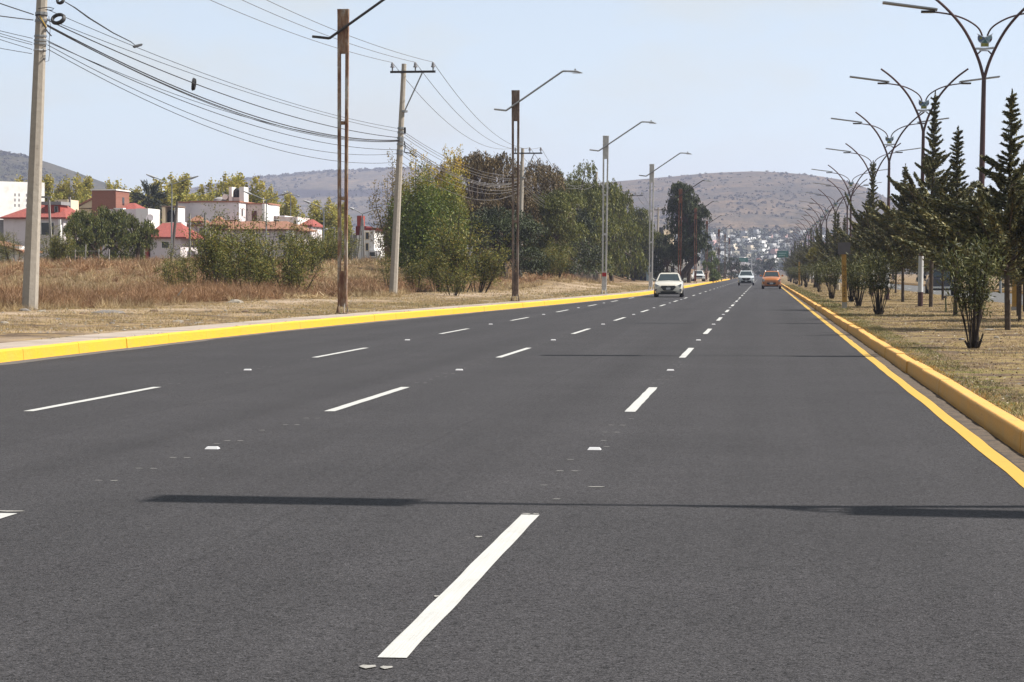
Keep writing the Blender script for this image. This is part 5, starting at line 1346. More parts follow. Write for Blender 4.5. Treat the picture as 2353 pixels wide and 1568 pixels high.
def loft_body(st):
    """stations: y, half width, bottom, shoulder, centre height"""
    V = []; n = 0
    for (y, hw, zb, zs, zc) in st:
        zm = zb + (zs - zb) * 0.55
        half = [(0, zb), (0.82 * hw, zb), (0.96 * hw, zb + 0.07), (hw, zm), (0.975 * hw, zs - 0.06), (0.92 * hw, zs), (0.55 * hw, zs + (zc - zs) * 0.75), (0, zc)]
        ringp = half + [(-a, b) for a, b in half[-2:0:-1]]
        n = len(ringp); V += [(a, y, b) for a, b in ringp]
    Fs = []
    for i in range(len(st) - 1):
        for k in range(n): Fs.append((i * n + k, (i + 1) * n + k, (i + 1) * n + (k + 1) % n, i * n + (k + 1) % n))
    Fs.append(tuple(range(n))); e = (len(st) - 1) * n; Fs.append(tuple(reversed(range(e, e + n))))
    mb = MB(); mb.add(V, Fs); return mb

def quad_panel(mb, a, b, c, d, u0, u1, v0, v1, off):
    a, b, c, d = map(Vector, (a, b, c, d))
    def P(u, v): return a.lerp(b, u).lerp(d.lerp(c, u), v)
    nrm = (b - a).cross(d - a).normalized() * off
    q = [P(u0, v0), P(u1, v0), P(u1, v1), P(u0, v1)]
    mb.frustum([p + nrm * 0.2 for p in q], [p + nrm for p in q])

def wheel(r, x, y, rad, w=0.2):
    s = 1 if x > 0 else -1
    wh = MB(); wh.disc((0, y, rad), rad, x - w / 2, x + w / 2, 20, 'x'); o = wh.build("wheel", M_BLACK, r, local=True, bevel=0.02)
    x0, x1 = sorted((x + s * (w / 2 + 0.002), x + s * (w / 2 + 0.012))); MB().disc((0, y, rad), rad * 0.66, x0, x1, 16, 'x').build("rim", M_RIM, o, local=True)

def car(name, col, st, cab, wheels, front, rails=False, rear=False):
    """cab: (windscreen foot y, roof front y, roof rear y, rear screen foot y, half width foot, half width roof, z foot front, z foot rear, z roof)"""
    r = empty(name)
    b = loft_body(st).build("body", col, r, smooth=True, local=True)
    yf, rf, rr, yr, wb, wt, zf, zr, zt = cab
    c = MB()
    low = [(-wb, yf, zf), (wb, yf, zf), (wb, yr, zr), (-wb, yr, zr)]; top = [(-wt, rf, zt), (wt, rf, zt), (wt, rr, zt), (-wt, rr, zt)]
    crown = [(-wt * 0.8, rf + 0.12, zt + 0.05), (wt * 0.8, rf + 0.12, zt + 0.05), (wt * 0.8, rr - 0.12, zt + 0.045), (-wt * 0.8, rr - 0.12, zt + 0.045)]
    c.frustum(low, top); c.frustum(top, crown)
    c.build("cabin", col, r, local=True, bevel=0.03)
    g = MB(); quad_panel(g, low[0], low[1], top[1], top[0], 0.06, 0.94, 0.06, 0.93, 0.012); g.build("windscreen", M_GLASS, r, local=True)
    g = MB(); quad_panel(g, low[2], low[3], top[3], top[2], 0.08, 0.92, 0.12, 0.92, 0.012); g.build("rear_window", M_GLASS, r, local=True)
    for s in (0, 1):
        q = (low[1], low[2], top[2], top[1]) if s == 0 else (low[3], low[0], top[0], top[3])
        for u in ((0.10, 0.47), (0.52, 0.9)):
            g = MB(); quad_panel(g, q[0], q[1], q[2], q[3], u[0], u[1], 0.10, 0.88, 0.012); g.build("side_window", M_GLASS, r, local=True)
    for (x, y, rad) in wheels: wheel(r, x, y, rad)
    hw = max(s[1] for s in st); y0 = yf + 0.25; zm = zf + 0.07
    for s in (-1, 1):
        m = MB(); m.frustum([(s * (hw - 0.04), y0 - 0.03, zm), (s * (hw + 0.04), y0 - 0.05, zm - 0.02), (s * (hw + 0.04), y0 + 0.03, zm - 0.02), (s * (hw - 0.04), y0 + 0.03, zm)][::s],
                            [(s * (hw - 0.02), y0 - 0.03, zm + 0.03), (s * (hw + 0.05), y0 - 0.05, zm + 0.03), (s * (hw + 0.05), y0 + 0.03, zm + 0.03), (s * (hw - 0.02), y0 + 0.03, zm + 0.03)][::s])
        x0, x1 = sorted((s * (hw + 0.03), s * (hw + 0.20))); m.box(x0, x1, y0 - 0.08, y0 + 0.04, zm - 0.02, zm + 0.12); m.build("mirror", col, r, local=True, bevel=0.025)
    for nm, poly, yy0, yy1, mt in front:
        for s in ((-1, 1) if nm in ("headlight", "fog_lamp", "fog_bezel", "tail_light", "bumper_corner") else (1,)):
            m = MB(); m.prism_y([(s * x, z) for x, z in poly], yy0, yy1); m.build(nm, mt, r, local=True, bevel=0.006)
    if rails:
        for s in (-1, 1):
            m = MB(); m.tube([(s * wt * 0.92, rf + 0.05, zt + 0.0), (s * wt * 0.92, rf + 0.15, zt + 0.10), (s * wt * 0.92, rr - 0.2, zt + 0.10), (s * wt * 0.92, rr - 0.05, zt + 0.0)], 0.024, 6); m.build("roof_rail", M_CHROME, r, local=True)
    return r

# pale sedan
P_SED = carpaint("paint_pearl", (0.62, 0.59, 0.52), 0.05)
sed = car("sedan", P_SED,
    [(-2.20, 0.66, 0.26, 0.64, 0.70), (-2.14, 0.78, 0.20, 0.70, 0.78), (-1.98, 0.835, 0.18, 0.76, 0.86), (-1.45, 0.865, 0.17, 0.86, 0.95), (-1.0, 0.865, 0.17, 0.93, 1.01), (-0.2, 0.865, 0.17, 0.95, 0.99), (1.2, 0.865, 0.17, 0.97, 0.99), (1.75, 0.85, 0.2, 0.98, 1.02), (2.1, 0.80, 0.25, 0.95, 0.99), (2.2, 0.70, 0.32, 0.88, 0.90)],
    (-1.02, -0.22, 0.95, 1.68, 0.775, 0.585, 0.96, 0.99, 1.42),
    [(-0.77, -1.33, 0.31), (0.77, -1.33, 0.31), (-0.77, 1.27, 0.31), (0.77, 1.27, 0.31)],
    [("grille", [(-0.40, 0.70), (0.40, 0.70), (0.46, 0.60), (0.27, 0.40), (-0.27, 0.40), (-0.46, 0.60)], -2.235, -2.16, M_GRILLE),
     ("grille_bar", [(-0.42, 0.625), (0.42, 0.625), (0.42, 0.632), (-0.42, 0.632)], -2.240, -2.236, M_CHROME), ("grille_bar", [(-0.42, 0.57), (0.42, 0.57), (0.42, 0.577), (-0.42, 0.577)], -2.240, -2.236, M_CHROME), ("grille_bar", [(-0.37, 0.505), (0.37, 0.505), (0.37, 0.512), (-0.37, 0.512)], -2.240, -2.236, M_CHROME), ("grille_bar", [(-0.31, 0.45), (0.31, 0.45), (0.31, 0.457), (-0.31, 0.457)], -2.240, -2.236, M_CHROME),
     ("emblem", [(-0.06, 0.635), (-0.045, 0.635), (-0.02, 0.662), (0.02, 0.662), (0.035, 0.635), (0.05, 0.635), (0.07, 0.69), (0.055, 0.69), (0.035, 0.668), (-0.03, 0.668), (-0.045, 0.69), (-0.06, 0.69)], -2.247, -2.241, M_CHROME),
     ("number_plate", [(-0.13, 0.46), (0.13, 0.46), (0.13, 0.58), (-0.13, 0.58)], -2.252, -2.243, M_PLATE),
     ("headlight", [(0.45, 0.66), (0.78, 0.66), (0.80, 0.79), (0.74, 0.80), (0.58, 0.72)], -2.185, -1.95, M_LAMPG),
     ("fog_bezel", [(0.50, 0.40), (0.80, 0.36), (0.80, 0.49), (0.66, 0.50)], -2.19, -2.02, M_GRILLE), ("fog_lamp", [(0.55, 0.405), (0.74, 0.385), (0.76, 0.44), (0.64, 0.455)], -2.197, -2.19, M_LAMPG),
     ("lower_intake", [(-0.42, 0.27), (0.42, 0.27), (0.52, 0.33), (0.36, 0.365), (-0.36, 0.365), (-0.52, 0.33)], -2.225, -2.1, M_GRILLE), ("bumper_lip", [(-0.62, 0.20), (0.62, 0.20), (0.60, 0.262), (-0.60, 0.262)], -2.215, -2.0, M_BLACK)])
p = G(1534, 683.5); place(sed, (p[0], p[1] + 2.2, 0.0), math.radians(1.0)); tag(sed, "pale pearl sedan driving towards the viewer in the left lane", "car")

# white SUV
P_SUV = carpaint("paint_silver_white", (0.55, 0.58, 0.61), 0.15)
suv = car("suv", P_SUV,
    [(-2.27, 0.72, 0.36, 0.78, 0.86), (-2.20, 0.84, 0.28, 0.86, 0.96), (-2.0, 0.90, 0.25, 0.94, 1.04), (-1.4, 0.92, 0.24, 1.04, 1.12), (-0.95, 0.92, 0.24, 1.08, 1.16), (0.3, 0.92, 0.24, 1.10, 1.12), (1.6, 0.92, 0.24, 1.12, 1.15), (2.1, 0.88, 0.3, 1.12, 1.15), (2.27, 0.8, 0.38, 1.05, 1.1)],
    (-0.98, -0.25, 1.55, 2.08, 0.83, 0.62, 1.10, 1.14, 1.62),
    [(-0.80, -1.40, 0.36), (0.80, -1.40, 0.36), (-0.80, 1.32, 0.36), (0.80, 1.32, 0.36)],
    [("grille", [(-0.46, 0.86), (0.46, 0.86), (0.50, 0.76), (0.25, 0.58), (-0.25, 0.58), (-0.50, 0.76)], -2.31, -2.2, M_GRILLE), ("emblem", [(-0.08, 0.72), (0, 0.69), (0.08, 0.72), (0.05, 0.78), (-0.05, 0.78)], -2.32, -2.311, M_CHROME),
     ("headlight", [(0.52, 0.80), (0.88, 0.80), (0.90, 0.90), (0.56, 0.87)], -2.25, -1.98, M_LAMPG), ("number_plate", [(-0.13, 0.44), (0.13, 0.44), (0.13, 0.55), (-0.13, 0.55)], -2.31, -2.29, M_PLATE),
     ("lower_intake", [(-0.55, 0.36), (0.55, 0.36), (0.60, 0.54), (-0.60, 0.54)], -2.285, -2.1, M_GRILLE), ("bumper_lip", [(-0.75, 0.26), (0.75, 0.26), (0.75, 0.35), (-0.75, 0.35)], -2.27, -2.0, M_BLACK), ("fog_bezel", [(0.62, 0.46), (0.86, 0.47), (0.86, 0.52), (0.62, 0.51)], -2.26, -2.05, M_CHROME)], rails=True)
p = G(1717, 656.5); place(suv, (p[0] - 0.15, p[1] + 2.2, 0.0), math.radians(0.5), 1.04); tag(suv, "silvery white SUV approaching in the middle of the road", "car")
sticks = None

# orange hatchback
P_ORG = carpaint("paint_orange", (0.50, 0.165, 0.035), 0.3)
hat = car("hatchback", P_ORG,
    [(-1.88, 0.62, 0.30, 0.70, 0.76), (-1.82, 0.76, 0.24, 0.78, 0.88), (-1.62, 0.81, 0.2, 0.88, 0.99), (-1.15, 0.83, 0.19, 0.98, 1.07), (-0.8, 0.83, 0.19, 1.02, 1.10), (0.2, 0.83, 0.19, 1.04, 1.06), (1.3, 0.83, 0.2, 1.06, 1.09), (1.75, 0.80, 0.25, 1.06, 1.08), (1.86, 0.72, 0.32, 1.0, 1.04)],
    (-0.86, -0.25, 1.25, 1.72, 0.75, 0.58, 1.03, 1.08, 1.50),
    [(-0.73, -1.15, 0.29), (0.73, -1.15, 0.29), (-0.73, 1.2, 0.29), (0.73, 1.2, 0.29)],
    [("grille", [(-0.40, 0.57), (0.40, 0.57), (0.36, 0.42), (0.28, 0.38), (-0.28, 0.38), (-0.36, 0.42)], -1.92, -1.8, M_GRILLE), ("grille_slot", [(-0.38, 0.70), (0.38, 0.70), (0.34, 0.665), (-0.34, 0.665)], -1.90, -1.8, M_GRILLE), ("emblem", [(-0.07, 0.60), (0.07, 0.60), (0.07, 0.63), (-0.07, 0.63)], -1.91, -1.88, M_CHROME),
     ("number_plate", [(-0.14, 0.42), (0.14, 0.42), (0.14, 0.54), (-0.14, 0.54)], -1.935, -1.921, M_PLATE), ("headlight", [(0.48, 0.66), (0.76, 0.64), (0.80, 0.86), (0.72, 0.90), (0.54, 0.76)], -1.87, -1.62, M_LAMPG),
     ("fog_bezel", [(0.52, 0.30), (0.76, 0.34), (0.76, 0.40), (0.56, 0.36)], -1.875, -1.7, M_CHROME), ("bumper_lip", [(-0.6, 0.21), (0.6, 0.21), (0.6, 0.28), (-0.6, 0.28)], -1.885, -1.7, M_BLACK)], rails=True)
p = G(1773, 664.5); place(hat, (p[0], p[1] + 1.85, 0.0), math.radians(-0.5), 1.06); tag(hat, "orange hatchback with roof rails approaching in the right lane", "car")

# the white car far behind the SUV
far_car = car("distant_car", carpaint("paint_white", (0.6, 0.62, 0.63), 0.05),
    [(-2.1, 0.7, 0.3, 0.66, 0.72), (-1.9, 0.82, 0.2, 0.76, 0.86), (-1.0, 0.85, 0.18, 0.92, 1.0), (1.2, 0.85, 0.18, 0.96, 0.98), (2.1, 0.75, 0.3, 0.92, 0.95)], (-1.0, -0.2, 0.95, 1.7, 0.76, 0.58, 0.95, 0.98, 1.42),
    [(-0.76, -1.3, 0.31), (0.76, -1.3, 0.31), (-0.76, 1.25, 0.31), (0.76, 1.25, 0.31)], [("grille", [(-0.4, 0.62), (0.4, 0.62), (0.35, 0.45), (-0.35, 0.45)], -2.12, -2.0, M_GRILLE), ("headlight", [(0.45, 0.62), (0.76, 0.64), (0.76, 0.74), (0.5, 0.7)], -2.11, -1.9, M_LAMPG)])
p = D(1692, 640, 620.0); place(far_car, (p[0], 620, 0.0), 0.0); tag(far_car, "small white car far behind the silvery SUV", "car")

# pickups
def pickup(name, col, rear_view=False):
    r = empty(name)
    loft_body([(-2.6, 0.72, 0.45, 0.86, 0.92), (-2.5, 0.86, 0.36, 0.94, 1.02), (-2.2, 0.90, 0.34, 1.0, 1.10), (-1.2, 0.92, 0.34, 1.08, 1.14), (0.75, 0.92, 0.34, 1.12, 1.14)]).build("body", col, r, smooth=True, local=True)
    b = MB(); b.box(-0.91, -0.80, 0.78, 2.55, 0.50, 1.14); b.box(0.80, 0.91, 0.78, 2.55, 0.50, 1.14); b.box(-0.80, 0.80, 0.78, 2.5, 0.50, 0.66); b.build("bed", col, r, local=True, bevel=0.02)
    MB().box(-0.795, 0.795, 2.505, 2.575, 0.52, 1.13).build("tailgate", col, r, local=True, bevel=0.02)
    MB().box(-0.90, 0.90, 2.58, 2.72, 0.48, 0.60).build("rear_bumper", M_CHROME, r, local=True, bevel=0.02)
    MB().box(-0.14, 0.14, 2.722, 2.73, 0.50, 0.58).build("number_plate", M_PLATE, r, local=True)
    c = MB(); low = [(-0.84, -1.1, 1.10), (0.84, -1.1, 1.10), (0.84, 0.72, 1.13), (-0.84, 0.72, 1.13)]; top = [(-0.66, -0.45, 1.68), (0.66, -0.45, 1.68), (0.66, 0.58, 1.68), (-0.66, 0.58, 1.68)]
    c.frustum(low, top); c.build("cabin", col, r, local=True, bevel=0.04)
    for nm, q in (("windscreen", (low[0], low[1], top[1], top[0])), ("rear_window", (low[2], low[3], top[3], top[2])), ("side_window", (low[1], low[2], top[2], top[1])), ("side_window", (low[3], low[0], top[0], top[3]))):
        g = MB(); quad_panel(g, *q, 0.08, 0.92, 0.14, 0.9, 0.012); g.build(nm, M_GLASS, r, local=True)
    for s in (-1, 1):
        MB().box(*sorted((s * 0.80, s * 0.915)), 2.56, 2.60, 0.72, 1.08).build("tail_light", M_RED, r, local=True)
        MB().prism_y([(s * 0.52, 0.74), (s * 0.84, 0.74), (s * 0.84, 0.92), (s * 0.56, 0.90)], -2.60, -2.3).build("headlight", M_LAMPG, r, local=True)
        MB().box(*sorted((s * 0.93, s * 1.12)), -0.9, -0.8, 1.1, 1.28).build("mirror", M_BLACK, r, local=True, bevel=0.02)
        for y in (-1.65, 1.55): wheel(r, s * 0.82, y, 0.37, 0.24)
    MB().prism_y([(-0.46, 0.62), (0.46, 0.62), (0.50, 0.88), (-0.50, 0.88)], -2.66, -2.5).build("grille", M_GRILLE, r, local=True)
    MB().box(-0.84, 0.84, -2.70, -2.5, 0.42, 0.58).build("front_bumper", M_CHROME if rear_view else col, r, local=True, bevel=0.03)
    return r
pk = pickup("pickup_truck", carpaint("paint_white", (0.6, 0.62, 0.63)), False)
p = D(1604, 645, 345.0); place(pk, (p[0], 345, float(ground_z(p[0], 345)) - 0.02), math.radians(6)); tag(pk, "white pickup truck parked on the verge beside the lone dark tree", "pickup")
pk2 = pickup("pickup_truck", carpaint("paint_navy", (0.012, 0.017, 0.04)), True)
place(pk2, (11.7, 140.0, 0.004), math.pi); tag(pk2, "dark blue pickup seen from behind on the opposite road", "pickup")
pk2.rotation_euler = (0, 0, 0.0); pk2.location = (11.35, 145.0, 0.004); pk2.rotation_euler = (0, 0, math.pi)

# ------------------------------------------------------------------ houses beyond the field
H_WHITE = plain("render_white", (0.74, 0.72, 0.70), 0.85, 0.04, 1.5, 0.1, dirt=(0.56, 0.53, 0.49), dscale=0.9, dlo=0.52, dhi=0.8, k=0.9)
H_WHITE_SHADED = plain("render_white_shaded", (0.66, 0.60, 0.62), 0.85, 0.05, 1.5, 0.1, dirt=(0.50, 0.45, 0.44), dscale=0.8, dlo=0.52, dhi=0.8, k=0.9)  # white render with the lavender shade of its fronts put into the colour
H_PINK = plain("render_pinkish", (0.58, 0.48, 0.45), 0.85, 0.06, 1.5, 0.1, k=0.9)
H_CREAM = plain("render_cream", (0.68, 0.56, 0.40), 0.85, 0.05, 1.5, 0.1, k=0.9)
H_TERRA = plain("cornice_terracotta", (0.44, 0.20, 0.13), 0.85, 0.1, 4)
H_GREY = plain("render_grey", (0.33, 0.32, 0.33), 0.9, 0.15, 2, 0.2)
H_BROWN = plain("render_brown", (0.26, 0.18, 0.13), 0.9, 0.12, 2)
H_DOOR = plain("door_brown", (0.13, 0.045, 0.03), 0.6, 0.15, 5)
H_TANK = plain("tank_black", (0.014, 0.014, 0.016), 0.5, 0.1, 5)
H_REDW = plain("render_red", (0.42, 0.085, 0.06), 0.85, 0.08, 3)
H_DKRED = plain("render_dark_red", (0.20, 0.025, 0.02), 0.85, 0.1, 3)
def tilemat(name, col, sc=5.0):
    m, t, bs, _ = new_mat(name)
    tc = t.nodes.new("ShaderNodeTexCoord"); wv = t.nodes.new("ShaderNodeTexWave"); wv.inputs["Scale"].default_value = sc; wv.inputs["Distortion"].default_value = 1.0
    t.links.new(tc.outputs["Object"], wv.inputs["Vector"])
    c = ramp(t, noise(t, 5.0, 5, 0.7), [(0.3, tuple(v * 0.62 for v in col)), (0.7, tuple(min(1, v * 1.25) for v in col))])
    t.links.new(c, bs.inputs["Base Color"]); bs.inputs["Roughness"].default_value = 0.9; bump(t, bs, wv.outputs["Fac"], 0.6, 0.06); return m
T_RED = tilemat("tile_red", (0.25, 0.055, 0.042)); T_ORG = tilemat("tile_orange", (0.235, 0.105, 0.06))
def brickmat():
    m, t, bs, _ = new_mat("brick_facing"); tc = t.nodes.new("ShaderNodeTexCoord"); b = t.nodes.new("ShaderNodeTexBrick"); b.inputs["Scale"].default_value = 4.0
    b.inputs["Color1"].default_value = (0.19, 0.066, 0.042, 1); b.inputs["Color2"].default_value = (0.23, 0.09, 0.06, 1); b.inputs["Mortar"].default_value = (0.19, 0.12, 0.09, 1)
    mp = t.nodes.new("ShaderNodeMapping"); mp.inputs["Rotation"].default_value = (math.pi / 2, 0, 0); t.links.new(tc.outputs["Object"], mp.inputs[0]); t.links.new(mp.outputs[0], b.inputs["Vector"]); t.links.new(b.outputs["Color"], bs.inputs["Base Color"]); bs.inputs["Roughness"].default_value = 0.9; return m
H_BRICK = brickmat()

class House:
    def __init__(s, name, label, vx, Y, cat="house"):
        x = D(vx, 628, Y)[0]; s.Y = Y; s.zg = float(ground_z(x, Y)) - 0.3
        s.r = empty(name, (x, Y, s.zg)); tag(s.r, label, cat)
    def P(s, x, y, dy=0.0):
        q = D(x, y, s.Y); return q[0], q[2]
    def wall(s, x0, x1, y0, y1, mat, dy=0.0, dep=6.0, name="wall", parent=None, bevel=0):
        """box whose front face spans that part of the picture; y1=None goes down to the ground"""
        X0, Z1 = s.P(x0, y0); X1, _ = s.P(x1, y0); Z0 = s.zg if y1 is None else s.P(x0, y1)[1]
        return MB().box(X0, X1, s.Y + dy, s.Y + dy + dep, Z0, Z1).build(name, mat, parent or s.r, bevel=bevel)
    def window(s, x0, x1, y0, y1, mat=M_DARKWIN, frame=None, dy=0.0, name="window", parent=None):
        X0, Z1 = s.P(x0, y0); X1, Z0 = s.P(x1, y1); w = 0.07
        fr = MB(); yy = s.Y + dy
        fr.box(X0 - w, X1 + w, yy - 0.05, yy + 0.02, Z1, Z1 + w); fr.box(X0 - w, X1 + w, yy - 0.05, yy + 0.02, Z0 - w, Z0); fr.box(X0 - w, X0, yy - 0.05, yy + 0.02, Z0, Z1); fr.box(X1, X1 + w, yy - 0.05, yy + 0.02, Z0, Z1)
        f = fr.build(name, frame or H_WHITE, parent or s.r)
        MB().box(X0, X1, yy - 0.015, yy + 0.02, Z0, Z1).build("pane", mat, f); return f
    def side_window(s, x_face, y0, y1, d0, d1, mat=M_DARKWIN):
        X0, Z1 = s.P(x_face, y0); _, Z0 = s.P(x_face, y1)
        return MB().box(X0 - 0.02, X0 + 0.03, s.Y + d0, s.Y + d1, Z0, Z1).build("window", mat, s.r)
    def hip(s, x0, x1, ye, xr0, xr1, yr, mat, dep=8.0, dy=0.0, over=0.4):
        X0, Ze = s.P(x0, ye); X1, _ = s.P(x1, ye); R0, Zr = s.P(xr0, yr); R1, _ = s.P(xr1, yr)
        a, b = s.Y + dy - over, s.Y + dy + dep; m = (a + b) / 2
        mb = MB(); mb.add([(X0, a, Ze), (X1, a, Ze), (X1, b, Ze), (X0, b, Ze), (R0, m, Zr), (R1, m, Zr), (X0, a, Ze - 0.15), (X1, a, Ze - 0.15), (X1, b, Ze - 0.15), (X0, b, Ze - 0.15)],
                          [(0, 1, 5, 4), (1, 2, 5), (2, 3, 4, 5), (3, 0, 4), (0, 6, 7, 1), (1, 7, 8, 2), (2, 8, 9, 3), (3, 9, 6, 0), (6, 9, 8, 7)])
        return mb.build("roof", mat, s.r)

# tall white block with square peepholes
h = House("apartment_block", "tall white block with a grid of small square openings at the left edge", 30, 262, "building")
X0, Z1 = h.P(-40, 416); X1, _ = h.P(66, 416)
rot = math.radians(46)
bw = MB(); W_ = (X1 - X0) / math.cos(rot) * 1.0; dirx = Vector((math.cos(rot), math.sin(rot), 0)); diry = Vector((-math.sin(rot), math.cos(rot), 0)); o0 = Vector((X0, 262, 0))
ring_ = [o0 + diry * 0.8, o0 + dirx * 0.25 + diry * 0.2, o0 + dirx * 0.9, o0 + dirx * W_, o0 + dirx * W_ + diry * 7, o0 + diry * 7]
bw.frustum([(p_.x, p_.y, h.zg) for p_ in ring_], [(p_.x, p_.y, Z1) for p_ in ring_]); bw.build("wall", H_WHITE, h.r)
for cx_ in (15, 22, 35, 41.5):
    for cy_ in (446, 458, 470.5):
        xx, zz = h.P(cx_, cy_); u = (xx - X0) / math.cos(rot); c_ = o0 + dirx * u
        mb = MB(); a_ = c_ - dirx * 0.10 - diry * 0.012; b_ = c_ + dirx * 0.10 - diry * 0.012
        mb.frustum([(a_.x, a_.y, zz - 0.17), (b_.x, b_.y, zz - 0.17), (b_.x + diry.x * .03, b_.y + diry.y * .03, zz - 0.17), (a_.x + diry.x * .03, a_.y + diry.y * .03, zz - 0.17)],
                   [(a_.x, a_.y, zz + 0.17), (b_.x, b_.y, zz + 0.17), (b_.x + diry.x * .03, b_.y + diry.y * .03, zz + 0.17), (a_.x + diry.x * .03, a_.y + diry.y * .03, zz + 0.17)])
        mb.build("opening", H_GREY, h.r)

h = House("bungalow", "white house with red hip roof and dormer behind the first power pole", 80, 228)
h.wall(8, 146, 503, None, H_WHITE_SHADED, dep=8); h.hip(2, 154, 500, 60, 118, 466, T_RED, dep=8.5)
h.wall(95, 130, 470, 498, H_REDW, dy=1.2, dep=2.5, name="dormer"); h.window(118, 124, 474, 488, M_DARKWIN, H_GREY, dy=1.2); h.wall(88, 134, 463, 470.5, H_GREY, dy=0.9, dep=3.2, name="dormer_roof")
h.window(95, 124, 512, 540); h.wall(138, 143, 505, 560, H_WHITE, dy=-0.6, dep=0.5, name="pillar")
h.wall(-30, 8, 505, None, H_GREY, dy=0.5, dep=5, name="annexe")
h = House("store_room", "cream windowless block behind the red-roofed house, right of the first pole", 145, 246); h.wall(132, 156, 459, None, H_CREAM, dep=4); h.wall(124, 131, 459, None, H_CREAM, dy=0.3, dep=4); h.wall(131.2, 133, 462, 480, M_DARKWIN, dy=-0.02, dep=0.3, name="window")
h = House("brick_house", "house with a square red brick tower and beige gable", 240, 252)
h.wall(211, 266, 438, None, H_BRICK, dep=5.5, name="tower"); h.wall(209, 268, 435, 438, H_WHITE, dy=-0.2, dep=6.0, name="roof_slab")
xf_, _ = h.P(266, 440); h.side_window(266, 452, 470, 2.6, 3.4)
h.wall(178, 211, 480, None, H_CREAM, dy=0.6, dep=6); X0, Z0 = h.P(174, 478); X1, Z1 = h.P(211, 458); _, Z2 = h.P(211, 478)
MB().prism_y([(X0, Z0), (X1, Z0), (X1, Z1)], 252.4, 259).build("gable", H_CREAM, h.r); MB().prism_y([(X0 - 0.2, Z0), (X0 - 0.2, Z0 + 0.15), (X1, Z1 + 0.25), (X1, Z1)], 252.2, 259.2).build("roof", H_TERRA, h.r)
h.hip(266, 304, 480, 272, 284, 464, T_RED, dep=6, dy=2.0)
h = House("garden_wall_house", "low pinkish white house with flat parapets in front of the brick tower", 290, 240); h.wall(234, 320, 481, None, H_WHITE_SHADED, dep=6); h.wall(318, 346, 480, None, H_WHITE, dy=-1.0, dep=5); h.wall(262, 284, 478.5, 482, H_WHITE, dy=-0.2, dep=1, name="coping")
dsh = MB(); px_, pz_ = D(344, 499, 232)[0], zpix(499, 232)
dsh.frustum([(px_ + 0.42 * math.cos(t), 232 + 0.1 * math.sin(t), pz_ + 0.42 * math.sin(t)) for t in np.linspace(0, 6.28, 13)[:-1]], [(px_ + 0.3 * math.cos(t), 232.12 + 0.1 * math.sin(t), pz_ + 0.3 * math.sin(t)) for t in np.linspace(0, 6.28, 13)[:-1]])
o = dsh.build("satellite_dish", H_WHITE_SHADED); tag(o, "round lilac satellite dish above the small red roof", "dish"); MB().tube([(px_, 232.1, pz_), (px_, 232.4, pz_ - 0.9)], 0.03, 6).build("mast", M_STEEL, o)
h = House("water_tower", "white frame holding a black water tank beside the double-armed lamp", 390, 244, "water tank")
h.wall(372, 380, 476, None, H_CREAM, dep=3); h.wall(401, 409, 478, None, H_WHITE, dep=3); h.wall(380, 401, 511, None, H_CREAM, dy=0.2, dep=2.6); h.wall(372, 409, 473, 476.5, H_BROWN, dy=-0.2, dep=3.4, name="cover")
X0, Z0 = h.P(381, 511); X1, Z1 = h.P(397, 483); MB().tube([((X0 + X1) / 2, 245.2, Z0), ((X0 + X1) / 2, 245.2, Z1 - 0.25), ((X0 + X1) / 2, 245.2, Z1)], [0.62, 0.62, 0.3], 16).build("tank", H_TANK, h.r, smooth=True)
h = House("white_house", "large flat-roofed white house with terracotta cornice and a brown door", 490, 250)
h.wall(409, 440, 467, None, H_WHITE_SHADED, dep=9); h.wall(440, 552, 466, None, H_WHITE_SHADED, dy=-0.6, dep=9.6)
h.wall(407, 441, 463.5, 467, H_TERRA, dy=-0.15, dep=9.4, name="cornice"); h.wall(439.5, 554, 462.5, 466, H_TERRA, dy=-0.75, dep=10, name="cornice")
h.wall(552.3, 597, 468, None, H_PINK, dy=3.0, dep=6); h.wall(597, 603, 468, None, H_WHITE, dy=1.2, dep=7.8); h.wall(551, 605, 465, 468, H_TERRA, dy=2.8, dep=6.4, name="cornice")
h.wall(565, 576, 483, None, H_DOOR, dy=2.93, dep=0.3, name="door"); h.wall(528, 550, 507, 510, H_TERRA, dy=-2.4, dep=1.7, name="canopy"); h.wall(529, 549, 510, None, H_WHITE_SHADED, dy=-2.3, dep=1.6, name="porch")
h.side_window(552, 480, 495, 3.0, 3.6) if False else None
xr_, _ = h.P(552, 470); MB().box(xr_ - 0.02, xr_ + 0.03, 250.6, 251.2, h.P(552, 496)[1], h.P(552, 480)[1]).build("window", M_DARKWIN, h.r)
h.wall(520, 527, 429, 463, H_WHITE, dy=1.2, dep=2.2, name="tank_pillar"); h.wall(544, 555, 429, 463, H_WHITE, dy=1.2, dep=2.2, name="tank_pillar"); h.wall(527, 544, 453, 463, H_PINK, dy=1.6, dep=1.6, name="tank_plinth")
X0, Z0 = h.P(529, 453); X1, Z1 = h.P(542, 431); MB().tube([((X0 + X1) / 2, 252.3, Z0), ((X0 + X1) / 2, 252.3, Z1 - 0.25), ((X0 + X1) / 2, 252.3, Z1)], [0.5, 0.5, 0.25], 16).build("tank", H_TANK, h.r, smooth=True)
X0, Z0 = h.P(474, 464); X1, Z1 = h.P(508, 451); xc_ = (X0 + X1) / 2; rr_ = (X1 - X0) / 2; dm = MB()
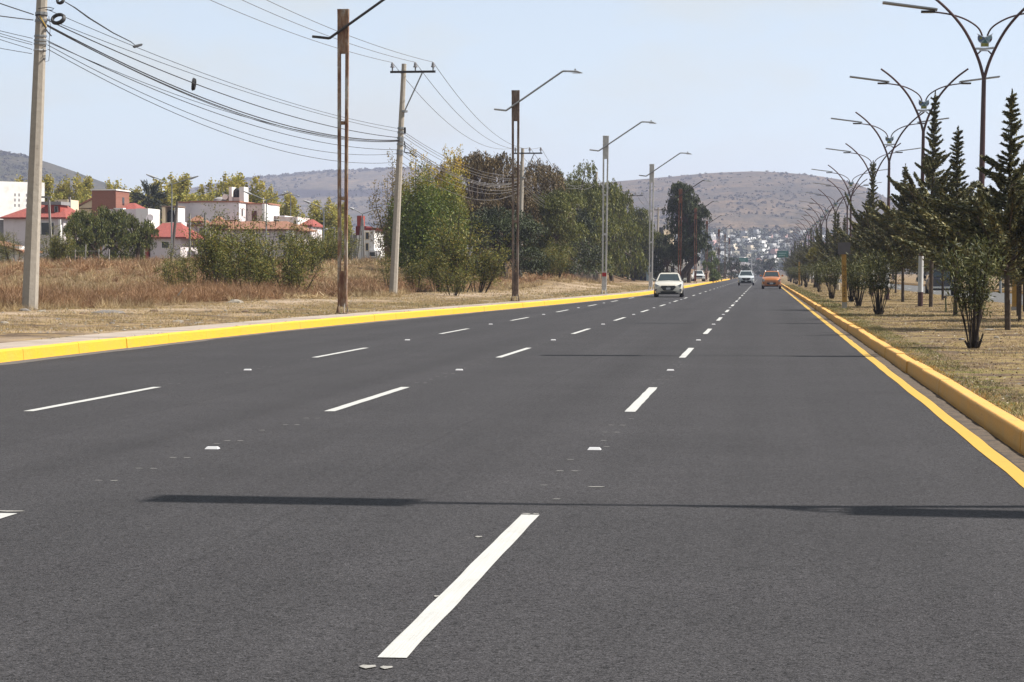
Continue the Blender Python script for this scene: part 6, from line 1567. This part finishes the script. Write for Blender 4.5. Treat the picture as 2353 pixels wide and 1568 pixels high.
dm.frustum([(xc_ + rr_ * math.cos(t), 253 + rr_ * math.sin(t), Z0) for t in np.linspace(0, 6.28, 17)[:-1]], [(xc_ + rr_ * .8 * math.cos(t), 253 + rr_ * .8 * math.sin(t), Z0 + (Z1 - Z0) * .65) for t in np.linspace(0, 6.28, 17)[:-1]]); dm.frustum([(xc_ + rr_ * .8 * math.cos(t), 253 + rr_ * .8 * math.sin(t), Z0 + (Z1 - Z0) * .65) for t in np.linspace(0, 6.28, 17)[:-1]], [(xc_ + rr_ * .3 * math.cos(t), 253 + rr_ * .3 * math.sin(t), Z1) for t in np.linspace(0, 6.28, 17)[:-1]])
dm.build("dome", H_GREY, h.r, smooth=True)
X0, Z0 = h.P(511, 452); MB().disc((X0, 0, Z0), 0.32, 251.2, 252.2, 14).build("heater_drum", H_WHITE, h.r)
for vx_ in (590,): MB().tube([(h.P(vx_, 468)[0], 253.5, h.P(vx_, 468)[1]), (h.P(vx_, 452)[0], 253.5, h.P(vx_, 452)[1])], 0.04, 6).build("vent_pipe", H_WHITE, h.r)
h = House("cottage", "small red-roofed house low behind the round bush", 380, 222)
h.wall(345, 415, 545, None, H_WHITE_SHADED, dep=7); h.hip(335, 430, 545, 352, 395, 511, T_RED, dep=7.5); h.wall(335, 342, 548, None, H_REDW, dy=-0.3, dep=3, name="pier"); h.wall(362, 388, 508, 520, H_WHITE, dy=5, dep=2, name="parapet"); h.window(372, 388, 556, 570)
h = House("terrace_house", "pinkish house with a tall white-framed window and orange tile roof edge", 445, 232)
h.wall(412, 483, 519, None, H_PINK, dep=7); h.wall(410, 485, 516, 519.5, H_TERRA, dy=-0.2, dep=7.4, name="cornice"); h.window(458, 477, 524, 566, plain("blind_olive", (0.32, 0.28, 0.17), 0.8), H_WHITE); h.wall(427, 452, 506, 516, H_WHITE, dy=2.5, dep=1.6, name="cupola_wall"); h.hip(421, 457, 507, 437, 441, 494, T_ORG, dep=2.4, dy=2.1); h.wall(430, 434, 509, 514, M_DARKWIN, dy=2.46, dep=0.1, name="window"); h.wall(441, 448, 509, 514, M_DARKWIN, dy=2.46, dep=0.1, name="window")
h = House("tiled_house", "house with a long orange tiled roof behind the shrub thicket", 585, 226)
h.wall(486, 676, 527, None, H_WHITE_SHADED, dep=8); h.hip(480, 690, 527, 505, 640, 507, T_ORG, dep=8.5); h.hip(484, 524, 517, 497, 503, 497, T_ORG, dep=3, dy=-0.8); h.window(640, 655, 540, 560); h.window(520, 540, 545, 565); h.wall(662, 676, 530, None, H_WHITE, dy=-0.8, dep=0.7, name="pillar")
h = House("flat_house", "low pinkish flat-roofed house right of the white house", 650, 256); h.wall(616, 684, 499, None, H_PINK, dep=7); h.wall(614, 655, 496, 499.5, H_WHITE_SHADED, dy=-0.2, dep=7.4, name="parapet"); h.wall(682, 686, 503, None, H_WHITE, dy=-0.4, dep=6, name="side_wall"); h.window(630, 642, 506, 520)
h = House("red_roof_house", "house with a small red roof between the shrubs and the pale street lamp", 703, 250); h.wall(690, 716, 518, None, H_WHITE_SHADED, dep=6); h.hip(687, 720, 518, 698, 708, 503, T_RED, dep=6.4); h.window(696, 704, 526, 538)
h = House("red_block_house", "white house with red chimney block and dark red roof beside the second power pole", 845, 218)
h.wall(820, 834, 541, None, H_WHITE, dep=5); h.wall(838, 862, 530, None, H_WHITE, dy=-0.6, dep=6); h.wall(814, 824, 495, 541, H_REDW, dy=1.5, dep=2, name="chimney_block"); h.wall(816, 840, 520, 541, H_DKRED, dy=0.3, dep=4, name="roof_block"); h.wall(832, 866, 524, 530, H_DKRED, dy=-0.4, dep=5, name="roof_edge")
h.window(843, 849, 560, 576, M_DARKWIN, H_CREAM, dy=-0.6); h.window(843, 850, 535, 550, M_DARKWIN, H_CREAM, dy=-0.6); h.wall(852, 872, 577, 595, H_GREY, dy=-1.5, dep=2, name="bay"); h.window(855, 868, 580, 590, M_DARKWIN, H_WHITE, dy=-1.5); h.wall(802, 819, 540, None, H_GREY, dy=0.6, dep=3, name="shed")
h = House("brown_house", "brown house mostly hidden behind the second power pole", 882, 236); h.wall(868, 900, 540, None, H_BROWN, dep=6); h.wall(866, 902, 527, 540, H_WHITE, dy=0.5, dep=5, name="parapet"); h.wall(870, 896, 574, 578, H_TERRA, dy=-0.5, dep=0.5, name="ledge"); h.window(874, 890, 552, 566)
h = House("lean_to", "low white shed with a sloping orange roof at the left edge", 25, 172, "shed")
h.wall(-20, 44, 566, None, H_WHITE, dep=4); X0, Z0 = h.P(-30, 553); X1, Z1 = h.P(58, 577); MB().prism_y([(X0, Z0), (X1, Z1), (X1, Z1 - 0.12), (X0, Z0 - 0.12)], 171.4, 176.4).build("roof", T_ORG, h.r); h.window(-4, 10, 572, 582)
# buildings farther down the left side
h = House("block_wall_plot", "unfinished grey block walls with upright reinforcing bars", 1470, 312, "wall")
h.wall(1440, 1500, 588, 610, H_GREY, dep=0.3); h.wall(1435, 1490, 610, None, plain("wall_navy", (0.03, 0.035, 0.06), 0.8), dy=-0.6, dep=0.4, name="lower_wall"); h.wall(1508, 1518, 588, None, H_WHITE, dy=-0.5, dep=0.4, name="corner_post"); h.wall(1486, 1508, 603, None, plain("wall_pale_blue", (0.34, 0.46, 0.56), 0.8, 0.15), dy=-0.8, dep=0.3, name="blue_panel"); h.wall(1461, 1463, 588, 608, H_CREAM, dy=-0.05, dep=0.4, name="pier")
for vx_, vt_ in ((1483, 556), (1489, 563), (1493, 560), (1498, 568), (1503, 562), (1507, 570), (1512, 574), (1516, 566)): 
    a_ = h.P(vx_, 604); b_ = h.P(vx_ + 0.5, vt_); MB().tube([(a_[0], 312.6, a_[1]), (b_[0], 312.6, b_[1])], 0.045, 5).build("reinforcing_bar", H_BROWN if vx_ % 2 else M_CONC2, h.r)
h = House("grey_house", "tall grey white house behind the fourth lamp post with a black tank on top", 1520, 420, "house"); h.wall(1502, 1532, 545, None, H_WHITE, dep=7); h.wall(1510, 1524, 530, 545, H_WHITE, dy=1, dep=3, name="tank_box"); X0, Z0 = h.P(1517, 546); X1, Z1 = h.P(1517, 523); MB().tube([(X0, 420.2, Z0), (X0, 420.2, Z1)], [0.75, 0.6], 14).build("tank", H_TANK, h.r); h.wall(1522, 1545, 527, None, H_CREAM, dy=3, dep=5); h.window(1508, 1514, 560, 570)
h = House("white_wall_building", "white building front glimpsed below the lone dark tree", 1545, 345, "building"); h.wall(1515, 1572, 596, None, H_WHITE, dep=6); h.wall(1572, 1580, 598, None, H_WHITE, dy=-2.5, dep=6); h.wall(1532, 1536, 600, None, H_WHITE_SHADED, dy=-0.3, dep=0.3, name="pilaster"); h.window(1541, 1550, 612, 626)
h = House("white_signboard", "white board standing behind the parked pickup", 1607, 356, "board"); h.wall(1601, 1609, 600, 622, H_WHITE, dep=0.2, name="panel"); h.wall(1603, 1604, 622, None, M_STEEL, dy=0.05, dep=0.1, name="leg"); h.wall(1606, 1607, 622, None, M_STEEL, dy=0.05, dep=0.1, name="leg"); h.wall(1604, 1606.5, 606, 612, M_DARKWIN, dy=-0.02, dep=0.05, name="print")

# street lamps of the housing estate
def estate_lamp(vx, vt, vb, Y, arms, label):
    b = D(vx - 1, vb, Y); t = D(vx, vt, Y); zg = float(ground_z(b[0], Y)); r = empty("estate_lamp", (b[0], Y, zg)); tag(r, label, "street lamp", "pale street lamps of the estate")
    MB().tube([(b[0], Y, zg), (t[0], Y, t[2])], [0.09, 0.055], 8).build("pole", M_STEEL, r, smooth=True)
    for ax, ay in arms:
        e = D(ax, ay, Y); e2 = (np.array(t) * 0.35 + e * 0.65)
        MB().tube([t, e2 + np.array([0, 0, 0.03])], 0.04, 6).build("arm", M_STEEL, r)
        q = MB(); q.tube([e2 + np.array([0, 0, 0.03]), e2 * 0.8 + e * 0.2, e], [0.05, 0.11, 0.05], 6); q.build("lamp_head", M_PANEL, r, smooth=True)
estate_lamp(395, 424, 585, 200, [(336, 401), (456, 405)], "pale double-armed street lamp left of the white house")
estate_lamp(612, 461, 580, 205, [(560, 440), (664, 442)], "pale double-armed street lamp at the right end of the white house")
estate_lamp(744, 479, 602, 200, [(697, 461)], "pale single-armed street lamp left of the first rusty post")
estate_lamp(833, 492, 605, 202, [(803, 477), (868, 481)], "double-armed street lamp before the red-roofed white building")
estate_lamp(769, 523, 596, 190, [(745, 529)], "short street lamp with one low arm left of the first rusty post")
estate_lamp(668, 447, 580, 300, [(690, 452), (650, 440)], "distant street lamp above the poplars")
estate_lamp(2300, 383, 640, 150, [(2278, 381)], "grey street lamp beyond the opposite road peeping over the cypresses")

# concrete and wooden posts of the field fence
def post(name, xb, yb, xt, yt, Y, rad, mat, label, cat="post", n=4):
    b = D(xb, yb, Y); t = D(xt, yt, Y); zg = float(ground_z(b[0], Y)) - 0.1
    o = MB().tube([(b[0], Y, min(b[2], zg)), tuple(t)], [rad, rad * 0.8], n, phase=0.78).build(name, mat); tag(o, label, cat, "posts of the field"); return o
post("wooden_pole", 393, 578, 407.5, 464, 206, 0.16, M_BARK2, "grey leaning wooden pole touching the double-armed lamp", "pole", 8)
post("concrete_post", 436, 570, 436, 491, 196, 0.13, M_CONC2, "square concrete post left of the white-framed window")
post("concrete_post", 471, 572, 471, 490, 196, 0.13, M_CONC2, "square concrete post right of the white-framed window")
cp = post("concrete_pole", 119, 540, 112, 452, 205, 0.15, M_CONC2, "leaning grey pole with a crossbar in front of the red dormer", "pole"); MB().box(D(95, 449, 205)[0], D(118, 449, 205)[0], 204.9, 205.1, zpix(451, 205), zpix(447, 205)).build("crossbar", M_CONC2, cp)
post("concrete_pole", 161, 495, 160, 453, 240, 0.2, M_CONC2, "short grey pole right of the cream block", "pole")
post("concrete_post", 766, 598, 769, 525, 186, 0.1, M_CONC2, "slim grey post right of the short street lamp"); post("concrete_post", 820, 604, 832, 500, 205, 0.11, M_CONC2, "grey prop leaning against the lamp at the red-roofed building"); post("concrete_post", 837, 604, 834, 505, 206, 0.12, M_CONC2, "thin grey pole right beside the lamp at the red-roofed building"); post("concrete_post", 786, 598, 785, 530, 190, 0.09, M_CONC2, "grey fence post seen inside the first rusty post"); post("concrete_post", 809, 600, 809, 535, 192, 0.09, M_CONC2, "grey fence post before the grey shed")
fw = empty("wire_fence", tuple(G(196, 600, 1.3))); fw.location = (D(200, 600, 165)[0], 165, float(ground_z(D(200, 600, 165)[0], 165))); tag(fw, "low wire fence with thin posts before the round bush", "fence")
for vx_ in (150, 172, 196, 226, 250): 
    x_ = D(vx_, 600, 165)[0]; zg_ = float(ground_z(x_, 165)); MB().tube([(x_, 165, zg_), (x_ + 0.05, 165, zg_ + (1.55 if vx_ == 196 else 1.2))], 0.05, 5).build("fence_post", M_CONC2, fw)
for hh_ in (0.6, 1.05):
    MB().tube([(D(vx_, 600, 165)[0], 165, float(ground_z(D(vx_, 600, 165)[0], 165)) + hh_) for vx_ in (150, 172, 196, 226, 250)], 0.012, 4).build("wire", M_STEEL, fw)
wf = empty("mesh_fence", (D(1350, 630, 226)[0], 226, float(ground_z(D(1350, 630, 226)[0], 226)))); tag(wf, "short grey picket fence with a concrete gatepost under the pepper trees", "fence")
for q in range(26):
    vx_ = 1326 + q * 2.1; x_ = D(vx_, 628, 226)[0]; zg_ = float(ground_z(x_, 226)); MB().tube([(x_, 226, zg_ - 0.1), (x_, 226, zg_ + 1.25 + 0.15 * math.sin(q))], 0.028, 5).build("picket", M_CONC2, wf)
x_ = D(1319, 628, 224)[0]; zg_ = float(ground_z(x_, 224)); MB().box(x_ - 0.18, x_ + 0.18, 223.8, 224.2, zg_ - 0.2, zg_ + 2.0).build("gatepost", M_CONC2, wf); MB().tube([(x_ + 0.2, 224, zg_), (x_ + 0.3, 224, zpix(582, 224))], 0.035, 5).build("mast", M_STEEL, wf)
MB().box(x_ + 0.3, x_ + 0.75, 223.7, 223.75, zg_ + 1.0, zg_ + 1.5).build("notice", H_WHITE, wf)

# ------------------------------------------------------------------ markers and signs
M_YPOST = plain("marker_yellow", (0.45, 0.26, 0.06), 0.75, 0.12, 6, dirt=(0.26, 0.15, 0.06), dscale=4)
M_PLATE_G = plain("sign_back_grey", (0.13, 0.12, 0.125), 0.7, 0.1, 8)
p = G(1940.5, 704.5, 0.2); mk = empty("marker_post", (p[0], p[1], float(ground_z(p[0], p[1])))); tag(mk, "yellow marker post with black stencilled letters under a grey square plate", "marker post")
ht = zpix(584, p[1]); g0 = float(ground_z(p[0], p[1]))
MB().frustum([(p[0] - 0.09, p[1] - 0.09, g0 + 0.25), (p[0] + 0.09, p[1] - 0.09, g0 + 0.25), (p[0] + 0.09, p[1] + 0.09, g0 + 0.25), (p[0] - 0.09, p[1] + 0.09, g0 + 0.25)], [(p[0] - 0.085 - 0.03, p[1] - 0.09, ht), (p[0] + 0.085 - 0.03, p[1] - 0.09, ht), (p[0] + 0.085 - 0.03, p[1] + 0.09, ht), (p[0] - 0.085 - 0.03, p[1] + 0.09, ht)]).build("post", M_YPOST, mk)
MB().box(p[0] - 0.095, p[0] + 0.095, p[1] - 0.095, p[1] + 0.095, g0 - 0.1, g0 + 0.25).build("foot", M_CONC2, mk)
zt_, zb_ = zpix(558.5, p[1]), zpix(585.5, p[1]); MB().box(p[0] - 0.26, p[0] + 0.21, p[1] - 0.125, p[1] - 0.105, zb_, zt_).build("plate", M_PLATE_G, mk)
for k, chx in enumerate("NO GOLPEAR"):
    if chx == " ": continue
    cu = bpy.data.curves.new("letter", 'FONT'); cu.body = chx; cu.size = 0.135; cu.align_x = 'CENTER'; cu.extrude = 0.001
    to = bpy.data.objects.new("letter_tmp", cu); COL.objects.link(to)
    dg = bpy.context.evaluated_depsgraph_get(); me = bpy.data.meshes.new_from_object(to.evaluated_get(dg)); bpy.data.objects.remove(to)
    lo_ = link_mesh("letter", me, M_BLACK, mk); f_ = (k + 0.5) / 10; lo_.location = (-0.012 - 0.022 * (0.85 - 0.6 * f_) + 0.015, -0.0935, (ht - g0) * (0.80 - 0.60 * f_) - 0.05); lo_.rotation_euler = (math.pi / 2, 0, 0); lo_.scale = (1.0, 0.95, 1)
p = G(1837, 657, 0.2); mk2 = empty("marker_post", (p[0], p[1], float(ground_z(p[0], p[1])))); tag(mk2, "plain yellow marker post farther along the median", "marker post")
MB().tube([(p[0], p[1], 0.1), (p[0] - 0.03, p[1], zpix(603, p[1]))], [0.13, 0.12], 4, phase=0.78).build("post", M_YPOST, mk2); MB().box(p[0] - 0.12, p[0] + 0.12, p[1] - 0.12, p[1] + 0.12, 0.05, 0.28).build("foot", M_CONC2, mk2)
p = G(2331, 708.5, 0.2); mk3 = empty("marker_post", (p[0], p[1], 0.2)); tag(mk3, "ochre marker post at the right edge beside the opposite road", "marker post"); MB().tube([(p[0], p[1], 0.1), (p[0], p[1], 2.1)], [0.12, 0.11], 4, phase=0.78).build("post", M_YPOST, mk3); MB().box(p[0] - 0.11, p[0] + 0.11, p[1] - 0.11, p[1] + 0.11, 0.05, 0.25).build("foot", M_CONC2, mk3)
p = G(2174, 713, 0.2); vp = empty("valve_marker", (p[0], p[1], 0.19)); tag(vp, "short green pipe with a dark knob standing in the median grass", "pipe"); MB().tube([(p[0], p[1], 0.1), (p[0] - 0.02, p[1], 0.62)], 0.024, 8).build("pipe", plain("pipe_green", (0.10, 0.13, 0.05), 0.7), vp); MB().tube([(p[0] - 0.03, p[1], 0.60), (p[0] - 0.02, p[1], 0.68)], [0.07, 0.04], 8).build("knob", M_BARK3, vp)
p = G(1926, 666, 0.15); o = MB().tube([(p[0], p[1], 0.1), (p[0], p[1], 0.55), (p[0], p[1], 0.62)], [0.15, 0.15, 0.09], 10).build("concrete_bollard", plain("bollard_cream", (0.50, 0.42, 0.31), 0.9)); tag(o, "squat cream bollard left behind the lettered marker post", "bollard")
# small yellow box beside the kerb
p = G(2010 / 1.088 + 4, 668, 0.2)
# green direction boards over the road, far off
M_GRN = plain("sign_green", (0.02, 0.17, 0.13), 0.5, 0.12, 1.2, dirt=(0.10, 0.30, 0.25), dscale=1.4, dlo=0.55, dhi=0.62)
def gantry(x0, x1, y0, y1, Y, xp, lab):
    r = empty("direction_sign", (D(xp, 628, Y)[0], Y, 0.2)); tag(r, lab, "road sign"); a = D(x0, y0, Y); b = D(x1, y1, Y); xq = D(xp, 628, Y)[0]
    MB().box(a[0], b[0], Y, Y + 0.12, b[2], a[2]).build("board", M_GRN, r); MB().box(a[0] - 0.06, b[0] + 0.06, Y + 0.122, Y + 0.2, b[2] - 0.06, a[2] + 0.06).build("board_frame", M_PANEL, r)
    MB().tube([(xq, Y + 0.4, 0.1), (xq, Y + 0.4, a[2] - 0.2)], 0.16, 10).build("mast", M_PANEL, r); MB().tube([(xq, Y + 0.4, (a[2] + b[2]) / 2), ((a[0] + b[0]) / 2, Y + 0.35, (a[2] + b[2]) / 2)], 0.10, 8).build("arm", M_PANEL, r)
    hh = a[2] - b[2]
    for q in range(2): MB().box(a[0] + (b[0] - a[0]) * 0.12, a[0] + (b[0] - a[0]) * (0.7 + 0.1 * q), Y - 0.006, Y - 0.002, b[2] + hh * (0.25 + 0.34 * q), b[2] + hh * (0.37 + 0.34 * q)).build("legend", plain("sign_legend", (0.30, 0.48, 0.44), 0.6), r)
gantry(1697, 1719, 593, 602, 640, 1727, "small green direction board over the left lanes, far down the road")
gantry(1786, 1812, 577, 592, 560, 1822, "larger green direction board half hidden by the far cypresses")
tl = empty("traffic_light", (D(1699, 628, 600)[0], 600, 0.1)); tag(tl, "traffic light on a slim mast under the small green board", "traffic light"); x_ = D(1699, 628, 600)[0]
MB().tube([(x_, 600, 0.0), (x_, 600, 3.2)], 0.07, 8).build("mast", M_STEEL, tl); MB().box(x_ - 0.2, x_ + 0.2, 599.7, 600, 2.9, 4.0).build("housing", H_TANK, tl)
for q, m_ in enumerate((M_RED, M_YPOST, M_GRN)): MB().disc((x_, 0, 3.8 - 0.33 * q), 0.12, 599.66, 599.699, 12).build("lens", m_, tl)
ov = empty("overpass", (D(1715, 628, 1000)[0], 1000, 0.2)); tag(ov, "pale low wall and building fronts closing the far end of the road", "building")
for q, (a_, b_, t_, m_) in enumerate([(1668, 1690, 604, H_WHITE), (1692, 1712, 600, H_WHITE_SHADED), (1714, 1733, 605, H_WHITE), (1735, 1760, 603, H_GREY)]):
    q0, q1 = D(a_, t_, 1000 + q * 3), D(b_, t_, 1000); MB().box(q0[0], q1[0], 1000 + q * 3, 1012 + q * 3, 0.0, q0[2]).build("front", m_, ov)

# ------------------------------------------------------------------ hillside town
town_cols = [("white", (0.74, 0.73, 0.71), 9), ("cream", (0.66, 0.58, 0.46), 4), ("grey", (0.42, 0.42, 0.42), 4), ("pink", (0.55, 0.36, 0.33), 2), ("orange", (0.62, 0.33, 0.17), 1.2), ("brick-red", (0.36, 0.15, 0.11), 1.2)]
tm = {n: plain("town_" + n, c, 0.9, 0.05, 0.3, k=0.85) for n, c, w in town_cols}
protos = {}
def town_house(kind, colr):
    key = (kind, colr)
    if key in protos:
        return copy_tree(protos[key])
    r = empty("town_house"); mb = MB()
    if kind == 0: mb.box(-4, 4, 0, 8, -6, 6); mb.box(-4, 0.5, 1, 7, 6, 8.6)
    elif kind == 1: mb.box(-5, 5, 0, 7, -6, 3.4); mb.box(-5, 5, 2.5, 7, 3.4, 6.4)
    elif kind == 2: mb.box(-3, 3, 0, 7, -6, 8.5); mb.box(3, 6.5, 1, 7, -6, 5.5)
    else: mb.box(-6, 6, 0, 7, -6, 4.2); mb.box(2, 6, 1, 6, 4.2, 7)
    w = mb.build("wall", tm[colr], r, local=True)
    win = {0: [(-2.6, 1.4), (1.6, 1.4), (-2.6, 4.2), (1.6, 4.2)], 1: [(-3, 1), (0, 1), (3, 1)], 2: [(-1.3, 1.2), (1.3, 1.2), (-1.3, 4), (1.3, 4), (0, 6.6)], 3: [(-4, 1.4), (-1, 1.4), (3.5, 1.4)]}[kind]
    for x, z in win: MB().box(x - 0.42, x + 0.42, -0.03, 0.06, z - 0.45, z + 0.5).build("window", M_DARKWIN, r, local=True)
    if kind != 1: MB().tube([(-2, 3.5, 8.6 if kind == 0 else 4.2), (-2, 3.5, 9.9 if kind == 0 else 5.6)], 0.7, 8).build("tank", H_TANK, r, local=True)
    protos[key] = r
    return r
trng = random.Random(5)
spots = []
for q in range(4000):
    vx = trng.choice([trng.gauss(1765, 60), trng.uniform(1560, 1960), trng.uniform(1660, 1870)]); Y = trng.uniform(1330, 1720)
    if not 1540 < vx < 1990: continue
    x, z = hill_z(h_r.name, vx, Y)
    if all((x - a) ** 2 + ((Y - b) * 0.5) ** 2 > 8.5 ** 2 for a, b, c, v in spots): spots.append((x, Y, z, vx))
    if len(spots) >= 200: break
nn = len(spots)
for q in range(700):
    vx = trng.uniform(800, 905); Y = trng.uniform(1780, 2200); x, z = hill_z(h_m.name, vx, Y)
    if all((x - a) ** 2 + ((Y - b) * 0.5) ** 2 > 12 ** 2 for a, b, c, v in spots): spots.append((x, Y, z, vx))
    if len(spots) >= nn + 35: break
for i, (x, Y, z, vx) in enumerate(spots):
    colr = trng.choices([n for n, c, w in town_cols], [w for n, c, w in town_cols])[0]
    o = town_house(trng.randrange(4), colr); s_ = trng.uniform(0.34, 0.66)
    place(o, (x, Y, z), math.radians(trng.uniform(10, 70)), s_)
    row = ["lowest", "lower", "middle", "upper", "topmost"][min(4, int((Y - 1330) / 78.1))]
    colm = "left of the kerb's end" if vx < 1680 else ("above the white SUV" if vx < 1745 else ("above the orange car" if vx < 1800 else ("right of the orange car" if vx < 1860 else "behind the far median lamps")))
    if i < nn: lab = f"{'larger' if s_ > 0.6 else 'small'} {colr} house of the hillside town, {row} rows, {colm}"
    else: lab = f"tiny {colr} house of the far town beyond the red-roofed white building"
    tag(o, lab, "house", "houses of the hillside town")
ft = leafmat("leaf_town", [(0.05, 0.06, 0.036), (0.075, 0.085, 0.05), (0.1, 0.11, 0.065)], 0.1, 0.3, 0.1)
C, U = [], []
for q in range(760):
    vx = trng.uniform(1540, 1990); Y = trng.uniform(1280, 1760); x, z = hill_z(h_r.name, vx, Y); m = 26
    C.append(np.array([x, Y, z + 2]) + rdirs(m) * np.array([3.0, 3.0, 2.6]) * rng.random((m, 1)) ** 0.4); U.append(rdirs(m))
V_, F_ = leaf_quads(np.concatenate(C), np.concatenate(U), 2.0, 1.4); o = mesh_np("town_greenery", V_, F_, ft); tag(o, "blur of trees between the houses of the far town", "trees", kind="stuff")

# ------------------------------------------------------------------ stones and litter on the verge
M_STONE = plain("stone_grey", (0.20, 0.18, 0.165), 0.95, 0.25, 10, 0.6); M_STONE2 = plain("stone_pale", (0.30, 0.265, 0.22), 0.95, 0.15, 10, 0.4); M_STONEB = plain("stone_brown", (0.14, 0.09, 0.06), 0.95, 0.25, 10, 0.6); M_LIT = plain("litter_white", (0.7, 0.7, 0.7), 0.7)
def stone(c, s, mat, label, name="stone", cat="stone", flat=0.6):
    global rng
    mb = MB(); n = 8; rows = []
    lev = [(-0.35, 0.75), (0.0, 1.0), (0.35, 0.8), (0.6, 0.35)]
    for z, rr in lev: rows.append([(c[0] + s * rr * math.cos(2 * math.pi * k / n) * rng.uniform(0.75, 1.2), c[1] + s * rr * math.sin(2 * math.pi * k / n) * rng.uniform(0.75, 1.2), c[2] + s * z * flat * rng.uniform(0.85, 1.15)) for k in range(n)])
    base = 0; V = sum(rows, []); Fs = [((i * n + k), (i * n + (k + 1) % n), ((i + 1) * n + (k + 1) % n), ((i + 1) * n + k)) for i in range(3) for k in range(n)] + [tuple(range(3 * n, 4 * n))]
    o = mb.add(V, Fs).build(name, mat); tag(o, label, cat, "stones on the verge"); return o
def gv(vx, vy):
    h_ = 0.3
    for _ in range(4): q = G(vx, vy, h_); h_ = float(ground_z(q[0], q[1]))
    return np.array([q[0], q[1], h_])
for vx, vy, s, m_, lab in [(56, 716, 0.20, M_STONE, "grey stone against the foot of the first power pole"), (95, 718, 0.14, M_STONE2, "pale stone right of the first pole's foot"), (247, 719, 0.50, M_STONE, "flat heap of grey gravel on the dirt path"), (190, 722, 0.12, M_STONEB, "brown clod on the dirt path right of the first pole"),
                           (353, 715, 0.16, M_STONEB, "dark clod at the edge of the brown weeds"), (541, 697, 0.36, M_STONE2, "pale grey boulder half hidden by straw grass"), (410, 739, 0.18, M_STONE2, "pale flat stone near the pavement"), (564, 718, 0.15, M_STONEB, "round brown stone before the boulder"), (548, 720, 0.10, M_STONEB, "small brown stone left of the round one"),
                           (132, 735, 0.10, M_STONE, "small grey stone in the dry grass"), (258, 744, 0.08, M_STONE, "tiny grey stone in the dry grass near the pavement"), (457, 741, 0.14, M_STONE2, "whitish stone right of the pale flat one"), (10, 747, 0.12, M_STONE2, "pale chip at the left edge of the verge"), (178, 702, 0.10, M_LIT, "crumpled white litter before the brown weeds"),
                           (2275, 668 + 90, 0.2, M_STONE2, "pale scrap lying left of the nearest oleander's stems"), (2290, 776, 0.10, M_STONE2, "pale stone by the nearest cypress"), (2210, 780, 0.12, M_STONE, "grey stone left of the nearest oleander")]:
    c = gv(vx, vy) if vx < 1700 else G(vx, vy, 0.2); stone(c, s * (0.6 if vx > 1700 else 1.0), m_, lab, flat=0.3 if "heap" in lab or "flat" in lab or "scrap" in lab else 0.6)
V_, F_ = [], []
ico_ = np.array([(0, 0, 0.6), (1, 0, 0.1), (0.3, 0.9, 0.1), (-0.8, 0.6, 0.1), (-0.8, -0.6, 0.1), (0.3, -0.9, 0.1), (0, 0, -0.3)])
for q in range(900):
    Y = rng.uniform(44, 130); X = float(kerbx(Y)) - rng.uniform(1.5, 9.0); V_.append(ico_ * rng.uniform(0.015, 0.06) * rng.uniform(0.7, 1.3, (7, 1)) + np.array([X, Y, float(ground_z(X, Y))])); k = 7 * q
    F_ += [(k, k + 1 + j, k + 1 + (j + 1) % 5) for j in range(5)] + [(k + 6, k + 1 + (j + 1) % 5, k + 1 + j) for j in range(5)]
o = mesh_np("verge_gravel", np.concatenate(V_), np.array(F_), M_STONE2); tag(o, "loose pebbles scattered over the dry verge", "gravel", kind="stuff")
c = gv(395, 694); o = MB().tube([c + np.array([0, 0, 0.02]), c + np.array([0.25, 0, 0.28]), c + np.array([0.42, 0.05, 0.52])], [0.03, 0.028, 0.02], 6).build("dead_branch", M_STONE2); tag(o, "pale dead branch sticking out of the brown weeds", "branch")
for vx, vy, lab in [(716, 687, "tangled dry root pile left of the first rusty post"), (893, 679, "dry brush heap at the foot of the second power pole")]:
    c = gv(vx, vy); n = 260; B = c + rng.normal(size=(n, 3)) * np.array([0.4, 0.25, 0.06]); d = rdirs(n); d[:, 2] = np.abs(d[:, 2]) * 0.5; V_, F_ = blades(B, B + d * 0.5, 0.03); o = mesh_np("brush_pile", V_, F_, M_WS); tag(o, lab, "brush pile")
o = MB().disc((0, 0, 0), 0.0, 0, 0) if False else None

# ------------------------------------------------------------------ the air
hz = MB().box(-3500, 3500, -60, 7000, -3.0, 330.0).build("haze", None); tag(hz, kind="stuff", label="thin bluish haze in the air over the whole valley", cat="haze")
hm = bpy.data.materials.new("haze_air"); hm.use_nodes = True; t = hm.node_tree; t.nodes.clear(); out = t.nodes.new("ShaderNodeOutputMaterial"); pv = t.nodes.new("ShaderNodeVolumePrincipled")
pv.inputs["Color"].default_value = (0.64, 0.69, 0.94, 1); pv.inputs["Density"].default_value = 0.00016; pv.inputs["Anisotropy"].default_value = 0.2
t.links.new(pv.outputs[0], out.inputs["Volume"]); hz.data.materials.append(hm)
